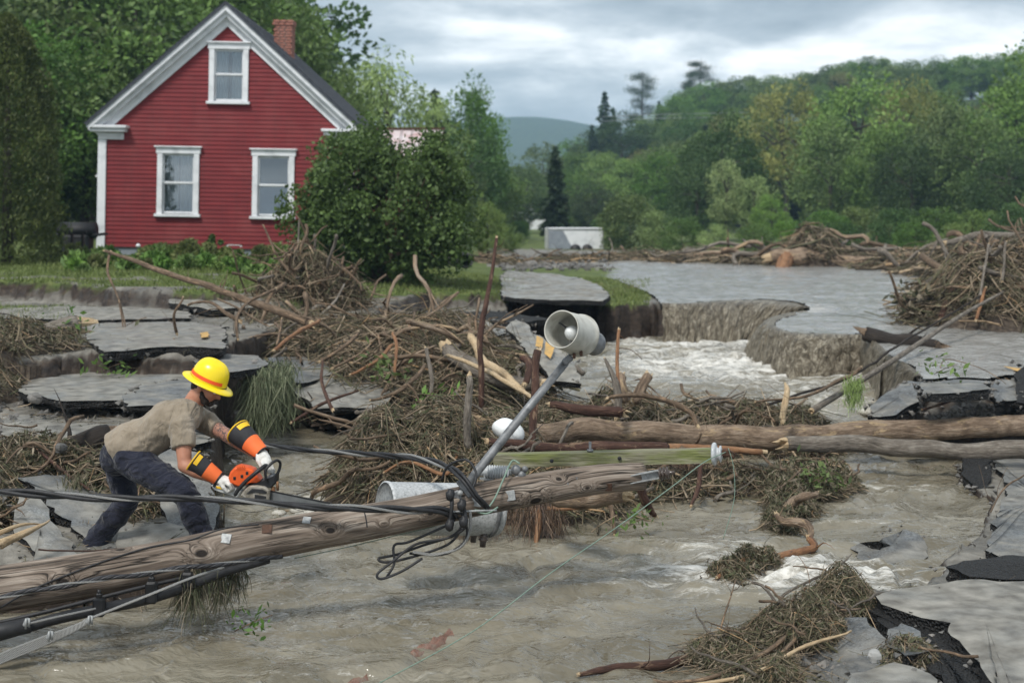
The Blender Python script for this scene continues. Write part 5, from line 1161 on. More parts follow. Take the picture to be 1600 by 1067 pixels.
def blades_mesh(n, sample, heightf, size, mat, name, zr=(.6, 1.15), asp=.16, droop=.3, label=None):
    x, y = sample(n); h = heightf(x, y); C = np.stack([x, y, h[0] + h[1] * rng.uniform(*zr, len(x))], 1)
    V, Fa, r = leaf_quads(C, size, None, None, asp, droop); o = fast_mesh(name, V, Fa, M[mat], {'rnd': r}); tag(o, label, kind='stuff'); return o
HEAPS = []
def heap(label, bl, base, nst, nbl, lr=(.25, 1.1), rr=(.004, .013), mat='sticks', soil=True, dirb=None, curl=.35, flat=.35, leafs=.10, dr=.35, core=.8, blm='litter'):
    cx = sum(q[0] for q in bl) / len(bl); cy = sum(q[1] for q in bl) / len(bl)
    def samp(n):
        k = rng.integers(0, len(bl), n); w_ = np.array([q[2] * q[3] for q in bl]); k = rng.choice(len(bl), n, p=w_ / w_.sum()); q = np.array(bl)[k]; an = rng.uniform(0, 6.28, n); rr_ = rng.uniform(0, 1, n) ** .5 * 1.08
        return q[:, 0] + np.cos(an) * rr_ * q[:, 2], q[:, 1] + np.sin(an) * rr_ * q[:, 3]
    def hf(x, y):
        bz = base(x, y) if callable(base) else np.full(x.shape, base); return bz, bumps(x, y, bl) + .02
    if soil:
        x0 = min(q[0] - 1.35 * q[2] for q in bl); x1 = max(q[0] + 1.35 * q[2] for q in bl); y0 = min(q[1] - 1.35 * q[3] for q in bl); y1 = max(q[1] + 1.35 * q[3] for q in bl)
        nx, ny = 130, 70; gx, gy = np.meshgrid(np.linspace(x0, x1, nx), np.linspace(y0, y1, ny)); hb = bumps(gx, gy, bl); bz = base(gx.ravel(), gy.ravel()).reshape(gx.shape) if callable(base) else base
        gz = bz + hb * core + .10 * np.minimum(1, hb * 6) * fbm(gx * 5, gy * 5, 4, 91) - .10
        Fc = gridfaces(ny, nx); kp = (hb.ravel()[Fc] > .035).any(1); o = fast_mesh('debris_mound', np.stack([gx.ravel(), gy.ravel(), gz.ravel()], 1), Fc[kp], M['heap'], smooth=True); tag(o, 'dark soil and mulch core of the ' + label, kind='stuff')
    sticks_mesh(nst, samp, hf, lr, rr, M[mat], 'tangled_brushwood', 'tangled thin sticks of the ' + label, curl=curl, flat=flat, dirbias=dirb)
    sticks_mesh(int(nst * 1.3), samp, hf, (.08, .35), (.0015, .004), M[mat], 'fine_twigs', 'fine twigs of the ' + label, curl=.8, flat=.8, K=4)
    if nbl: blades_mesh(nbl, samp, hf, leafs, blm, 'plant_litter', droop=dr, label='flattened grass and leaves of the ' + label)
    HEAPS.append((samp, hf)); return samp, hf
hA = heap('long brush heap under the logs', [bp_(600, 12.9, 80, .9, .72), bp_(690, 13.0, 90, 1.0, .78), bp_(780, 13.2, 90, 1.1, .66), bp_(880, 14.8, 90, .8, .52), bp_(980, 15.1, 90, .8, .55), bp_(1080, 15.4, 90, .8, .45), bp_(1170, 15.5, 90, .7, .46), bp_(1250, 15.2, 65, .6, .44), bp_(860, 12.4, 110, .7, .36), bp_(960, 15.4, 60, .6, .60), bp_(760, 12.2, 60, .5, .45), bp_(1010, 13.0, 90, .4, .22), bp_(1120, 13.3, 80, .4, .22)], .0, 8000, 26000)
hB = heap('brush trailing down from the right end of the logs', [bp_(1250, 13.1, 60, .5, .26), bp_(1236, 12.3, 32, .45, .24), bp_(1222, 11.6, 22, .35, .18), bp_(1300, 13.4, 34, .4, .2)], .0, 1500, 8000, lr=(.12, .5), rr=(.003, .009))
hC = heap('tall brush heap between the lawn and the river', [bp_(470, 18.6, 95, 1.4, .42), bp_(560, 18.2, 80, 1.5, .50), bp_(650, 17.8, 85, 1.6, .56), bp_(700, 18.6, 70, 1.4, .48), bp_(540, 16.6, 50, .6, .25), bp_(740, 17.0, 80, 1.4, .45), bp_(420, 19.6, 60, 1.0, .35), bp_(790, 16.8, 60, 1.0, .35)], lambda x, y: np.interp(y, [15.5, 17, 20.5], [.22, .48, .85]), 6500, 16000, lr=(.3, 1.6), rr=(.005, .020), curl=.5)
hD = heap('curly root wad in front of the red house', [bp_(480, 21.5, 62, .6, .95), bp_(432, 21.2, 44, .5, .6), bp_(530, 21.8, 42, .5, .65)], lambda x, y: np.full(x.shape, .98), 1600, 1200, lr=(.3, 1.2), rr=(.006, .017), mat='sticks', curl=1.2, flat=.8, core=.6)
hE = heap('root tangle at the left edge', [bp_(20, 15.5, 70, .6, .32), bp_(-60, 14, 80, .8, .4), bp_(100, 15.8, 30, .3, .2)], lambda x, y: zland(x, y)[0], 900, 2500, lr=(.15, .7))
hF = heap('weedy debris behind the tilted slabs at the left', [bp_(60, 11.6, 90, .35, .30), bp_(170, 11.4, 60, .35, .25), bp_(-40, 10.6, 60, .8, .35), bp_(225, 10.8, 40, .4, .15), bp_(330, 10.5, 25, .3, .12)], lambda x, y: zland(x, y)[0], 1600, 6000, lr=(.15, .7))
hG = heap('large driftwood pile at the right', [bp_(1530, 21.8, 90, 1.2, .95), bp_(1600, 22.6, 100, 1.2, 1.15), bp_(1480, 24.0, 55, 1.0, .75), bp_(1440, 21.4, 26, .4, .36), bp_(1700, 22, 100, 1.6, 1.25)], .86, 4500, 7000, lr=(.3, 1.6), rr=(.007, .024), curl=.35, flat=.4, mat='sticks')
hH = heap('line of driftwood along the far side of the flooded road', [bp_(1270, 43, 48, 1.2, 1.15), bp_(1200, 44, 60, 1.2, .35), bp_(1340, 43, 70, 1.5, .45), bp_(1420, 40, 60, 1.5, .55), bp_(1100, 46, 70, 1.5, .25), bp_(1000, 48, 70, 1.5, .2), bp_(1500, 36, 70, 1.5, .85), bp_(1620, 36, 90, 1.5, 1.1), bp_(780, 44, 50, 1.2, .2), bp_(890, 46, 60, 1.2, .18)], .92, 5000, 6000, lr=(.4, 2.2), rr=(.012, .05), flat=.2, leafs=.22)
hI = heap('brush pile at the bottom right', [bp_(1150, 8.2, 70, .3, .12), bp_(1240, 8.35, 75, .35, .25), bp_(1310, 8.9, 55, .35, .25), bp_(1180, 7.7, 60, .25, .12), bp_(1420, 7.7, 50, .2, .16)], lambda x, y: np.maximum(zland(x, y)[0], .0), 1900, 14000, lr=(.10, .55), rr=(.002, .006), leafs=.05, flat=.25)
hJ = heap('small rooty clump in the river left of the wet slab', [bp_(1140, 10.05, 34, .14, .12), bp_(1170, 10.3, 28, .14, .15), bp_(1200, 10.4, 18, .10, .12)], .0, 300, 1500, lr=(.08, .3), rr=(.002, .006), leafs=.07)
def flat_samp(regs):
    def f(n):
        k = rng.integers(0, len(regs), n); xs = []; ys = []
        for q in k:
            a0, a1, b0, b1, z_ = regs[q]; p_ = G(random.uniform(a0, a1), random.uniform(b0, b1), z_); xs.append(p_.x); ys.append(p_.y)
        return np.array(xs), np.array(ys)
    return f
REG = [(0, 340, 470, 545, 1.1), (0, 340, 555, 690, .75), (20, 340, 700, 870, .35), (1400, 1640, 600, 660, .5), (1240, 1640, 900, 1066, .15), (420, 700, 560, 640, .5), (660, 1000, 480, 500, .5), (780, 1500, 395, 415, 1.0)]
def flat_h(x, y): return np.maximum(zland(x, y)[0], 0.), np.full(x.shape, .03)
sticks_mesh(2600, flat_samp(REG), flat_h, (.05, .45), (.0015, .007), M['sticks'], 'scattered_twigs', 'twigs scattered over the slabs and mud', flat=.08, zr=(.2, 1.5))
blades_mesh(5000, flat_samp(REG), flat_h, .05, 'litter', 'scattered_litter', zr=(.1, 1.6), label='leaf bits scattered over the slabs and mud')
# drooping needles draped over the slabs behind the worker
def drape_heap(c, wx, n, h, mat, name, label, ln=.28):
    """uneven hanging strands: thin crooked ribbons in clumps"""
    ncl = max(3, int(wx * 40)); cl = rng.normal(size=ncl) * wx * .8; hl = rng.uniform(.45, 1.1, ncl); k = rng.integers(0, ncl, n); n = len(k)
    x = c.x + cl[k] + rng.normal(size=n) * wx / ncl * 2.2; y = c.y + rng.normal(size=n) * .07; top = c.z + rng.normal(size=n) * .03; z = top - rng.uniform(0, 1, n) ** 1.1 * h * hl[k] * .8
    L = ln * rng.uniform(.35, 1.25, n); sw = rng.normal(size=(n, 2)) * .34; K = 4; V = []
    a = np.stack([np.cos(rng.uniform(0, 6.28, n)), rng.normal(size=n) * .6, np.zeros(n)], 1) * (rng.uniform(.0015, .0042, n) * (c.y / 10))[:, None]
    for q in range(K):
        t = q / (K - 1); p = np.stack([x + sw[:, 0] * L * t + .25 * L * np.sin(t * 3 + k) * .3, y + sw[:, 1] * L * t - .03 * t, z - L * t * .9], 1); V += [p - a * (1 - .7 * t), p + a * (1 - .7 * t)]
    V = np.stack(V, 1).reshape(-1, 3); b0 = (np.arange(n) * 2 * K)[:, None]; Fc = np.concatenate([np.stack([b0[:, 0] + 2 * q, b0[:, 0] + 2 * q + 1, b0[:, 0] + 2 * q + 3, b0[:, 0] + 2 * q + 2], 1) for q in range(K - 1)])
    tag(fast_mesh(name, V, Fc, M[mat], {'rnd': np.repeat(rng.uniform(0, 1, n), 2 * K)}), label, kind='stuff')
drape_heap(P(398, 582, 14.6), .17, 7000, .50, 'needles', 'hanging_needles', 'curtain of grey-green needles hanging off the slab right of the hard hat')
drape_heap(P(440, 565, 15.8), .10, 700, .25, 'needles', 'hanging_needles', 'small tuft of needles beside the larger hanging curtain', .18)
drape_heap(P(300, 885, 8.6), .04, 700, .26, 'litter', 'hanging_weeds', 'clump of weeds hanging under the utility pole at the left', .22)
drape_heap(P(345, 885, 8.7), .02, 200, .28, 'litter', 'hanging_weeds', 'thin strand of weeds under the pole right of the clump', .2)
drape_heap(P(368, 885, 8.8), .03, 260, .20, 'litter', 'hanging_weeds', 'short weedy strand caught on the cable below the pole', .14)
drape_heap(P(130, 655, 14.2), .08, 300, .18, 'needles', 'hanging_needles', 'limp green sprig on the muddy slab at the left', .14)
drape_heap(P(1330, 590, 14.4), .05, 420, .30, 'leaf_bright', 'hanging_sprig', 'bright green cedar sprig hanging above the logs at the right', .14)
drape_heap(P(45, 770, 11.2), .06, 500, .25, 'litter', 'hanging_weeds', 'brown weeds hanging behind the tilted slab at the left', .2)
drape_heap(P(120, 745, 11.0), .05, 400, .22, 'litter', 'hanging_weeds', 'yellowish weeds hanging beside the worker\'s rear leg', .2)
drape_heap(P(820, 785, 11.2), .33, 1100, .26, 'sticks_wet', 'hanging_weeds', 'mat of roots hanging to the water behind the end of the utility pole', .22)
drape_heap(P(1040, 712, 13.2), .5, 1100, .26, 'sticks_wet', 'hanging_weeds', 'fringe of roots hanging from the reddish log to the water', .2)

# ------------------------------------------------------------------ logs, trunks and branches one can tell apart
def limb(pts, r, label, mat='branch', name='branch', n=8, wigg=.03, lump=.2, k=6, twigs=0, cat='branch', group=None, tl=.35, seed=None, ends=None):
    seed = random.uniform(0, 50) if seed is None else seed
    sp = wig(spline([Vector(q) for q in pts], k), wigg, 2.2, seed); root = None
    b = MB(); b.tube(sp, r, n=n, lump=lump, rnd=random.random())
    rr = r if isinstance(r, (list, tuple)) else [r, r * .6]
    o = b.build(name, M[mat], center=True)
    if rr[0] >= .012:
        for e_ in (0, 1):
            p = sp[0] if e_ == 0 else sp[-1]; d = (sp[0] - sp[1]) if e_ == 0 else (sp[-1] - sp[-2]); d.normalize(); R0 = rr[0] if e_ == 0 else rr[-1]
            if R0 < .010 or (ends and (e_, 'splinter') in ends): continue
            q = MB(); qm = d.to_track_quat('Z', 'Y').to_matrix(); m = 11; V = [p + qm @ Vector((R0 * .97 * math.cos(6.283 * j / m), R0 * .97 * math.sin(6.283 * j / m), -R0 * .3)) for j in range(m)]
            V += [p + qm @ Vector((R0 * .72 * math.cos(6.283 * j / m), R0 * .72 * math.sin(6.283 * j / m), R0 * random.choice([.1, .3, .6, 1.1, 1.9]))) for j in range(m)] + [p + qm @ Vector((R0 * .3 * math.cos(6.283 * j / m), R0 * .3 * math.sin(6.283 * j / m), R0 * random.uniform(-.2, 1.0))) for j in range(m)] + [p]
            q.add([tuple(v_) for v_ in V], [(k * m + j, k * m + (j + 1) % m, (k + 1) * m + (j + 1) % m, (k + 1) * m + j) for k in (0, 1) for j in range(m)] + [(2 * m + j, 2 * m + (j + 1) % m, 3 * m) for j in range(m)], smooth=False, rnd=random.random())
            w_ = q.build('broken_end', M['splinter' if mat != 'bark_dark' else 'branch'], o); w_.matrix_parent_inverse = Matrix.Translation(o.location).inverted()
    if ends:
        for e_, l_ in ends:      # broken or sawn end as a part
            p = sp[0] if e_ == 0 else sp[-1]; d = (sp[0] - sp[1]) if e_ == 0 else (sp[-1] - sp[-2]); d.normalize(); q = MB(); R0 = rr[0] if e_ == 0 else rr[-1]
            Mx = Matrix.Translation(p) @ d.to_track_quat('Z', 'Y').to_matrix().to_4x4(); q.lathe([(R0 * .99, -.004), (R0 * .93, .006), (R0 * .3, .012), (.0005, .010)], Mx, 14); w_ = q.build('cut_end', M[l_], o); w_.matrix_parent_inverse = Matrix.Translation(o.location).inverted()
    if twigs:
        q = MB()
        for i in range(twigs):
            t = random.uniform(.2, .98); p = sp[int(t * (len(sp) - 1))]; d = Vector((random.gauss(0, 1), random.gauss(0, 1), random.gauss(.2, .8))).normalized(); L = tl * random.uniform(.4, 1.2)
            q.tube(wig(spline([p, p + d * L * .5 + Vector((0, 0, random.uniform(-.05, .05))), p + d * L + Vector((random.uniform(-.1, .1), 0, random.uniform(-.1, .1)))], 3), .03, 5, i), [max(.0025, (r if isinstance(r, float) else r[-1]) * .3), .0012], n=4, rnd=random.random())
        w_ = q.build('twigs', M[mat], o); w_.matrix_parent_inverse = Matrix.Translation(o.location).inverted(); w_['kind'] = 'stuff'
    return tag(o, label, cat, group)
limb([P(795, 676, 13.3), P(900, 674, 13.6), P(1060, 679, 13.9), P(1200, 684, 14.0), P(1330, 677, 14.2), P(1480, 671, 14.4), P(1620, 664, 14.6), P(1800, 655, 15)], [.10, .108, .112, .118, .112, .108, .106, .10], 'longer upper log with peeled patches lying across the river', 'log', 'log', 16, .05, .16, 10, cat='log')
limb([P(1228, 693, 13.75), P(1300, 694, 13.75), P(1420, 700, 13.7), P(1500, 704, 13.7), P(1570, 704, 13.6), P(1800, 702, 13.3)], [.07, .082, .086, .084, .09, .085], 'lower grey-barked log tucked under the longer one', 'log_grey', 'log', 14, .04, .14, 8, cat='log')
limb([P(762, 690, 12.4), P(850, 697, 12.5), P(1000, 698, 12.7), P(1040, 699, 12.8)], [.035, .048, .05, .047], 'reddish barked pole lying just under the longer log', 'bark_red', 'log', 12, .02, .12, 8, cat='log')
limb([P(1040, 699, 12.8), P(1110, 700, 12.9), P(1190, 706, 13)], [.036, .034, .028], 'orange freshly peeled end of the reddish pole beside the crossarm', 'peeled', 'log', 10, .01, .08, 6, cat='log')
limb([P(700, 650, 13.3), P(760, 668, 13.0), P(800, 690, 12.8)], [.09, .085, .07], 'short thick pale-ended log left of the white lump', 'log', 'log', 12, .03, .2, 6, cat='log', ends=[(0, 'splinter')])
b = MB(); c = P(795, 673, 12.6); b.ell((0, 0, 0), (.15, .13, .105), rot=Matrix.Rotation(.35, 3, 'Y'), n=20, m=14); v = b.v[0]
for i in range(len(v)): q = Vector(tuple(v[i])); v[i] = np.array(tuple(q * (1 + .12 * mnoise.noise(q * 9))))
o = b.build('white_container', M['foamball']); o.location = c; tag(o, 'chalky white rounded lump wedged at the left end of the long log', 'container')
L_ = [
 ([P(165, 392, 19), P(250, 422, 18.5), P(330, 450, 18), P(410, 478, 17.6), P(486, 506, 17.2)], [.022, .035, .042, .05, .052], 'long bare branch slanting from the house corner down to the brush heap', 'branch', 8),
 ([P(172, 396, 19), P(170, 430, 18.8), P(190, 480, 18.4), P(202, 560, 17.5)], [.022, .014, .007], 'thin twig drooping from the tip of the long slanting branch', 'branch', 0),
 ([P(186, 470, 18.4), P(192, 520, 18), P(184, 562, 17.6)], [.012, .005], 'hair thin twig hanging beside the drooping one', 'branch', 0),
 ([P(276, 520, 16.4), P(272, 490, 16.3), P(286, 465, 16.4)], [.02, .013], 'short upright twig with a forked tip behind the slabs', 'branch', 2),
 ([P(272, 530, 16.2), P(290, 560, 15.6), P(300, 585, 15.2)], [.014, .008], 'dark twig leaning over the slab edge behind the hard hat', 'branch', 0),
 ([P(295, 476, 17), P(330, 472, 16.8), P(352, 490, 16.5), P(375, 502, 16.4)], [.016, .02, .03], 'curved pale branch at the left edge of the brush heap', 'branch', 2),
 ([P(372, 530, 16), P(370, 495, 16.2), P(392, 470, 16.6), P(430, 452, 17)], [.015, .02, .022], 'arched root at the left side of the brush heap', 'branch', 2),
 ([P(430, 505, 17), P(437, 520, 16.6), P(433, 540, 16.2), P(440, 500, 16.8)], [.018, .015], 'hooked root on the left brush heap', 'branch', 0),
 ([P(428, 548, 15.6), P(470, 518, 16.2), P(500, 500, 16.8)], [.02, .026, .02], 'tan stick lying on the front of the left brush heap', 'peeled', 0),
 ([P(500, 565, 16), P(540, 540, 16.2), P(560, 520, 16.6)], [.018, .022], 'bent grey stick in the middle of the left brush heap', 'branch', 2),
 ([P(548, 585, 15.6), P(590, 560, 15.8), P(614, 538, 16.2)], [.014, .022, .02], 'reddish tan stick low on the left brush heap', 'peeled', 0),
 ([P(520, 575, 15.8), P(560, 556, 16), P(572, 545, 16)], [.016, .012], 'short tan stick beside the reddish one', 'branch', 0),
 ([P(580, 625, 15.4), P(620, 612, 15.3), P(650, 590, 15.6), P(664, 570, 16)], [.014, .026, .028, .02], 'curved root sweeping off the grey slab', 'branch', 2),
 ([P(617, 590, 15.6), P(620, 540, 15.8), P(614, 520, 16)], [.016, .022, .018], 'upright crooked root on the left brush heap', 'peeled', 0),
 ([P(672, 620, 15.2), P(674, 585, 15.3), P(666, 545, 15.6)], [.02, .026, .022], 'pale crooked birch stick standing in the brush heap', 'log_grey', 0),
 ([P(700, 555, 16), P(760, 580, 15.2), P(830, 620, 14.2)], [.02, .026, .022], 'long pale stick running down towards the lamp arm', 'splinter', 0),
 ([P(700, 545, 16.6), P(740, 575, 16.2), P(800, 600, 15.8), P(850, 600, 15.5)], [.10, .10, .085, .07], 'thick grey trunk lying in the brush heap left of the lamp', 'log_grey', 4),
 ([P(735, 525, 16.8), P(752, 560, 16.2), P(760, 580, 16)], [.045, .05, .035], 'short split tan log poking up left of the lamp', 'splinter', 0),
 ([P(752, 560, 16), P(790, 590, 15.5), P(815, 610, 15.2)], [.05, .04], 'splintered log end in front of the thick trunk', 'splinter', 0),
 ([P(752, 640, 14.8), P(752, 520, 15), P(764, 450, 15.2), P(776, 372, 15.5)], [.03, .032, .025, .016], 'tall thin reddish sapling standing before the torn bank', 'bark_red', 5),
 ([P(733, 700, 12.4), P(731, 650, 12.4), P(733, 588, 12.5)], [.032, .036, .028], 'broken grey stake standing left of the lamp arm', 'log_grey', 1),
 ([P(831, 690, 12.6), P(836, 620, 12.8), P(841, 548, 13)], [.032, .04, .036], 'thick reddish stake standing right of the lamp arm', 'bark_red', 1),
 ([P(820, 600, 13.4), P(826, 570, 13.6), P(815, 560, 13.7)], [.03, .04, .03], 'broken knuckled root left of the reddish stake', 'bark_red', 0),
 ([P(720, 690, 12.6), P(700, 740, 12), P(640, 722, 12.2), P(600, 738, 12)], [.012, .018, .016, .010], 'arched tan root in front of the brush left of the lamp', 'peeled', 0),
 ([P(968, 630, 13.6), P(966, 570, 13.8), P(967, 516, 14)], [.016, .02, .018], 'thin peeled stick standing alone right of the lamp head', 'peeled', 1),
 ([P(966, 545, 13.9), P(985, 548, 14), P(1003, 562, 14)], [.006, .003], 'fine side twig with two leaves beside the lone stick', 'branch', 0),
 ([P(965, 650, 13.4), P(960, 600, 13.5), P(945, 560, 13.6)], [.035, .035, .012], 'grey trunk stub leaning behind the lamp head', 'log_grey', 1),
 ([P(950, 622, 13.2), P(1000, 616, 13.3), P(1050, 628, 13.4), P(1080, 645, 13.4), P(1090, 665, 13.3)], [.018, .028, .03, .022], 'grey forked branch lying over the brush above the long log', 'branch', 4),
 ([P(860, 632, 13.0), P(920, 642, 12.9), P(972, 645, 12.9)], [.03, .055, .045], 'thick brown broken branch above the long log behind the lamp arm', 'bark_red', 1),
 ([P(990, 625, 14.4), P(1000, 605, 14.5), P(1012, 588, 14.6)], [.06, .055, .05], 'dark snapped stump leaning right behind the brush', 'log', 3),
 ([P(978, 622, 14.2), P(974, 606, 14.2), P(970, 590, 14.3)], [.06, .055, .055], 'short upright stump beside the leaning one', 'log', 2),
 ([P(1223, 655, 13.7), P(1226, 630, 13.7), P(1229, 605, 13.8)], [.03, .035, .025], 'pale splinter of wood standing on the log at the right', 'splinter', 0),
 ([P(1180, 628, 14.2), P(1260, 618, 14.6), P(1320, 590, 15.2), P(1345, 575, 15.4)], [.012, .018, .02], 'thin dark branch reaching from the brush towards the falls', 'branch', 5),
 ([P(838, 855, 11.0), P(842, 820, 11.1), P(838, 785, 11.3)], [.016, .028, .03], 'pale root stake dipping in the water under the end of the pole', 'peeled', 0),
 ([P(1023, 805, 11.4), P(1008, 780, 11.3), P(998, 740, 11.2)], [.022, .036, .034], 'slanting reddish stake under the lower insulator', 'bark_red', 0),
 ([P(1080, 790, 12.2), P(1090, 760, 12.4), P(1096, 725, 12.6)], [.014, .022, .02], 'dark reddish root dipping in the water below the crossarm end', 'bark_red', 0),
 ([P(960, 835, 11.4), P(955, 800, 11.5), P(950, 770, 11.6)], [.012, .02, .02], 'short root hanging in the water right of the pale stake', 'branch', 0),
 ([P(870, 775, 10.6), P(930, 776, 10.4), P(978, 774, 10.2)], [.07, .075, .05], 'stubby broken log with a bright split end under the pole top', 'log', 0),
 ([P(820, 820, 11.4), P(840, 800, 11.3), P(905, 792, 11.2)], [.014, .02, .018], 'tan root running level under the stubby log', 'peeled', 0),
 ([P(520, 640, 13.5), P(505, 600, 13.8), P(503, 560, 14.2)], [.02, .018, .01], 'thin red twig rising from the river edge right of the needles', 'bark_red', 1),
 ([P(640, 720, 12.4), P(560, 672, 12.8), P(520, 660, 13), P(498, 655, 13)], [.012, .014, .012, .006], 'thin dark twig reaching left from the brush over the river', 'branch', 4),
 ([P(612, 715, 12.4), P(560, 690, 12.6), P(528, 672, 12.8)], [.010, .010, .005], 'lower thin twig reaching left over the river', 'branch', 3),
 ([P(455, 660, 14.4), P(500, 632, 14.8), P(560, 610, 15.2)], [.014, .018, .012], 'reddish branch trailing in the water below the hanging needles', 'bark_red', 2),
 ([P(1226, 792, 11.6), P(1240, 782, 11.7), P(1256, 772, 11.6), P(1276, 770, 11.7)], [.025, .04, .035, .02], 'dark twisted root end at the top of the orange root', 'log', 0),
 ([P(1264, 842, 10.9), P(1266, 826, 11.0), P(1254, 812, 11.1), P(1228, 812, 11.2), P(1214, 804, 11.3)], [.022, .03, .034, .022], 'zigzag orange stripped root rising from the river', 'log', 3),
 ([P(1120, 902, 9.9), P(1160, 882, 10.2), P(1205, 872, 10.5), P(1268, 858, 10.8), P(1264, 840, 10.9)], [.012, .03, .032, .03, .028], 'long orange root running left into the brown clump', 'peeled', 2),
 ([P(905, 1053, 7.9), P(960, 1042, 8.0), P(1030, 1036, 8.1), P(1100, 1022, 8.3), P(1160, 1008, 8.4)], [.012, .026, .030, .028, .02], 'dark wet branch pointing left at the bottom of the river', 'bark_red', 6),
 ([P(1020, 1062, 7.75), P(1110, 1055, 7.7), P(1200, 1015, 7.9), P(1290, 960, 8.3), P(1345, 950, 8.5)], [.010, .013, .014, .012, .006], 'long pale stick sweeping up to the right at the bottom', 'branch', 4),
 ([P(1080, 1070, 7.6), P(1180, 1050, 7.6), P(1260, 1010, 7.8), P(1330, 985, 8.0)], [.010, .012, .011, .006], 'second pale stick under the sweeping one', 'splinter', 2),
 ([P(1150, 1066, 7.6), P(1210, 1025, 7.8), P(1290, 948, 8.4), P(1318, 942, 8.5)], [.008, .010, .012, .008], 'arched dark stick over the bottom right brush', 'branch', 3),
 ([P(1122, 1010, 8.3), P(1132, 960, 8.5), P(1150, 905, 8.8)], [.006, .006, .003], 'thin upright twig at the left of the bottom brush', 'branch', 3),
 ([P(1252, 980, 8.5), P(1256, 930, 8.7), P(1262, 920, 8.7), P(1278, 948, 8.6)], [.008, .007, .005], 'bent tan twig standing in the bottom brush', 'peeled', 1),
 ([P(1200, 985, 8.4), P(1208, 960, 8.5), P(1214, 950, 8.5)], [.005, .003], 'short dark twig standing in the bottom brush', 'branch', 0),
 ([P(0, 850, 9.2), P(40, 830, 9.4), P(78, 812, 9.6)], [.035, .022, .004], 'bright splintered wood shard poking in at the left edge', 'splinter', 0),
 ([P(-20, 842, 9.2), P(30, 822, 9.4), P(72, 818, 9.6)], [.02, .012, .003], 'second pale splinter beside the bright shard', 'splinter', 0),
 ([P(-60, 795, 11.4), P(0, 752, 11.6), P(80, 712, 11.8), P(170, 680, 12)], [.12, .115, .10, .09], 'dark barked log lying behind the tilted slabs at the left', 'bark_dark', 4),
 ([P(50, 692, 11.6), P(95, 735, 11.2), P(140, 765, 10.9)], [.012, .014, .008], 'reddish stick leaning over the dark log', 'bark_red', 1),
 ([P(0, 735, 11), P(30, 700, 11.2), P(52, 698, 11.3)], [.008, .008, .004], 'pale curved twig at the left edge above the dark log', 'branch', 1),
 ([P(60, 858, 9.0), P(140, 862, 9.1), P(210, 858, 9.2)], [.006, .005, .003], 'long thin red twig running along the top of the pole', 'bark_red', 0),
 ([P(-30, 552, 15.8), P(20, 540, 15.8), P(70, 522, 15.9), P(122, 508, 16.1)], [.09, .10, .10, .11], 'pale grey log with torn roots at the left behind the slabs', 'log_grey', 6),
 ([P(1352, 522, 19.2), P(1400, 532, 18.9), P(1465, 543, 18.5)], [.10, .10, .095], 'dark log stranded on the flooded road right of the near fall', 'bark_dark', 5),
 ([P(1548, 800, 10.8), P(1572, 760, 11.1), P(1600, 742, 11.2)], [.006, .008, .006], 'thin brown twig in front of the grey road slab at the right', 'branch', 2),
 ([P(1105, 672, 11.8), P(1110, 640, 11.9), P(1240, 640, 12), P(1200, 600, 12.1)], [.002, .002], 'hair thin dark stem above the long log', 'branch', 0),
 ([P(1470, 575, 15.2), P(1482, 560, 15.3), P(1530, 574, 15.2), P(1572, 600, 15)], [.006, .005, .003], 'thin arching stem on the flooded road at the right', 'branch', 1),
 ([P(1440, 640, 14.4), P(1470, 632, 14.6), P(1510, 618, 14.8)], [.012, .012, .006], 'thin red stick on the gravel slope under the slab edge', 'bark_red', 1),
 ([P(1205, 402, 42), P(1250, 402, 42), P(1300, 408, 42), P(1440, 412, 41)], [.16, .30, .22, .18], 'long stranded trunk with root end across the far side of the flood', 'log', 6),
 ([P(1220, 432, 41), P(1228, 400, 42), P(1215, 398, 42)], [.2, .24, .1], 'pale torn root end of the long stranded trunk', 'peeled', 2),
 ([P(1380, 432, 38), P(1420, 428, 38), P(1450, 424, 38)], [.14, .12], 'pale sawn log in the driftwood left of the right pile', 'splinter', 0),
 ([P(1478, 380, 26), P(1540, 366, 26), P(1640, 372, 26)], [.05, .06, .05], 'grey plank topping the right driftwood pile', 'log_grey', 0),
 ([P(1470, 500, 21), P(1490, 450, 21.4), P(1530, 425, 21.8), P(1600, 455, 21.6)], [.05, .05, .04], 'bent brown limb at the front of the right driftwood pile', 'bark_red', 4),
 ([P(1440, 400, 24), P(1500, 440, 22.5), P(1560, 480, 21.4)], [.06, .055, .04], 'slanting pale limb across the right driftwood pile', 'branch', 3),
 ([P(1500, 390, 24), P(1530, 430, 23), P(1560, 470, 22)], [.05, .05], 'brown beam leaning in the right driftwood pile', 'log', 1),
 ([P(1560, 380, 24), P(1640, 396, 23.5), P(1700, 420, 23)], [.07, .06], 'thick limb at the top right of the driftwood pile', 'bark_dark', 2),
 ([P(1528, 470, 20.6), P(1536, 430, 20.8), P(1545, 382, 21)], [.022, .02], 'grey metal-like rod standing up in the right pile', 'log_grey', 0),
 ([P(1566, 440, 21), P(1568, 400, 21.2), P(1572, 378, 21.3)], [.022, .02], 'second grey rod standing beside the first in the right pile', 'log_grey', 0),
 ([P(1525, 500, 20.4), P(1534, 468, 20.6), P(1540, 450, 20.8)], [.022, .03, .02], 'short orange peeled stake in front of the right pile', 'peeled', 0),
 ([P(1410, 470, 21.4), P(1450, 468, 21.4), P(1500, 472, 21.4)], [.03, .04, .05], 'dark stick holding the weedy tuft in the flood', 'bark_dark', 2),
]
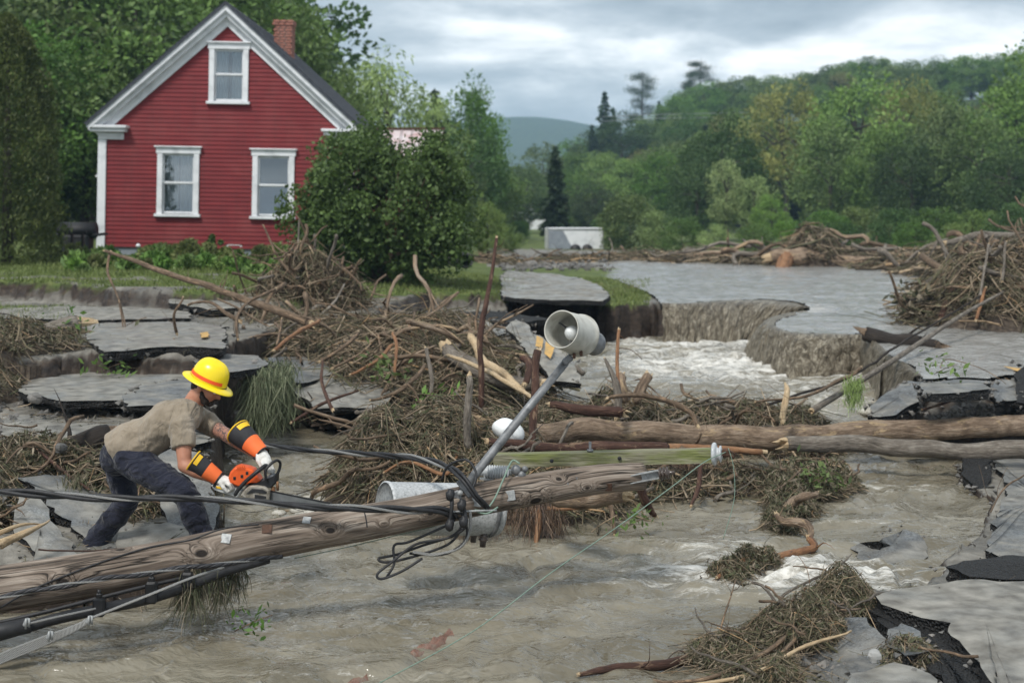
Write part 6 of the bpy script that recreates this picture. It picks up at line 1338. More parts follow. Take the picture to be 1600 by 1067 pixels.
for pts, r, l, m, tw in L_:
    limb(pts, r, l, m, twigs=tw, wigg=.02 + .25 * min(r), n=9 if max(r) > .03 else 6, lump=.25 if max(r) > .02 else .1, tl=.2 + 2 * max(r), name='log' if max(r) >= .05 else 'branch', cat='log' if max(r) >= .05 else 'branch')
# medium sticks nobody could tell apart, each one an object sharing a few meshes
def loose(n, hp, lr, rr, label, group, mats=('branch', 'branch', 'log_grey', 'log', 'log_grey', 'branch'), zr=(.85, 1.1), flat=.3):
    samp, hf = hp; protos = []
    for k in range(7):
        b = MB(); L = 1.0; pts = wig(spline([Vector((0, 0, 0)), Vector((.3, random.uniform(-.08, .08), random.uniform(-.06, .06))), Vector((.65, random.uniform(-.12, .12), random.uniform(-.1, .1))), Vector((1, random.uniform(-.2, .2), random.uniform(-.1, .1)))], 4), .05, 4, k)
        b.tube([p - Vector((.5, 0, 0)) for p in pts], [.020, .018, .009], n=6, lump=.25, rnd=random.random())
        for j in range(random.choice([1, 2, 3])):
            p = pts[random.randint(3, 10)] - Vector((.5, 0, 0)); d = Vector((random.uniform(.3, 1), random.uniform(-1, 1), random.uniform(-.5, .8))).normalized() * random.uniform(.15, .35); b.tube([p, p + d * .5 + Vector((0, 0, .02)), p + d], [.009, .003], n=4)
        protos.append(b)
    ms = [p.build('branch', M[random.choice(mats)]) for p in protos]; x, y = samp(n); h = hf(x, y)
    for i in range(n):
        o = ms[i] if i < len(ms) else ms[i % len(ms)].copy()
        if i >= len(ms): COL.objects.link(o)
        L = random.uniform(*lr); t = random.uniform(*rr) / .02; o.location = (x[i], y[i], h[0][i] + h[1][i] * random.uniform(*zr) + .03); o.scale = (L, t, t); o.rotation_euler = (random.uniform(0, 6.28), random.gauss(0, flat), random.uniform(0, 6.28)); tag(o, label, 'branch', group)
loose(60, hA, (.5, 1.4), (.010, .028), 'broken branch tangled in the long brush heap under the logs', 'branches in the long brush heap')
loose(60, hC, (.7, 2.0), (.014, .036), 'broken branch tangled in the tall brush heap between lawn and river', 'branches in the tall brush heap', flat=.45)
loose(34, hD, (.7, 1.9), (.012, .03), 'crooked root of the curly root wad before the red house', 'roots of the root wad', flat=.9)
loose(36, hG, (.9, 2.6), (.02, .05), 'broken branch in the driftwood pile at the right', 'branches in the right driftwood pile', flat=.55)
loose(40, hH, (1.2, 3.6), (.03, .09), 'driftwood branch along the far side of the flooded road', 'driftwood along the far side', flat=.2)
loose(16, hF, (.3, .9), (.008, .018), 'broken branch in the weedy debris at the left', 'branches in the weedy debris')
loose(18, hI, (.3, .8), (.005, .011), 'thin broken branch in the brush pile at the bottom right', 'branches in the bottom right brush')
loose(14, hB, (.3, .7), (.008, .016), 'short broken branch in the brush trailing below the logs', 'branches trailing below the logs')
# hanging leaf sprig and small green bits
for px, py, D, n, l in [(590, 570, 15.4, 60, 'green leafy tuft caught high in the left brush heap'), (676, 630, 14.4, 70, 'green fern-like tuft at the foot of the brush heap'), (1000, 812, 11.3, 40, 'green sprig floating by the roots under the pole top'), (1478, 575, 14.8, 40, 'small green leafy sprig on the edge of the flooded road'), (398, 970, 8.3, 50, 'dark green leaf cluster in the water under the pole'), (1430, 470, 21.4, 160, 'weedy tuft stranded in the flood left of the right pile'), (1285, 745, 12.6, 90, 'green needle tuft in the trailing brush'), (175, 572, 14.9, 40, 'green leafy sprig lying on the wide pale slab'), (105, 505, 16, 40, 'green sprout on the pale grey log'), (215, 500, 16, 1, 'tiny sprout by the slab edge')]:
    c = P(px, py, D); s = .045 * D / 12; C = rng.normal(size=(n, 3)) * np.array([.11, .08, .07]) * D / 12; V, Fa, r = leaf_quads(C, s * 1.6, None, None, .4); rt = empty('leafy_tuft', c); o = fast_mesh('leaves', V, Fa, M['leaf' if 'green' in l else 'litter'], {'rnd': r}, parent=rt); o['kind'] = 'stuff'; b = MB(); b.tube([(-.12, 0, -.06), (0, 0, 0), (.1, .02, .03)], .004, n=5); b.build('stem', M['branch'], rt); tag(rt, l, 'plant')
# reddish object showing through the muddy water at the bottom
b = MB(); sp = spline([P(520, 1085, 7.62) , P(600, 1035, 8.05), P(660, 1000, 8.4), P(706, 978, 8.75)], 14); V = []; n = len(sp); m = 12
for i, q in enumerate(sp):
    for j in range(m):
        t = j / (m - 1) - .5; wdt = .17 * (1 - .5 * i / n); V.append((q.x + t * wdt * .5, q.y - t * wdt, .030 + .035 * mnoise.noise(Vector((i * .35, t * 5, 2))) - .22 * t * t))
b.add(V, [(i * m + j, i * m + j + 1, (i + 1) * m + j + 1, (i + 1) * m + j) for i in range(n - 1) for j in range(m - 1)]); RW = simple('red_clay_under_water', [(.14, .075, .05), (.24, .13, .095), (.22, .18, .14)], 16, .25, .7, .02, coord='pos'); tag(b.build('submerged_plank', RW), 'reddish plank barely showing through the muddy water at the bottom', 'plank')
# culvert pipe end by the round shrub
c = P(728, 407, 29.5); cu = empty('culvert_pipe', c); tag(cu, 'round concrete culvert pipe end on the lawn right of the round shrub', 'pipe')
Mx = Matrix.Rotation(R(90), 4, 'X') @ Matrix.Rotation(R(18), 4, 'Y'); b = MB(); b.lathe([(.115, .0), (.165, .0), (.165, -.9), (.115, -.9), (.115, .0)], Mx, 22); b.build('pipe_shell', M['stone'], cu)
b = MB(); b.lathe([(.001, -.35), (.115, -.35)], Mx, 20); b.build('bore_shade_disc', M['inner_shade'], cu)  # dark disc painted for the shade inside the pipe
# white box beyond the flood, valley roof, pole
c = P(899, 388, 72); m_ = pxm(72); bx_ = empty('box_trailer', (c.x, 72, .55), (0, 0, R(4))); tag(bx_, 'white box trailer body with a dark painted corner stranded beyond the flood', 'trailer'); hh = 34 * m_; ww = 88 * m_
b = MB(); b.box((0, .7, hh / 2 + .1), (ww, 1.5, hh), bevel=.05); b.build('body', M['white'], bx_)
b = MB(); t = hh + .07; b.add([(-ww / 2 + .02, -.066, .14), (.0, -.066, .14), (-.25, -.066, .35), (-.62, -.066, t - .12), (-ww / 2 + .02, -.066, t - .12)], [(0, 1, 2, 3, 4)], smooth=False); b.build('dark_panel', M['foundation'], bx_)
b = MB(); b.box((0, -.07, t - .03), (ww, .04, .06)); b.box((ww / 2 - .03, -.07, hh / 2 + .1), (.06, .04, hh)); b.box((-ww / 2 + .03, -.07, hh / 2 + .1), (.06, .04, hh)); b.build('edge_trim', M['galv'], bx_)
for s in (-1, 1): b = MB(); b.tube([(s * .3 + .3, -.15, .1), (s * .3 + .3, .05, .1)], .28, n=14); b.build('wheel', M['rubber'], bx_)
c = P(838, 335, 150); vb = empty('valley_building', (c.x, 150, .3)); tag(vb, 'small white roofed building far off among the valley trees', 'building'); m_ = pxm(150)
b = MB(); b.box((0, 2, 1.0), (52 * m_, 4, 2.0)); b.build('wall', M['white'], vb); b = MB(); b.add([(-2, -.3, 1.9), (2, -.3, 1.9), (1.6, 2, 3.1), (-1.6, 2, 3.1), (2, 4.3, 1.9), (-2, 4.3, 1.9)], [(0, 1, 2, 3), (3, 2, 4, 5), (1, 4, 2), (0, 3, 5)], smooth=False); b.build('roof', M['white'], vb)
b = MB(); c = P(884, 382, 110); b.tube([(0, 0, -.5), (0, 0, (382 - 318) * pxm(110))], [.13, .10], n=8); o = b.build('utility_post', M['trunk']); o.location = (c.x, 110, .3); tag(o, 'thin distant utility post among the valley trees', 'utility pole')
for k, dy in enumerate((0, 7)):
    b = MB(); b.tube(spline([P(940, 183 + dy, 200), P(1010, 180 + dy * .8, 190), P(1180, 176 + dy, 175)], 6), .035, n=4); o = b.build('power_line', M['galv'], center=True); tag(o, ['upper', 'lower'][k] + ' of two thin power lines strung before the ridge', 'power line')
# pale rod and cable leaning down from the right pile
limb([P(1568, 456, 20.8), P(1500, 494, 19.2), P(1400, 560, 16.8), P(1268, 642, 14.6)], [.02, .03, .035], 'long pale metal pole slanting from the right pile down to the log', 'galv_dark' if 0 else 'log_grey', name='pole_rod', wigg=0, lump=0, cat='metal pole')
limb([P(1550, 452, 21), P(1470, 500, 19.4), P(1400, 540, 17.6), P(1330, 588, 16), P(1200, 632, 14.2)], [.012, .015, .015], 'thin dark cable running beside the long pale metal pole', 'bark_dark', name='cable', wigg=.02, lump=0, cat='cable', twigs=8, tl=.3)
# ------------------------------------------------------------------ fallen utility pole
PC = [(-160, 948, 8.15, .145), (0, 920, 8.4, .137), (130, 900, 8.5, .132), (250, 879, 8.6, .126), (387, 849, 8.75, .121), (540, 821, 8.95, .115), (640, 803, 9.1, .108), (750, 779, 9.25, .106), (860, 760, 9.4, .103), (940, 748, 9.5, .098), (1003, 744, 9.6, .092)]
def pole_at(px):
    xs = [q[0] for q in PC]; y = np.interp(px, xs, [q[1] for q in PC]); D = np.interp(px, xs, [q[2] for q in PC]); r = np.interp(px, xs, [q[3] for q in PC]); return float(y), float(D), float(r)
def on_pole(px, py, lift=0.0):
    """point of the pole's near face under a picture point"""
    y, D, r = pole_at(px); c = P(px, y, D); dz = (y - py) * pxm(D); dz = max(-r * .98, min(r * .98, dz)); n = Vector((0, -math.sqrt(r * r - dz * dz), dz)); n2 = n.normalized(); return c + n2 * (r + lift), n2
KN_ = [(320, 857, .05), (412, 868, .036), (518, 822, .042), (190, 856, .03), (108, 900, .045), (835, 777, .055), (872, 745, .026), (914, 757, .03), (672, 796, .03), (600, 812, .024)]
kk = []
for a, b_, r_ in KN_:
    q, n_ = on_pole(a, b_); kk.append((q.x, q.y, q.z, r_))
M['pole'] = polewood('weathered_pole_wood', kk, [(.035, .026, .020), (.115, .088, .068), (.215, .172, .137), (.36, .31, .26)])
pole = empty('utility_pole', P(387, 849, 8.75)); tag(pole, 'weathered wooden utility pole fallen across the river in front of the worker', 'utility pole')
def pp(mb, name, mat, par=pole, label=None, **k):
    o = mb.build(name, mat, par); base = par
    off = Vector((0, 0, 0)); q = par
    while q is not None: off += Vector(q.location); q = q.parent
    o.matrix_parent_inverse = Matrix.Translation(-off)
    if label: o['label'] = label
    for a, b_ in k.items(): o[a] = b_
    return o
b = MB(); sp = spline([P(a, y, D) for a, y, D, r in PC], 10); rr = np.interp(np.linspace(0, 1, len(sp)), np.linspace(0, 1, len(PC)), [q[3] for q in PC]); b.tube(sp, list(rr), n=64, lump=.035, cap=True, rnd=.31)
v = b.v[0]
for (x, y, z, r_) in kk:
    d = np.linalg.norm((v - np.array([x, y, z])) * np.array([.7, 1, 1]), axis=1); cidx = np.exp(-(d / (r_ * .9)) ** 2); v[:, 1] -= cidx * .010; core = np.exp(-(d / (r_ * .35)) ** 2); v[:, 1] += core * .012
pp(b, 'shaft', M['pole'])
# saw kerf round the shaft
y_, D_, r_ = pole_at(566); b = MB(); c = P(566, y_, D_); ax = (P(600, *pole_at(600)[:2]) - P(540, *pole_at(540)[:2])).normalized(); q = ax.to_track_quat('Z', 'Y').to_matrix()
b.add([tuple(c + q @ Vector(((r_ * (.995 + .022)) * math.cos(t), (r_ * 1.017) * math.sin(t), (-.004 if k else .004)))) for k in (0, 1) for t in np.linspace(0, 6.283, 49)[:-1]], [(j, (j + 1) % 48, 48 + (j + 1) % 48, 48 + j) for j in range(48)]); pp(b, 'saw_kerf', M['rubber'])
for a, b_, s, l in [(358, 836, .034, 0), (421, 822, .034, 1), (482, 809, .028, 0), (745, 778, .036, 0), (797, 769, .036, 0), (948, 756, .032, 1)]:
    q, n_ = on_pole(a, b_, .006); R_ = n_.to_track_quat('Z', 'Y').to_matrix(); R_ = R_ @ Matrix.Rotation(R(random.uniform(-10, 10)), 3, 'Z'); w_ = MB(); w_.box(q, (s * 1.8, s * 1.8, .006), rot=R_, bevel=.002); wo_ = pp(w_, 'square_washer', M['galv' if not l else 'rust'])
    w_ = MB(); Mx = Matrix.Translation(q) @ R_.to_4x4(); w_.lathe([(.011, .002), (.012, .012), (.010, .016), (.006, .017), (.006, .026), (.0005, .027)], Mx, 6); w_.sm = [False] * len(w_.sm); pp(w_, 'bolt', M['galv' if not l else 'rust'], wo_)
# date nail and staple marks
for a, b_ in [(886, 752), (900, 744), (690, 790)]:
    q, n_ = on_pole(a, b_, .002); w_ = MB(); w_.box(q, (.012, .004, .02)); pp(w_, 'staple', M['galv_dark'])

# crossarm
ca = empty('crossarm', P(940, 714, 9.7)); tag(ca, 'mossy green wooden crossarm lying over the top of the fallen pole', 'crossarm')
A_, B_ = P(772, 719, 9.78), P(1114, 711, 9.66); d = (B_ - A_); L = d.length; R_ = d.to_track_quat('X', 'Z').to_matrix()
b = MB(); n = 26
V = []; 
for i in range(n + 1):
    x = -L / 2 + L * i / n
    for (yy, zz) in ((-.052, -.044), (.052, -.044), (.052, .044), (-.052, .044)):
        V.append(R_ @ Vector((x, yy + .003 * mnoise.noise(Vector((x * 5, yy * 60, zz * 60))), zz + .004 * mnoise.noise(Vector((x * 4, yy * 50, zz * 70))))) + (A_ + B_) / 2)
b.add([tuple(q) for q in V], [(i * 4 + j, i * 4 + (j + 1) % 4, i * 4 + 4 + (j + 1) % 4, i * 4 + 4 + j) for i in range(n) for j in range(4)] + [(3, 2, 1, 0), (n * 4, n * 4 + 1, n * 4 + 2, n * 4 + 3)], smooth=False); o = pp(b, 'timber', M['crossarm'], ca)
# timber coordinates run along the beam, so the grain material can stay in object space
for a, b_, s in [(862, 720, .014), (968, 716, .014), (1025, 715, .012)]:
    q = P(a, b_, 9.645); w_ = MB(); Mx = Matrix.Translation(q) @ Matrix.Rotation(R(90), 4, 'X'); w_.lathe([(s, -.004), (s * .9, .003), (.0005, .001)], Mx, 10); pp(w_, 'bolt_hole', M['rubber'], ca)
q = P(1083, 711, 9.64); w_ = MB(); w_.box(q, (.055, .008, .055), bevel=.002); w0 = pp(w_, 'square_washer', M['galv_dark'], ca); w_ = MB(); w_.box(q + Vector((0, -.014, 0)), (.022, .022, .022), bevel=.004); pp(w_, 'bolt', M['rust'], w0)
b = MB(); b.tube([P(922, 712, 9.7), P(922, 690, 9.7)], .009, n=8); b.tube([P(922, 705, 9.7), P(922, 702, 9.7)], .022, n=8); pp(b, 'through_bolt', M['galv_dark'], ca)
b = MB(); Mx = Matrix.Translation(P(1117, 709, 9.66)) @ (B_ - A_ + Vector((0, -.35, 0))).to_track_quat('Z', 'Y').to_matrix().to_4x4()
b.lathe([(.0005, -.03), (.03, -.03), (.032, -.012), (.072, -.016), (.078, -.006), (.076, .006), (.060, .012), (.045, .014), (.04, .03), (.055, .034), (.058, .042), (.03, .05), (.0005, .05)], Mx, 26); pp(b, 'disc_insulator', M['porcelain'], ca)
b = MB(); c = P(1134, 707, 9.62); b.box(c, (.05, .035, .06), bevel=.012); b.tube([c, c + Vector((.05, -.02, -.03))], .010, n=8); b.tube([c + Vector((.02, -.01, .02)), c + Vector((.06, -.02, -.005)), c + Vector((.05, 0, -.04))], .006, n=6); pp(b, 'clevis', M['rust'], ca)
# steel bracket with lower insulator
br = empty('insulator_bracket', P(1000, 745, 9.55)); tag(br, 'grey steel bracket with a ribbed insulator at the tip of the fallen pole', 'bracket')
A_, B_ = P(964, 752, 9.50), P(1030, 740, 9.48); d = B_ - A_; R_ = d.to_track_quat('X', 'Z').to_matrix(); b = MB(); c = (A_ + B_) / 2
b.box(c + R_ @ Vector((0, .012, .0)), (d.length, .006, .05), rot=R_, bevel=.002); b.box(c + R_ @ Vector((0, -.006, .025)), (d.length, .036, .006), rot=R_); b.box(c + R_ @ Vector((0, -.006, -.025)), (d.length * .96, .036, .006), rot=R_); pp(b, 'channel', M['galv'], br)
for t in (.15, .45): b = MB(); q = A_.lerp(B_, t) + Vector((0, -.0, 0)); b.ell(q, (.009, .009, .009), n=8, m=6); pp(b, 'bolt', M['galv_dark'], br)
b = MB(); Mx = Matrix.Translation(B_) @ (d + Vector((0, -.12, 0))).to_track_quat('Z', 'Y').to_matrix().to_4x4(); pr = [(.0005, 0), (.016, 0)]
for k in range(3): pr += [(.018, .004 + k * .024), (.042, .010 + k * .024), (.044, .016 + k * .024), (.02, .020 + k * .024)]
pr += [(.012, .085), (.012, .11), (.0005, .11)]; b.lathe(pr, Mx, 22); pp(b, 'ribbed_insulator', M['porcelain_dark'], br)

# street lamp on its arm
lp = empty('street_lamp', P(760, 720, 9.2)); tag(lp, 'grey street lamp on a long arm sticking up from the fallen pole', 'street lamp')
b = MB(); b.tube([P(724, 768, 9.17), P(745, 737, 9.2), P(815, 650, 9.3), P(884, 566, 9.36)], [.030, .029, .028, .026], n=16); pp(b, 'arm', M['galv_dark'], lp)
b = MB(); b.box(P(727, 762, 9.13), (.05, .03, .13), rot=Matrix.Rotation(R(-38), 3, 'Y') @ Matrix.Identity(3), bevel=.006); b.box(P(713, 775, 9.12), (.06, .02, .07), rot=Matrix.Rotation(R(-20), 3, 'Y'), bevel=.008); pp(b, 'mounting_bracket', M['galv_dark'], lp)
b = MB(); q = P(719, 770, 9.09); b.lathe([(.0005, .012), (.016, .012), (.018, 0), (.018, -.01)], Matrix.Translation(q) @ Matrix.Rotation(R(90), 4, 'X'), 14); pp(b, 'rivet', M['galv'], lp)
ax = Vector((-.47, -.85, .22)).normalized(); C0 = P(905, 524, 9.36); RM = Matrix.Translation(C0) @ ax.to_track_quat('Z', 'Y').to_matrix().to_4x4()
b = MB(); b.lathe([(.07, -.028), (.136, -.022), (.142, -.012), (.142, .004), (.136, .010), (.132, .06), (.122, .24), (.121, .262), (.124, .268), (.118, .270), (.115, .262), (.124, .06), (.112, .006), (.06, -.012), (.0005, -.016)], RM, 48); shd = pp(b, 'lamp_shade', M['lamp_shade'], lp)
b = MB(); b.lathe([(.143, -.013), (.147, -.008), (.147, .0), (.143, .005)], RM, 48); pp(b, 'rim_band', M['galv_dark'], shd)
b = MB(); RB = RM @ Matrix.Translation((.0, .0, .085)); b.lathe([(.0005, -.08), (.02, -.08), (.026, -.03), (.044, -.01), (.050, .02), (.040, .055), (.02, .075), (.0005, .082)], RB, 22); pp(b, 'bulb', M['foamball'], lp)
b = MB()
for k in range(3):
    a_ = k * 2.094 + .5; b.box(RM @ Vector((math.cos(a_) * .075, math.sin(a_) * .075, .09)), (.10, .003, .06), rot=RM.to_3x3() @ Matrix.Rotation(a_, 3, 'Z'))
pp(b, 'inner_fin', M['galv_dark'], lp, kind='stuff')
b = MB(); RH = Matrix.Translation(C0 + Vector((.015, 0, -.02))) @ (-ax + Vector((.25, -.1, -.12))).to_track_quat('Z', 'Y').to_matrix().to_4x4(); b.lathe([(.0005, -.01), (.085, -.01), (.088, .0), (.082, .04), (.080, .15), (.074, .165), (.052, .170), (.050, .195), (.040, .200), (.0005, .200)], RH, 26); hs = pp(b, 'ballast_housing', M['galv_dark'], lp)
b = MB(); b.lathe([(.0005, .20), (.036, .20), (.036, .228), (.03, .235), (.0005, .235)], RH, 18); pp(b, 'photocell_cap', M['plastic_black'], hs)
for dx, dy in ((908, 552), (897, 556)):
    b = MB(); b.box(P(dx, dy, 9.24), (.02, .03, .035), bevel=.004); pp(b, 'latch', M['rust'], lp)
b = MB(); b.box(P(887, 562, 9.33), (.07, .05, .045), rot=Matrix.Rotation(R(-40), 3, 'Y'), bevel=.008); pp(b, 'clamp', M['galv_dark'], lp)

# transformer drum behind the pole
tf = empty('transformer', P(690, 794, 9.68)); tag(tf, 'grey metal transformer drum half hidden behind the fallen pole', 'transformer')
A_, B_ = P(601, 794, 9.50), P(776, 796, 9.86); ax_ = (A_ - B_); Lt = ax_.length; RM = Matrix.Translation(B_) @ ax_.to_track_quat('Z', 'Y').to_matrix().to_4x4()
b = MB(); b.lathe([(.0005, 0), (.168, 0), (.176, .006), (.180, .02), (.176, .032), (.176, Lt - .03), (.180, Lt - .02), (.181, Lt), (.172, Lt + .003)], RM, 48); pp(b, 'drum', M['grey_paint'], tf)
b = MB(); b.lathe([(.172, Lt + .003), (.168, Lt - .012), (.09, Lt - .004), (.0005, Lt - .002)], RM, 40); pp(b, 'end_cap', M['galv'], tf)
b = MB(); b.lathe([(.181, .05), (.190, .052), (.190, .078), (.181, .08)], RM, 48); pp(b, 'hoop', M['galv_dark'], tf)
for s_ in (-1, 1): b = MB(); b.lathe([(.0005, .07), (.020, .07), (.022, .03), (.035, .02), (.02, .01), (.03, .0), (.018, -.02)], RM @ Matrix.Translation((s_ * .08, -.17, .12)) @ Matrix.Rotation(R(90), 4, 'X'), 16); pp(b, 'bushing', M['porcelain_dark'], tf)
b = MB(); b.box(RM @ Vector((.1, .15, .2)), (.06, .02, .16), rot=RM.to_3x3(), bevel=.005); pp(b, 'hanger_lug', M['galv_dark'], tf)

# ribbed arrester
ar = empty('surge_arrester', P(775, 735, 9.35)); tag(ar, 'ribbed grey arrester lying at the foot of the lamp arm', 'arrester')
A_, B_ = P(746, 736, 9.33), P(800, 738, 9.38); dd = B_ - A_; RM = Matrix.Translation(A_) @ dd.to_track_quat('Z', 'Y').to_matrix().to_4x4(); b = MB(); pr = [(.0005, 0), (.026, 0), (.028, .01), (.028, .045), (.03, .05)]
for k in range(9): z = .055 + k * .017; pr += [(.030, z), (.045, z + .006), (.045, z + .010), (.031, z + .014)]
pr += [(.022, .215), (.022, .23), (.0005, .232)]; b.lathe(pr, RM, 26); pp(b, 'ribbed_body', M['porcelain'], ar)
b = MB(); b.box(P(765, 749, 9.33), (.13, .04, .012), rot=Matrix.Rotation(R(8), 3, 'Y')); b.box(P(757, 744, 9.33), (.012, .03, .05)); pp(b, 'mounting_strap', M['galv'], ar)
b = MB()
for a, b__, s in [(806, 734, .035), (815, 742, .03), (808, 748, .028), (820, 733, .022)]: b.ell(P(a, b__, 9.34), (s, s * .8, s), n=10, m=7)
b.box(P(812, 753, 9.30), (.10, .05, .02), rot=Matrix.Rotation(R(5), 3, 'Y'), bevel=.006); pp(b, 'clevis', M['galv_dark'], ar)

# ------------------------------------------------------------------ cables and wires
def strands(path, rh, rs, mats, label, turns=9., name='twisted_cable', k=14, n=7, cat='cable'):
    sp = [Vector(q) for q in spline([Vector(q) for q in path], k)]; root = empty(name, sp[0]); N_ = len(sp); L = 0
    tt_ = [(sp[min(i + 1, N_ - 1)] - sp[max(i - 1, 0)]).normalized() for i in range(N_)]; al = [0.]
    for i in range(1, N_): al.append(al[-1] + (sp[i] - sp[i - 1]).length)
    for m_i, mt in enumerate(mats):
        q = []
        for i in range(N_):
            a_ = tt_[i].cross(Vector((0, 0, 1))); a_.normalize(); b_ = tt_[i].cross(a_); an = al[i] * turns + 6.283 * m_i / len(mats); rad = rh * (1 + .35 * math.sin(al[i] * 2.1 + m_i)); q.append(sp[i] + a_ * math.cos(an) * rad + b_ * math.sin(an) * rad)
        w_ = MB(); w_.tube(q, rs[m_i] if isinstance(rs, (list, tuple)) else rs, n=n, rnd=random.random()); o = w_.build('strand', M[mt], root); o.matrix_parent_inverse = Matrix.Translation(-sp[0])
    return tag(root, label, cat)
def wire(path, r, label, mat='rubber', name='cable', k=8, cat='cable', n=7, ext=None):
    sp = spline([Vector(q) for q in path], k); b = MB(); b.tube(sp, r, n=n, rnd=random.random()); o = b.build(name, M[mat], center=True)
    return tag(o, label, cat)
strands([P(-120, 762, 8.6), P(0, 769, 8.6), P(100, 773, 8.6), P(200, 779, 8.6), P(300, 778, 8.62), P(400, 784, 8.65), P(480, 791, 8.7), P(560, 794, 8.75), P(640, 797, 8.85), P(690, 797, 8.95), P(712, 808, 9.0)], .013, [.014, .014, .0085], ['rubber', 'rubber', 'strand'], 'thick twisted triplex cable crossing in front of the worker\'s legs', 7.5)
strands([P(250, 664, 11.6), P(300, 672, 11.3), P(400, 692, 10.8), P(480, 703, 10.4), P(560, 708, 10.0), P(640, 714, 9.6), P(690, 726, 9.3), P(722, 745, 9.05), P(745, 775, 9.0), P(762, 792, 9.05)], .011, [.012, .012, .009], ['rubber', 'rubber', 'strand'], 'twisted cable running behind the worker over the river to the lamp bracket', 6.5)
def under(lst, d0=0): return [P(a, b_, D) for a, b_, D in lst]
strands(under([(-60, 946, 8.02), (60, 921, 8.1), (150, 906, 8.18), (250, 892, 8.32), (330, 882, 8.42), (400, 874, 8.55), (440, 868, 8.7)]), .006, [.014, .006], ['lashed', 'strand'], 'black cable lashed to a bright steel strand along the lower face of the pole', 14)
wire(under([(-80, 1012, 8.05), (0, 992, 8.1), (80, 968, 8.2), (150, 952, 8.3), (230, 935, 8.4), (300, 912, 8.5), (350, 893, 8.6), (420, 874, 8.75)]), [.03, .034, .034, .024], 'thick black conduit hanging just under the pole at the left')
wire(under([(-60, 985, 8.2), (60, 958, 8.25), (150, 935, 8.35), (230, 915, 8.45), (330, 893, 8.6), (400, 878, 8.7)]), .013, 'thin black cable between the pole and the thick conduit')
for k in range(5): wire(under([(-60, 1052 + k * 3.4, 7.95), (0, 1022 + k * 3.4, 8.0), (60, 998 + k * 3.2, 8.05), (110, 980 + k * 2, 8.08), (140, 967 + k, 8.1)]), .0085, 'bright steel strand of the bundle sagging at the lower left corner', 'strand'), 
for o in [q for q in COL.objects if q.get('label', '').startswith('bright steel strand of the bundle')]: o['group'] = 'strands of the steel bundle'
wire(under([(130, 970, 8.1), (230, 930, 8.2), (300, 902, 8.35), (350, 886, 8.5)]), .008, 'single steel strand rising from the bundle to the pole', 'strand')
wire(under([(-60, 1012, 8.02), (0, 988, 8.02), (60, 970, 8.08), (150, 950, 8.2)]), .006, 'steel messenger wire riding on the thick black conduit', 'strand')
b = MB(); b.tube(spline(under([(-60, 1000, 8.0), (0, 986, 8.02), (46, 976, 8.1)]), 20), .045, n=14); v = b.v[0]; o = b.build('corrugated_hose', M['rubber']); tag(o, 'fat black hose end at the left edge under the pole', 'hose')
for a, b_, D, hh, l in [(155, 948, 8.28, .11, 'black moulded cable clamp on the conduit at the left'), (237, 925, 8.38, .13, 'black bracket hanging between pole and conduit'), (293, 905, 8.46, .09, 'smaller black bracket right of the hanging one')]:
    q = empty('cable_clamp', P(a, b_, D)); w_ = MB(); w_.box((0, 0, 0), (.07, .05, hh), bevel=.012); w_.build('clamp_body', M['plastic_black'], q); w_ = MB(); w_.box((0, 0, hh / 2 + .012), (.035, .03, .03), bevel=.006); w_.tube([(0, 0, hh / 2 + .02), (.0, 0, hh / 2 + .045)], .012, n=6); w_.build('bolt', M['plastic_black'], q); tag(q, l, 'clamp')
for a, b_, D, l in [(140, 968, 8.06, 'shiny wire clip at the end of the steel bundle'), (78, 992, 8.0, 'wire clip midway on the steel bundle'), (42, 972, 8.02, 'wire clip on the messenger wire')]:
    q = empty('wire_clip', P(a, b_, D)); w_ = MB(); w_.box((0, 0, 0), (.03, .035, .045), bevel=.006, rot=Matrix.Rotation(.4, 3, 'Y')); w_.build('clip_body', M['galv'], q); w_ = MB(); w_.tube([(0, -.02, -.03), (.004, -.025, .03)], .006, n=6); w_.tube([(.02, -.02, -.02), (.02, -.02, .03)], .005, n=6); w_.build('clip_bolts', M['galv'], q); tag(q, l, 'wire clip')
def surf(lst, lift): return [on_pole(a, b_, lift)[0] for a, b_ in lst]
wire(surf([(10, 940), (60, 912), (120, 888), (180, 868), (240, 852), (300, 841)], .008) + [P(340, 828, 8.62), P(372, 822, 8.66), P(404, 819, 8.7)], .0055, 'thin dark cable lying diagonally over the pole below the worker')
# black loops dangling below the transformer
LP = [[(712, 806, 9.0), (722, 816, 9.0), (708, 836, 9.02), (660, 852, 9.05), (620, 866, 9.0), (592, 872, 8.95), (604, 878, 8.95), (650, 868, 9.0), (700, 850, 9.05), (722, 826, 9.08)],
      [(690, 798, 8.98), (720, 802, 8.98), (728, 822, 8.98), (700, 840, 9.0), (650, 850, 8.98), (612, 878, 8.9), (590, 896, 8.86), (596, 904, 8.86), (628, 892, 8.9), (660, 872, 8.95)],
      [(700, 820, 9.0), (640, 846, 9.0), (616, 852, 8.98), (616, 880, 8.96), (604, 902, 8.92)],
      [(724, 806, 9.0), (730, 830, 9.0), (722, 850, 9.0), (690, 866, 9.0), (640, 864, 9.0)],
      [(736, 770, 9.0), (744, 740, 9.05), (728, 718, 9.1), (700, 728, 9.15), (690, 750, 9.2)],
      [(705, 770, 8.98), (706, 790, 8.95), (702, 822, 8.95)], [(724, 790, 8.96), (728, 812, 8.94), (724, 824, 8.94)]]
LB = ['large black cable loop hanging nearest the water below the transformer', 'long black cable loop drooping lowest into the river', 'black cable end dangling left of the loops', 'short black cable curl under the pole at the transformer', 'black jumper wire arched round the lamp bracket', 'black lead with taped connector left of the lamp bracket', 'black lead with taped connector below the lamp bracket']
for p_, l in zip(LP, LB): wire([P(*q) for q in p_], .0085 if 'lead' not in l else .013, l, k=7)
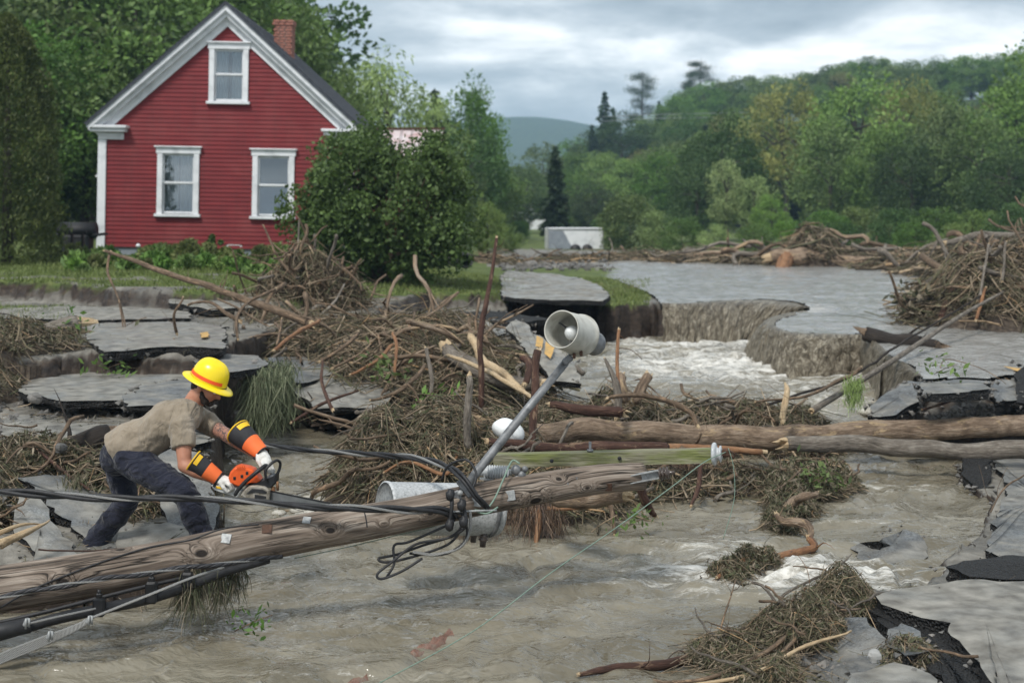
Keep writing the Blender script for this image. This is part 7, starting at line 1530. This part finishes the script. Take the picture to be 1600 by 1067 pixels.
wire([P(*q) for q in [(735, 798, 9.0), (734, 830, 9.0), (718, 855, 9.0), (680, 866, 9.0), (645, 862, 8.98)]], .010, 'grey bare conductor sweeping below the transformer', 'strand')
for a, b_, D, l in [(704, 773, 8.96, 'black taped splice on the left lead'), (722, 789, 8.94, 'black taped splice on the right lead'), (703, 820, 8.94, 'lower taped splice hanging left'), (725, 815, 8.93, 'lower taped splice hanging right')]:
    b = MB(); b.ell((0, 0, 0), (.03, .028, .038), n=10, m=8); v = b.v[0]
    for i in range(len(v)): q = Vector(tuple(v[i])); v[i] = np.array(tuple(q * (1 + .4 * mnoise.noise(q * 60))))
    o = b.build('taped_splice', M['rubber']); o.location = P(a, b_, D); tag(o, l, 'splice')
wire([P(690, 800, 8.96), P(740, 798, 9.0), P(776, 797, 9.05)], .007, 'bare aluminium dead end grip lying level across the pole', 'galv')
wire([P(*q) for q in [(1134, 706, 9.6), (1100, 722, 9.45), (1050, 760, 9.2), (960, 826, 8.8), (860, 895, 8.4), (740, 985, 8.0), (590, 1068, 7.6), (520, 1110, 7.4)]], .0032, 'long pale green wire running from the insulator down across the river', 'wire_green', name='green_wire', cat='wire')
wire([P(*q) for q in [(812, 724, 9.3), (800, 720, 9.3), (788, 745, 9.2), (772, 780, 9.1), (758, 796, 9.05), (742, 797, 9.02), (760, 802, 9.02), (778, 792, 9.06)]], .006, 'green copper tail looped round the pole by the arrester', 'wire_green', name='green_wire', cat='wire')
wire([P(*q) for q in [(1138, 700, 9.6), (1146, 730, 9.58), (1147, 780, 9.55), (1130, 842, 9.5)]], .0025, 'thin dark green wire dangling from the disc insulator', 'wire_green', name='green_wire', cat='wire')
wire([P(*q) for q in [(460, 872, 8.9), (540, 855, 8.95), (620, 836, 9.1), (680, 822, 9.2)]], .003, 'fine green wire strung under the middle of the pole', 'wire_green', name='green_wire', cat='wire')
wire([P(*q) for q in [(345, 786, 9.6), (390, 800, 9.4), (440, 792, 9.2), (475, 799, 9.0)]], .0018, 'hair thin wire below the chainsaw', 'rubber', cat='wire')
# the pole's hanging weeds already sit under it
# ------------------------------------------------------------------ the worker
def fuse(build, name, mat, voxel=.010, sm=4, parent=None, disp=None):
    b = MB(); build(b); V = np.vstack(b.v); me = bpy.data.meshes.new('tmp'); me.from_pydata(V.tolist(), [], b.f); o = bpy.data.objects.new('tmp', me); COL.objects.link(o)
    r_ = o.modifiers.new('r', 'REMESH'); r_.mode = 'VOXEL'; r_.voxel_size = voxel; s_ = o.modifiers.new('s', 'SMOOTH'); s_.iterations = sm; s_.factor = .6
    dg = bpy.context.evaluated_depsgraph_get(); dg.update(); nm = bpy.data.meshes.new_from_object(o.evaluated_get(dg)); bpy.data.objects.remove(o); bpy.data.meshes.remove(me)
    if disp:
        co = np.empty(len(nm.vertices) * 3, np.float32); no = np.empty(len(nm.vertices) * 3, np.float32); nm.vertices.foreach_get('co', co); nm.vertices.foreach_get('normal', no); co = co.reshape(-1, 3); no = no.reshape(-1, 3); co = co + no * disp(co)[:, None]; nm.vertices.foreach_set('co', co.astype(np.float32).ravel())
    nm.polygons.foreach_set('use_smooth', [True] * len(nm.polygons)); nm.materials.clear()
    for m_ in (mat if isinstance(mat, (list, tuple)) else [mat]): nm.materials.append(m_)
    nm.name = name; nm.update(); ob = bpy.data.objects.new(name, nm); COL.objects.link(ob)
    if parent:
        ob.parent = parent; ob.matrix_parent_inverse = Matrix.Translation(parent.location).inverted()
    return ob
def cap(b, p, q, r0, r1, n=16, mid=None, flat=1.0):
    """tapered limb with round ends; mid bulges it"""
    pts = [p, p.lerp(q, .33), p.lerp(q, .66), q]; rad = [r0, (mid or (r0 * .67 + r1 * .33)), ((mid or r0) * .4 + r1 * .6), r1]; b.tube(spline(pts, 4), rad, n=n, round_end=True)
D0 = 9.8
hipN, hipF = P(204, 716, 9.72), P(186, 714, 9.97); kneeN, kneeF = P(288, 768, 9.50), P(197, 784, 9.98); ankN, ankF = P(322, 852, 9.55), P(152, 842, 10.05)
shN, shF = P(284, 664, 9.60), P(310, 652, 9.99); elN, elF = P(289, 727, 9.50), P(352, 678, 9.80); wrN, wrF = P(344, 752, 9.50), P(404, 712, 9.58)
chest = P(268, 658, 9.80); waist = P(222, 690, 9.82); neck0, head0 = P(296, 640, 9.80), P(322, 604, 9.80)
man = empty('person', (chest.x - .1, 9.8, .28)); tag(man, 'worker in yellow hard hat and khaki shirt leaning over a chainsaw', 'person')
HF = Matrix.Rotation(R(-10), 3, 'Z') @ Matrix.Rotation(R(24), 3, 'Y')     # head frame: x forward, z up
def hp_(x, y, z): return head0 + HF @ Vector((x, y, z))
def torso(b, g=0.0):
    for s in (-1, 1):
        b.tube(spline([P(204, 702, 9.83 + .085 * s), P(232, 684, 9.82 + .085 * s), P(262, 660, 9.80 + .10 * s), P(287, 650, 9.80 + .105 * s)], 5), [.108 + g, .112 + g, .128 + g, .105 + g], n=16, round_end=True)
    b.tube([shN, P(290, 646, 9.8), shF], [.068 + g, .082 + g, .066 + g], n=14, round_end=True)
    b.tube([P(286, 650, 9.8), P(300, 636, 9.8)], [.085 + g, .060 + g], n=12, round_end=True)
def head(b):
    b.ell(hp_(-.008, 0, .035), (.098, .078, .095), rot=HF, n=22, m=16); b.ell(hp_(.03, 0, -.03), (.066, .062, .075), rot=HF, n=18, m=12); b.ell(hp_(.052, 0, -.085), (.038, .044, .032), rot=HF, n=14, m=10)
    b.ell(hp_(.085, 0, .018), (.016, .052, .014), rot=HF, n=12, m=8)                                  # brow
    b.tube([hp_(.088, 0, .012), hp_(.104, 0, -.010), hp_(.118, 0, -.032)], [.010, .012, .015], n=10, round_end=True); b.ell(hp_(.104, 0, -.035), (.014, .02, .010), rot=HF, n=10, m=7)
    for s in (-1, 1): b.ell(hp_(.07, s * .03, -.025), (.025, .025, .028), rot=HF, n=10, m=8)          # cheeks
    b.ell(hp_(.088, 0, -.062), (.012, .024, .006), rot=HF, n=10, m=6); b.ell(hp_(.085, 0, -.072), (.012, .022, .006), rot=HF, n=10, m=6)
    b.tube([neck0 + Vector((-.01, 0, -.03)), P(306, 622, 9.8), head0 + Vector((-.02, 0, -.02))], [.075, .066, .066], n=16, round_end=True)
def body(b):
    torso(b); head(b)
    for h_, k_, a_ in ((hipN, kneeN, ankN), (hipF, kneeF, ankF)): cap(b, h_, k_, .095, .062); cap(b, k_, a_, .060, .042, mid=.062)
    b.ell(P(194, 708, 9.84), (.13, .17, .12), n=16, m=12)
    cap(b, shN, elN, .064, .046, mid=.060); cap(b, elN, wrN, .050, .030, mid=.051); cap(b, shF, elF, .062, .046, mid=.057); cap(b, elF, wrF, .048, .030, mid=.047)
    for w_, e_ in ((wrN, elN), (wrF, elF)): d = (w_ - e_).normalized(); b.ell(w_ + d * .04, (.045, .035, .03), n=10, m=8)
bd = fuse(body, 'body', [M['skin'], M['tattoo']], .0085, 4, man)
a0, a1 = shF.lerp(elF, .35), elF.lerp(wrF, .45)
cs_ = np.empty(len(bd.data.polygons) * 3, np.float32); bd.data.polygons.foreach_get('center', cs_); cs_ = cs_.reshape(-1, 3)
def segd(c, p, q):
    p, q = np.array(p), np.array(q); d = q - p; t = np.clip(((c - p) @ d) / (d @ d), 0, 1); return np.linalg.norm(c - (p + t[:, None] * d), axis=1), ((c - p) @ d) / (d @ d)
dA, tA = segd(cs_, shF, elF); dB, tB = segd(cs_, elF, wrF); bd.data.polygons.foreach_set('material_index', (((dA < .085) & (tA > .5)) | ((dB < .065) & (tB > 0) & (tB < .4))).astype(np.int32))
# eyes and ears
for s in (-1, 1):
    b = MB(); b.ell(hp_(.083, s * .031, -.002), (.012, .013, .011), rot=HF, n=12, m=8); o = b.build('eye', M['foamball'], man); o.matrix_parent_inverse = Matrix.Translation(man.location).inverted()
    b = MB(); b.ell(hp_(.0935, s * .0315, -.003), (.003, .006, .006), rot=HF, n=10, m=6); o2 = b.build('iris', M['plastic_black'], o); o2.matrix_parent_inverse = Matrix.Translation(man.location).inverted()
    fuse(lambda b: (b.ell(hp_(-.012, s * .080, -.010), (.019, .009, .031), rot=HF, n=14, m=10), b.ell(hp_(-.018, s * .086, .004), (.014, .007, .020), rot=HF, n=12, m=8)), 'ear', M['skin'], .004, 2, man)
# beard and hair
fuse(lambda b: (b.ell(hp_(.034, 0, -.078), (.052, .062, .040), rot=HF, n=18, m=12), b.ell(hp_(.072, 0, -.088), (.028, .034, .028), rot=HF, n=14, m=10), *[b.tube([hp_(.008, s * .066, -.030), hp_(.020, s * .062, -.055), hp_(.050, s * .050, -.082)], [.012, .020, .024], n=10, round_end=True) for s in (-1, 1)],
     b.tube([hp_(.094, -.030, -.066), hp_(.103, 0, -.054), hp_(.094, .030, -.066)], [.006, .009, .006], n=8, round_end=True)), 'beard', M['hair'], .005, 3, man, lambda c: .004 * fbm(c[:, 0] * 90, c[:, 2] * 90 + c[:, 1] * 50, 3, 5))
fuse(lambda b: (b.ell(hp_(-.040, 0, .02), (.074, .078, .072), rot=HF, n=20, m=14), b.ell(hp_(-.062, 0, -.02), (.040, .062, .045), rot=HF, n=16, m=10)), 'hair', M['hair'], .006, 2, man, lambda c: .003 * fbm(c[:, 0] * 90, c[:, 2] * 90, 3, 6))
# shirt
def wrinkle(c, a=.010):
    return a * (1 - 2 * np.abs(fbm(c[:, 0] * 5 + c[:, 2] * 3, c[:, 2] * 9 - c[:, 0] * 4 + c[:, 1] * 5, 3, 21))) * .8 + a * .4 * fbm(c[:, 0] * 16 + c[:, 1] * 8, c[:, 2] * 20, 3, 22)
def shirt(b):
    torso(b, .016)
    b.tube(spline([P(196, 700, 9.83), P(208, 693, 9.83)], 3), [.150, .142], n=20, flat=1.05)
    for s in (-1, 1): b.tube(spline([P(180, 703, 9.84 + .07 * s), P(204, 690, 9.83 + .07 * s), P(232, 680, 9.82 + .075 * s)], 4), [.128, .132, .130], n=16)
    b.tube([shN + Vector((-.005, 0, .02)), shN.lerp(elN, .30), shN.lerp(elN, .56)], [.082, .083, .078], n=18); b.tube([shF, shF.lerp(elF, .4), shF.lerp(elF, .72)], [.078, .074, .066], n=18)
sh = fuse(shirt, 'shirt', M['shirt'], .0085, 5, man, wrinkle)
b = MB(); cN = P(303, 634, 9.8); nq = (P(310, 620, 9.8) - P(296, 640, 9.8)).normalized().to_track_quat('Z', 'Y').to_matrix(); b.add(*(lambda T: (T.v[0], T.f))(MB().tube([cN + nq @ Vector((.073 * math.cos(t), .080 * math.sin(t), .012 * math.cos(t))) for t in np.linspace(0, 6.283, 29)], .010, n=8))); o = b.build('collar', M['shirt'], sh); o.matrix_parent_inverse = Matrix.Translation(man.location).inverted()
for (s_, e_, t_, r_) in ((shN, elN, .555, .0785), (shF, elF, .71, .0665)):
    d = (e_ - s_).normalized(); q = d.to_track_quat('Z', 'Y').to_matrix(); c = s_.lerp(e_, t_); T = MB().tube([c + q @ Vector((r_ * math.cos(t), r_ * math.sin(t), 0)) for t in np.linspace(0, 6.283, 29)], .006, n=6); o = T.build('sleeve_hem', M['shirt'], sh); o.matrix_parent_inverse = Matrix.Translation(man.location).inverted()
d = (elN - shN).normalized(); q = (d + Vector((.35, 0, .25))).normalized().to_track_quat('Z', 'Y').to_matrix(); c = shN + Vector((-.01, 0, .02)); T = MB().tube([c + q @ Vector((.093 * math.cos(t), .098 * math.sin(t), 0)) for t in np.linspace(0, 6.283, 33)], .0035, n=5); o = T.build('shoulder_seam', M['shirt'], sh); o.matrix_parent_inverse = Matrix.Translation(man.location).inverted()
# trousers, belt, boots
def trousers(b):
    b.ell(P(196, 710, 9.84), (.150, .185, .125), rot=Matrix.Rotation(R(30), 3, 'Y'), n=22, m=16); b.ell(P(184, 716, 9.78), (.115, .10, .12), n=16, m=12); b.ell(P(182, 714, 9.92), (.11, .10, .12), n=16, m=12)
    b.tube([P(188, 702, 9.83), P(206, 695, 9.83)], [.135, .128], n=20)
    cap(b, hipN, kneeN, .122, .082, mid=.108); cap(b, kneeN, ankN, .082, .072, mid=.080); cap(b, hipF, kneeF, .118, .080, mid=.102); cap(b, kneeF, ankF, .080, .078, mid=.080)
    b.tube([ankF.lerp(kneeF, .25), ankF + (ankF - kneeF).normalized() * .05], [.078, .085], n=16); b.tube([ankN.lerp(kneeN, .25), ankN + Vector((.01, 0, -.05))], [.072, .08], n=16)
def wr2(c): return wrinkle(c, .013) + .006 * np.sin(c[:, 2] * 60 + 3 * fbm(c[:, 0] * 8, c[:, 1] * 8, 2, 3)) * np.clip((.62 - c[:, 2]) * 3, 0, 1)
tr = fuse(trousers, 'trousers', M['trousers'], .009, 4, man, wr2)
b = MB(); b.tube([P(252, 722, 9.60), P(240, 716, 9.60), P(228, 716, 9.61)], .0035, n=5); o = b.build('pocket_seam', M['trousers'], tr); o.matrix_parent_inverse = Matrix.Translation(man.location).inverted()
for (a_, fwd, nm_) in ((ankN, Vector((.96, -.1, -.12)), 0), (ankF, Vector((.85, -.25, -.25)), 1)):
    f_ = fwd.normalized(); c = a_ + Vector((0, 0, -.06))
    bt = fuse(lambda b: (b.tube([a_ + Vector((0, 0, .03)), c], [.058, .056], n=14, round_end=True), b.tube([c - f_ * .05 + Vector((0, 0, -.03)), c + f_ * .06 + Vector((0, 0, -.03)), c + f_ * .16 + Vector((0, 0, -.038))], [.050, .050, .042], n=14, round_end=True, flat=.8)), 'boot', M['plastic_black'], .008, 3, man)
    b = MB(); b.tube([c - f_ * .09 + Vector((0, 0, -.075)), c + f_ * .0 + Vector((0, 0, -.078)), c + f_ * .20 + Vector((0, 0, -.078))], [.046, .042, .044], n=12, flat=.3, round_end=True); o = b.build('sole', M['rubber'], bt); o.matrix_parent_inverse = Matrix.Translation(man.location).inverted()
# hard hat
hat = empty('hard_hat', hp_(.0, 0, .048)); hat.rotation_euler = HF.to_euler(); hat.parent = man; hat.matrix_parent_inverse = Matrix.Translation(man.location).inverted()
b = MB(); n = 48; V = []; Fh = []; prof = [(1.0, .0, 0), (.985, .035, 0), (.95, .066, 0), (.86, .099, 0), (.70, .125, 0), (.48, .142, 0), (.24, .150, 0), (.004, .152, 0)]
for i, (r_, z_, _) in enumerate(prof):
    for j in range(n):
        t = 2 * math.pi * j / n; x = .132 * r_ * math.cos(t); y = .110 * r_ * math.sin(t); ridge = 0
        for yc, w__, h__ in ((0, .012, .007), (.034, .009, .005), (-.034, .009, .005)): ridge += h__ * math.exp(-((y - yc) / w__) ** 2) * (1 if z_ > .06 else max(0, (z_ - .03) / .03))
        V.append((x * (1 + ridge), y, z_ + ridge))
for i in range(len(prof) - 1):
    for j in range(n): Fh.append((i * n + j, i * n + (j + 1) % n, (i + 1) * n + (j + 1) % n, (i + 1) * n + j))
b.add(V, Fh)
def sub_v(o):
    m_ = o.modifiers.new('subdivision', 'SUBSURF'); m_.levels = m_.render_levels = 2; return o
sub_v(b.build('dome', M['helmet'], hat))
b = MB(); V = []; rings = [(.132, .110, .004), (.142, .120, -.001), (.165, .142, -.007), (.186, .158, -.016), (.188, .160, -.021), (.184, .156, -.023), (.160, .138, -.015), (.134, .112, -.006)]
for (rx, ry, z_) in rings:
    for j in range(n):
        t = 2 * math.pi * j / n; V.append((rx * math.cos(t) + (.006 if math.cos(t) > .6 else 0), ry * math.sin(t), z_ - .010 * max(0, math.cos(t)) ** 2 * (rx / .18)))
b.add(V, [(i * n + j, i * n + (j + 1) % n, ((i + 1) % 8) * n + (j + 1) % n, ((i + 1) % 8) * n + j) for i in range(8) for j in range(n)]); b.build('brim', M['helmet'], hat)
b = MB(); V = []
for k, (s_, z_) in enumerate(((1.004, .012), (.995, .036))):
    for j in range(n + 1):
        t = R(28) + (2 * math.pi - R(56)) * j / n; V.append(((.1325 * s_ + .002) * math.cos(t), (.1105 * s_ + .002) * math.sin(t), z_))
b.add(V, [(j, j + 1, n + 2 + j, n + 1 + j) for j in range(n)]); b.build('orange_stripe', M['red_tape'], hat)
b = MB(); b.box((.150, 0, -.02), (.012, .05, .006)); b.build('brim_clip', M['plastic_black'], hat)
# gauntlets and gloves
def gaunt(p0, p1, r0, r1, split, side, name='gauntlet'):
    d = p1 - p0; L = d.length; q = d.to_track_quat('Z', 'Y').to_matrix(); root = empty(name, p0, parent=man); root.matrix_parent_inverse = Matrix.Translation(man.location).inverted(); root.rotation_euler = q.to_euler()
    n = 32; V = []; Fc = []; mi = []; K = 9; up = q.inverted() @ Vector(side)
    for k in range(K):
        t = k / (K - 1); rr_ = r0 + (r1 - r0) * t ** 1.1
        for j in range(n):
            a_ = 2 * math.pi * j / n; V.append((math.cos(a_) * rr_ * (1 + .04 * mnoise.noise(Vector((a_, t * 5, 1)))), math.sin(a_) * rr_ * (1 + .04 * mnoise.noise(Vector((a_, t * 5, 4)))), t * L))
    b = MB(); b2 = MB(); f1 = []; f2 = []
    for k in range(K - 1):
        for j in range(n):
            a_ = 2 * math.pi * (j + .5) / n; orange = (k / (K - 1) >= split) and (math.cos(a_) * up.x + math.sin(a_) * up.y) > -.35; (f2 if orange else f1).append((k * n + j, k * n + (j + 1) % n, (k + 1) * n + (j + 1) % n, (k + 1) * n + j))
    b.add(V, f1); b.build('cuff', M['cuff_black'], root); b2.add([(x * 1.012, y * 1.012, z) for x, y, z in V], f2); b2.build('orange_panel', M['orange'], root)
    T = MB().tube([(r0 * 1.01 * math.cos(t), r0 * 1.01 * math.sin(t), 0) for t in np.linspace(0, 6.283, 33)], .0055, n=7); T.build('yellow_binding', M['yellow_trim'], root)
    up2 = Vector((up.x, up.y, 0)).normalized(); a0_ = math.atan2(up2.y, up2.x); T = MB(); V = []
    for k in (0, 1):
        for j in range(9): a_ = a0_ - .55 + 1.1 * j / 8; rr_ = (r0 * 1.02 + .003) + (r1 - r0) * (.03 + k * .13); V.append((math.cos(a_) * rr_, math.sin(a_) * rr_, L * (.06 + k * .14)))
    T.add(V, [(j, j + 1, 10 + j, 9 + j) for j in range(8)]); T.build('yellow_tab', M['yellow_trim'], root)
    T = MB().tube([(r1 * 1.05 * math.cos(t), r1 * 1.05 * math.sin(t), L * .98) for t in np.linspace(0, 6.283, 25)], .007, n=7); T.build('wrist_strap', M['plastic_black'], root)
    w_ = MB(); w_.box((math.cos(a0_ + 1.6) * r1 * 1.2, math.sin(a0_ + 1.6) * r1 * 1.2, L * 1.0), (.05, .012, .018)); w_.build('strap_end', M['plastic_black'], root)
gaunt(P(302, 720, 9.5), P(343, 748, 9.5), .074, .046, .42, (.3, -.8, .5)); gaunt(P(372, 674, 9.70), P(411, 710, 9.58), .088, .050, .40, (.5, -.6, .6))
def glove(wr, palm, side, fdir, bar, label=None):
    """palm from the wrist to the knuckles, four fingers closing round the bar and a thumb from the palm's side"""
    def g(b):
        b.tube([wr, wr.lerp(palm, .5), palm], [.044, .046, .040], n=14, round_end=True, flat=.75)
        for i in range(4):
            k = palm + side * (-.030 + i * .021) ; Ls = (.92, 1.05, 1.0, .8)[i]; r_ = .0125
            down = (bar - palm).normalized(); o_ = fdir * .034 * Ls
            b.tube([k - fdir * .01, k + o_, k + o_ * 1.15 + down * .030 * Ls, k + o_ * .6 + down * .058 * Ls, k + o_ * .05 + down * .060 * Ls], [r_ * 1.15, r_ * 1.1, r_, r_, r_ * .9], n=9, round_end=True)
        th = wr.lerp(palm, .35) - side * .036; b.tube([th, th - side * .012 + fdir * .03 + (bar - palm).normalized() * .02, th + fdir * .055 + (bar - palm).normalized() * .048], [.017, .0145, .0125], n=9, round_end=True)
    return fuse(g, 'glove', M['glove'], .0042, 1, man, lambda c: .0022 * fbm(c[:, 0] * 60, c[:, 2] * 60 + c[:, 1] * 40, 3, 9))
glove(P(342, 749, 9.50), P(357, 752, 9.48), Vector((.15, .9, .2)).normalized(), Vector((.75, -.55, -.25)).normalized(), P(360, 764, 9.5))
glove(P(408, 708, 9.59), P(416, 722, 9.50), Vector((.65, .35, -.2)).normalized(), Vector((.25, -.85, -.35)).normalized(), P(421, 735, 9.50))

# ------------------------------------------------------------------ chainsaw
saw = empty('chainsaw', P(390, 750, 9.5)); tag(saw, 'orange and white chainsaw held by the worker, bar just behind the pole', 'chainsaw')
def sp_(mb, name, mat, par=saw):
    o = mb.build(name, mat, par); o.matrix_parent_inverse = Matrix.Translation(saw.location).inverted(); return o
def extr(ring, D, depth, name, mat, par=saw, bev=.012):
    """outline in the saw's own side plane, given real thickness and rounded edges"""
    f = [P(a, b_, D) for a, b_ in ring]; c = sum(f, Vector()) / len(f); n = len(f); V = []
    for (s, k) in ((-depth / 2, .86), (-depth / 2 + bev * .6, .97), (-depth / 2 + bev * 1.5, 1), (depth / 2 - bev * 1.5, 1), (depth / 2 - bev * .6, .97), (depth / 2, .86)): V += [tuple(c + (q - c) * k + Vector((0, s, 0))) for q in f]
    b = MB(); b.add(V, [(i * n + j, i * n + (j + 1) % n, (i + 1) * n + (j + 1) % n, (i + 1) * n + j) for i in range(5) for j in range(n)] + [list(range(n))[::-1], [5 * n + j for j in range(n)]], smooth=False); return sp_(b, name, mat, par)
extr([(359, 744), (362, 735), (368, 728.5), (375, 726), (389, 728.5), (398, 732), (404, 740), (409, 748), (405, 752), (394, 752), (385, 756), (374, 757.5), (362, 752)], 9.50, .13, 'engine_cover', M['saw_orange'])
for a, b_ in ((366.5, 747), (386, 739), (378, 744)): w_ = MB(); w_.box(P(a, b_, 9.434), (.018, .006, .022), bevel=.003); sp_(w_, 'vent_slot', M['plastic_black'])
for k in range(4): w_ = MB(); w_.box(P(371 + k * 3.6, 731.5 - k * .3, 9.434), (.005, .006, .026), rot=Matrix.Rotation(.3, 3, 'Y')); sp_(w_, 'cooling_rib', M['saw_orange'])
extr([(331, 757), (345, 755), (360, 757), (372, 759), (380, 766), (374, 776), (362, 772), (348, 768), (336, 764)], 9.50, .075, 'rear_tank', M['saw_white'])
w_ = MB(); w_.box(P(346, 762.5, 9.458), (.075, .006, .016), rot=Matrix.Rotation(R(12), 3, 'Y'), bevel=.004); sp_(w_, 'yellow_decal', M['yellow_trim'])
w_ = MB(); w_.tube(spline([P(336, 760, 9.5), P(341, 753, 9.5), P(352, 751, 9.5), P(362, 748, 9.5)], 5), .016, n=12, round_end=True); sp_(w_, 'rear_handle', M['plastic_black'])
w_ = MB(); w_.tube(spline([P(368, 772, 9.40), P(373, 764, 9.40), P(384, 752, 9.40), P(398, 740, 9.40), P(408, 732, 9.42), P(416, 726, 9.47), P(424, 722, 9.54)], 6), .0135, n=12, round_end=True); sp_(w_, 'front_handle', M['plastic_black'])
w_ = MB(); w_.tube(spline([P(416, 750, 9.42), P(415, 735, 9.42), P(424, 724, 9.44), P(433, 719, 9.47), P(438, 724, 9.50), P(435, 737, 9.50), P(426, 748, 9.48), P(417, 751, 9.44)], 6), .0095, n=10); sp_(w_, 'hand_guard', M['plastic_black'])
extr([(380, 765), (388, 756), (400, 751), (414, 748), (428, 742), (435, 738), (434, 752), (426, 760), (408, 760), (392, 762)], 9.50, .12, 'crankcase', M['plastic_black'])
extr([(376, 773), (382, 764), (390, 758), (402, 757.5), (414, 759.5), (423, 765), (421, 783), (410, 783.5), (396, 782), (383, 778)], 9.425, .045, 'clutch_cover', M['saw_metal'])
for q_ in ([(385, 771), (394, 763), (410, 764), (417, 768), (416, 771), (400, 769)], [(398, 772), (416, 775), (416, 779), (398, 778)]): extr(q_, 9.402, .012, 'cover_slot', M['rubber'], bev=.002)
w_ = MB(); w_.box(P(426, 748, 9.5), (.05, .09, .07), rot=Matrix.Rotation(R(-35), 3, 'Y'), bevel=.01); sp_(w_, 'muffler', M['galv_dark'])
w_ = MB(); w_.tube([P(433, 752, 9.46), P(434, 766, 9.46)], .010, n=8); w_.box(P(427, 766, 9.46), (.03, .02, .05), bevel=.004); sp_(w_, 'bumper_spike', M['peeled'])
A_, B_ = P(415, 774, 9.455), P(528, 797, 9.35); d = B_ - A_; L = d.length; R_ = d.to_track_quat('X', 'Z').to_matrix(); n = 10; ring = [(0, -.031), (L * .9, -.029)] + [(L * .9 + .05 * math.sin(t) * 1.1, -.029 * math.cos(t)) for t in np.linspace(.3, 2.84, 8)] + [(L * .9, .029), (0, .031)]
b = MB(); m_ = len(ring); b.add([tuple(A_ + R_ @ Vector((x, s * .0025, z))) for s in (-1, 1) for x, z in ring], [list(range(m_)), list(range(2 * m_ - 1, m_ - 1, -1))] + [(j, m_ + j, m_ + (j + 1) % m_, (j + 1) % m_) for j in range(m_)], smooth=False); bar = sp_(b, 'guide_bar', M['bar'])
b = MB(); ch = [A_ + R_ @ Vector((x * 1.0 + (.004 if x > L * .85 else 0), 0, z * 1.12)) for x, z in ring]; b.tube(ch, .0045, n=6)
for i in range(34):
    x = L * .9 * i / 34; b.box(A_ + R_ @ Vector((x, 0, .0375)), (.012, .007, .007), rot=R_ @ Matrix.Rotation(-.2, 3, 'Y'))
sp_(b, 'saw_chain', M['plastic_black'])
tx = bpy.data.curves.new('bar_lettering', 'FONT'); tx.body = 'STIHL'; tx.size = .036; tx.extrude = .0006; tx.space_character = 1.1; tx.materials.append(M['plastic_black'])
tmp_ = bpy.data.objects.new('tmp', tx); COL.objects.link(tmp_); dg = bpy.context.evaluated_depsgraph_get(); dg.update(); tm_ = bpy.data.meshes.new_from_object(tmp_.evaluated_get(dg)); bpy.data.objects.remove(tmp_); to = bpy.data.objects.new('bar_lettering', tm_); COL.objects.link(to); to.parent = bar; to.matrix_parent_inverse = Matrix.Translation(saw.location).inverted(); 
to.location = A_ + R_ @ Vector((.115, -.0042, -.012)); to.rotation_euler = (R_ @ Matrix.Rotation(R(90), 3, 'X')).to_euler()
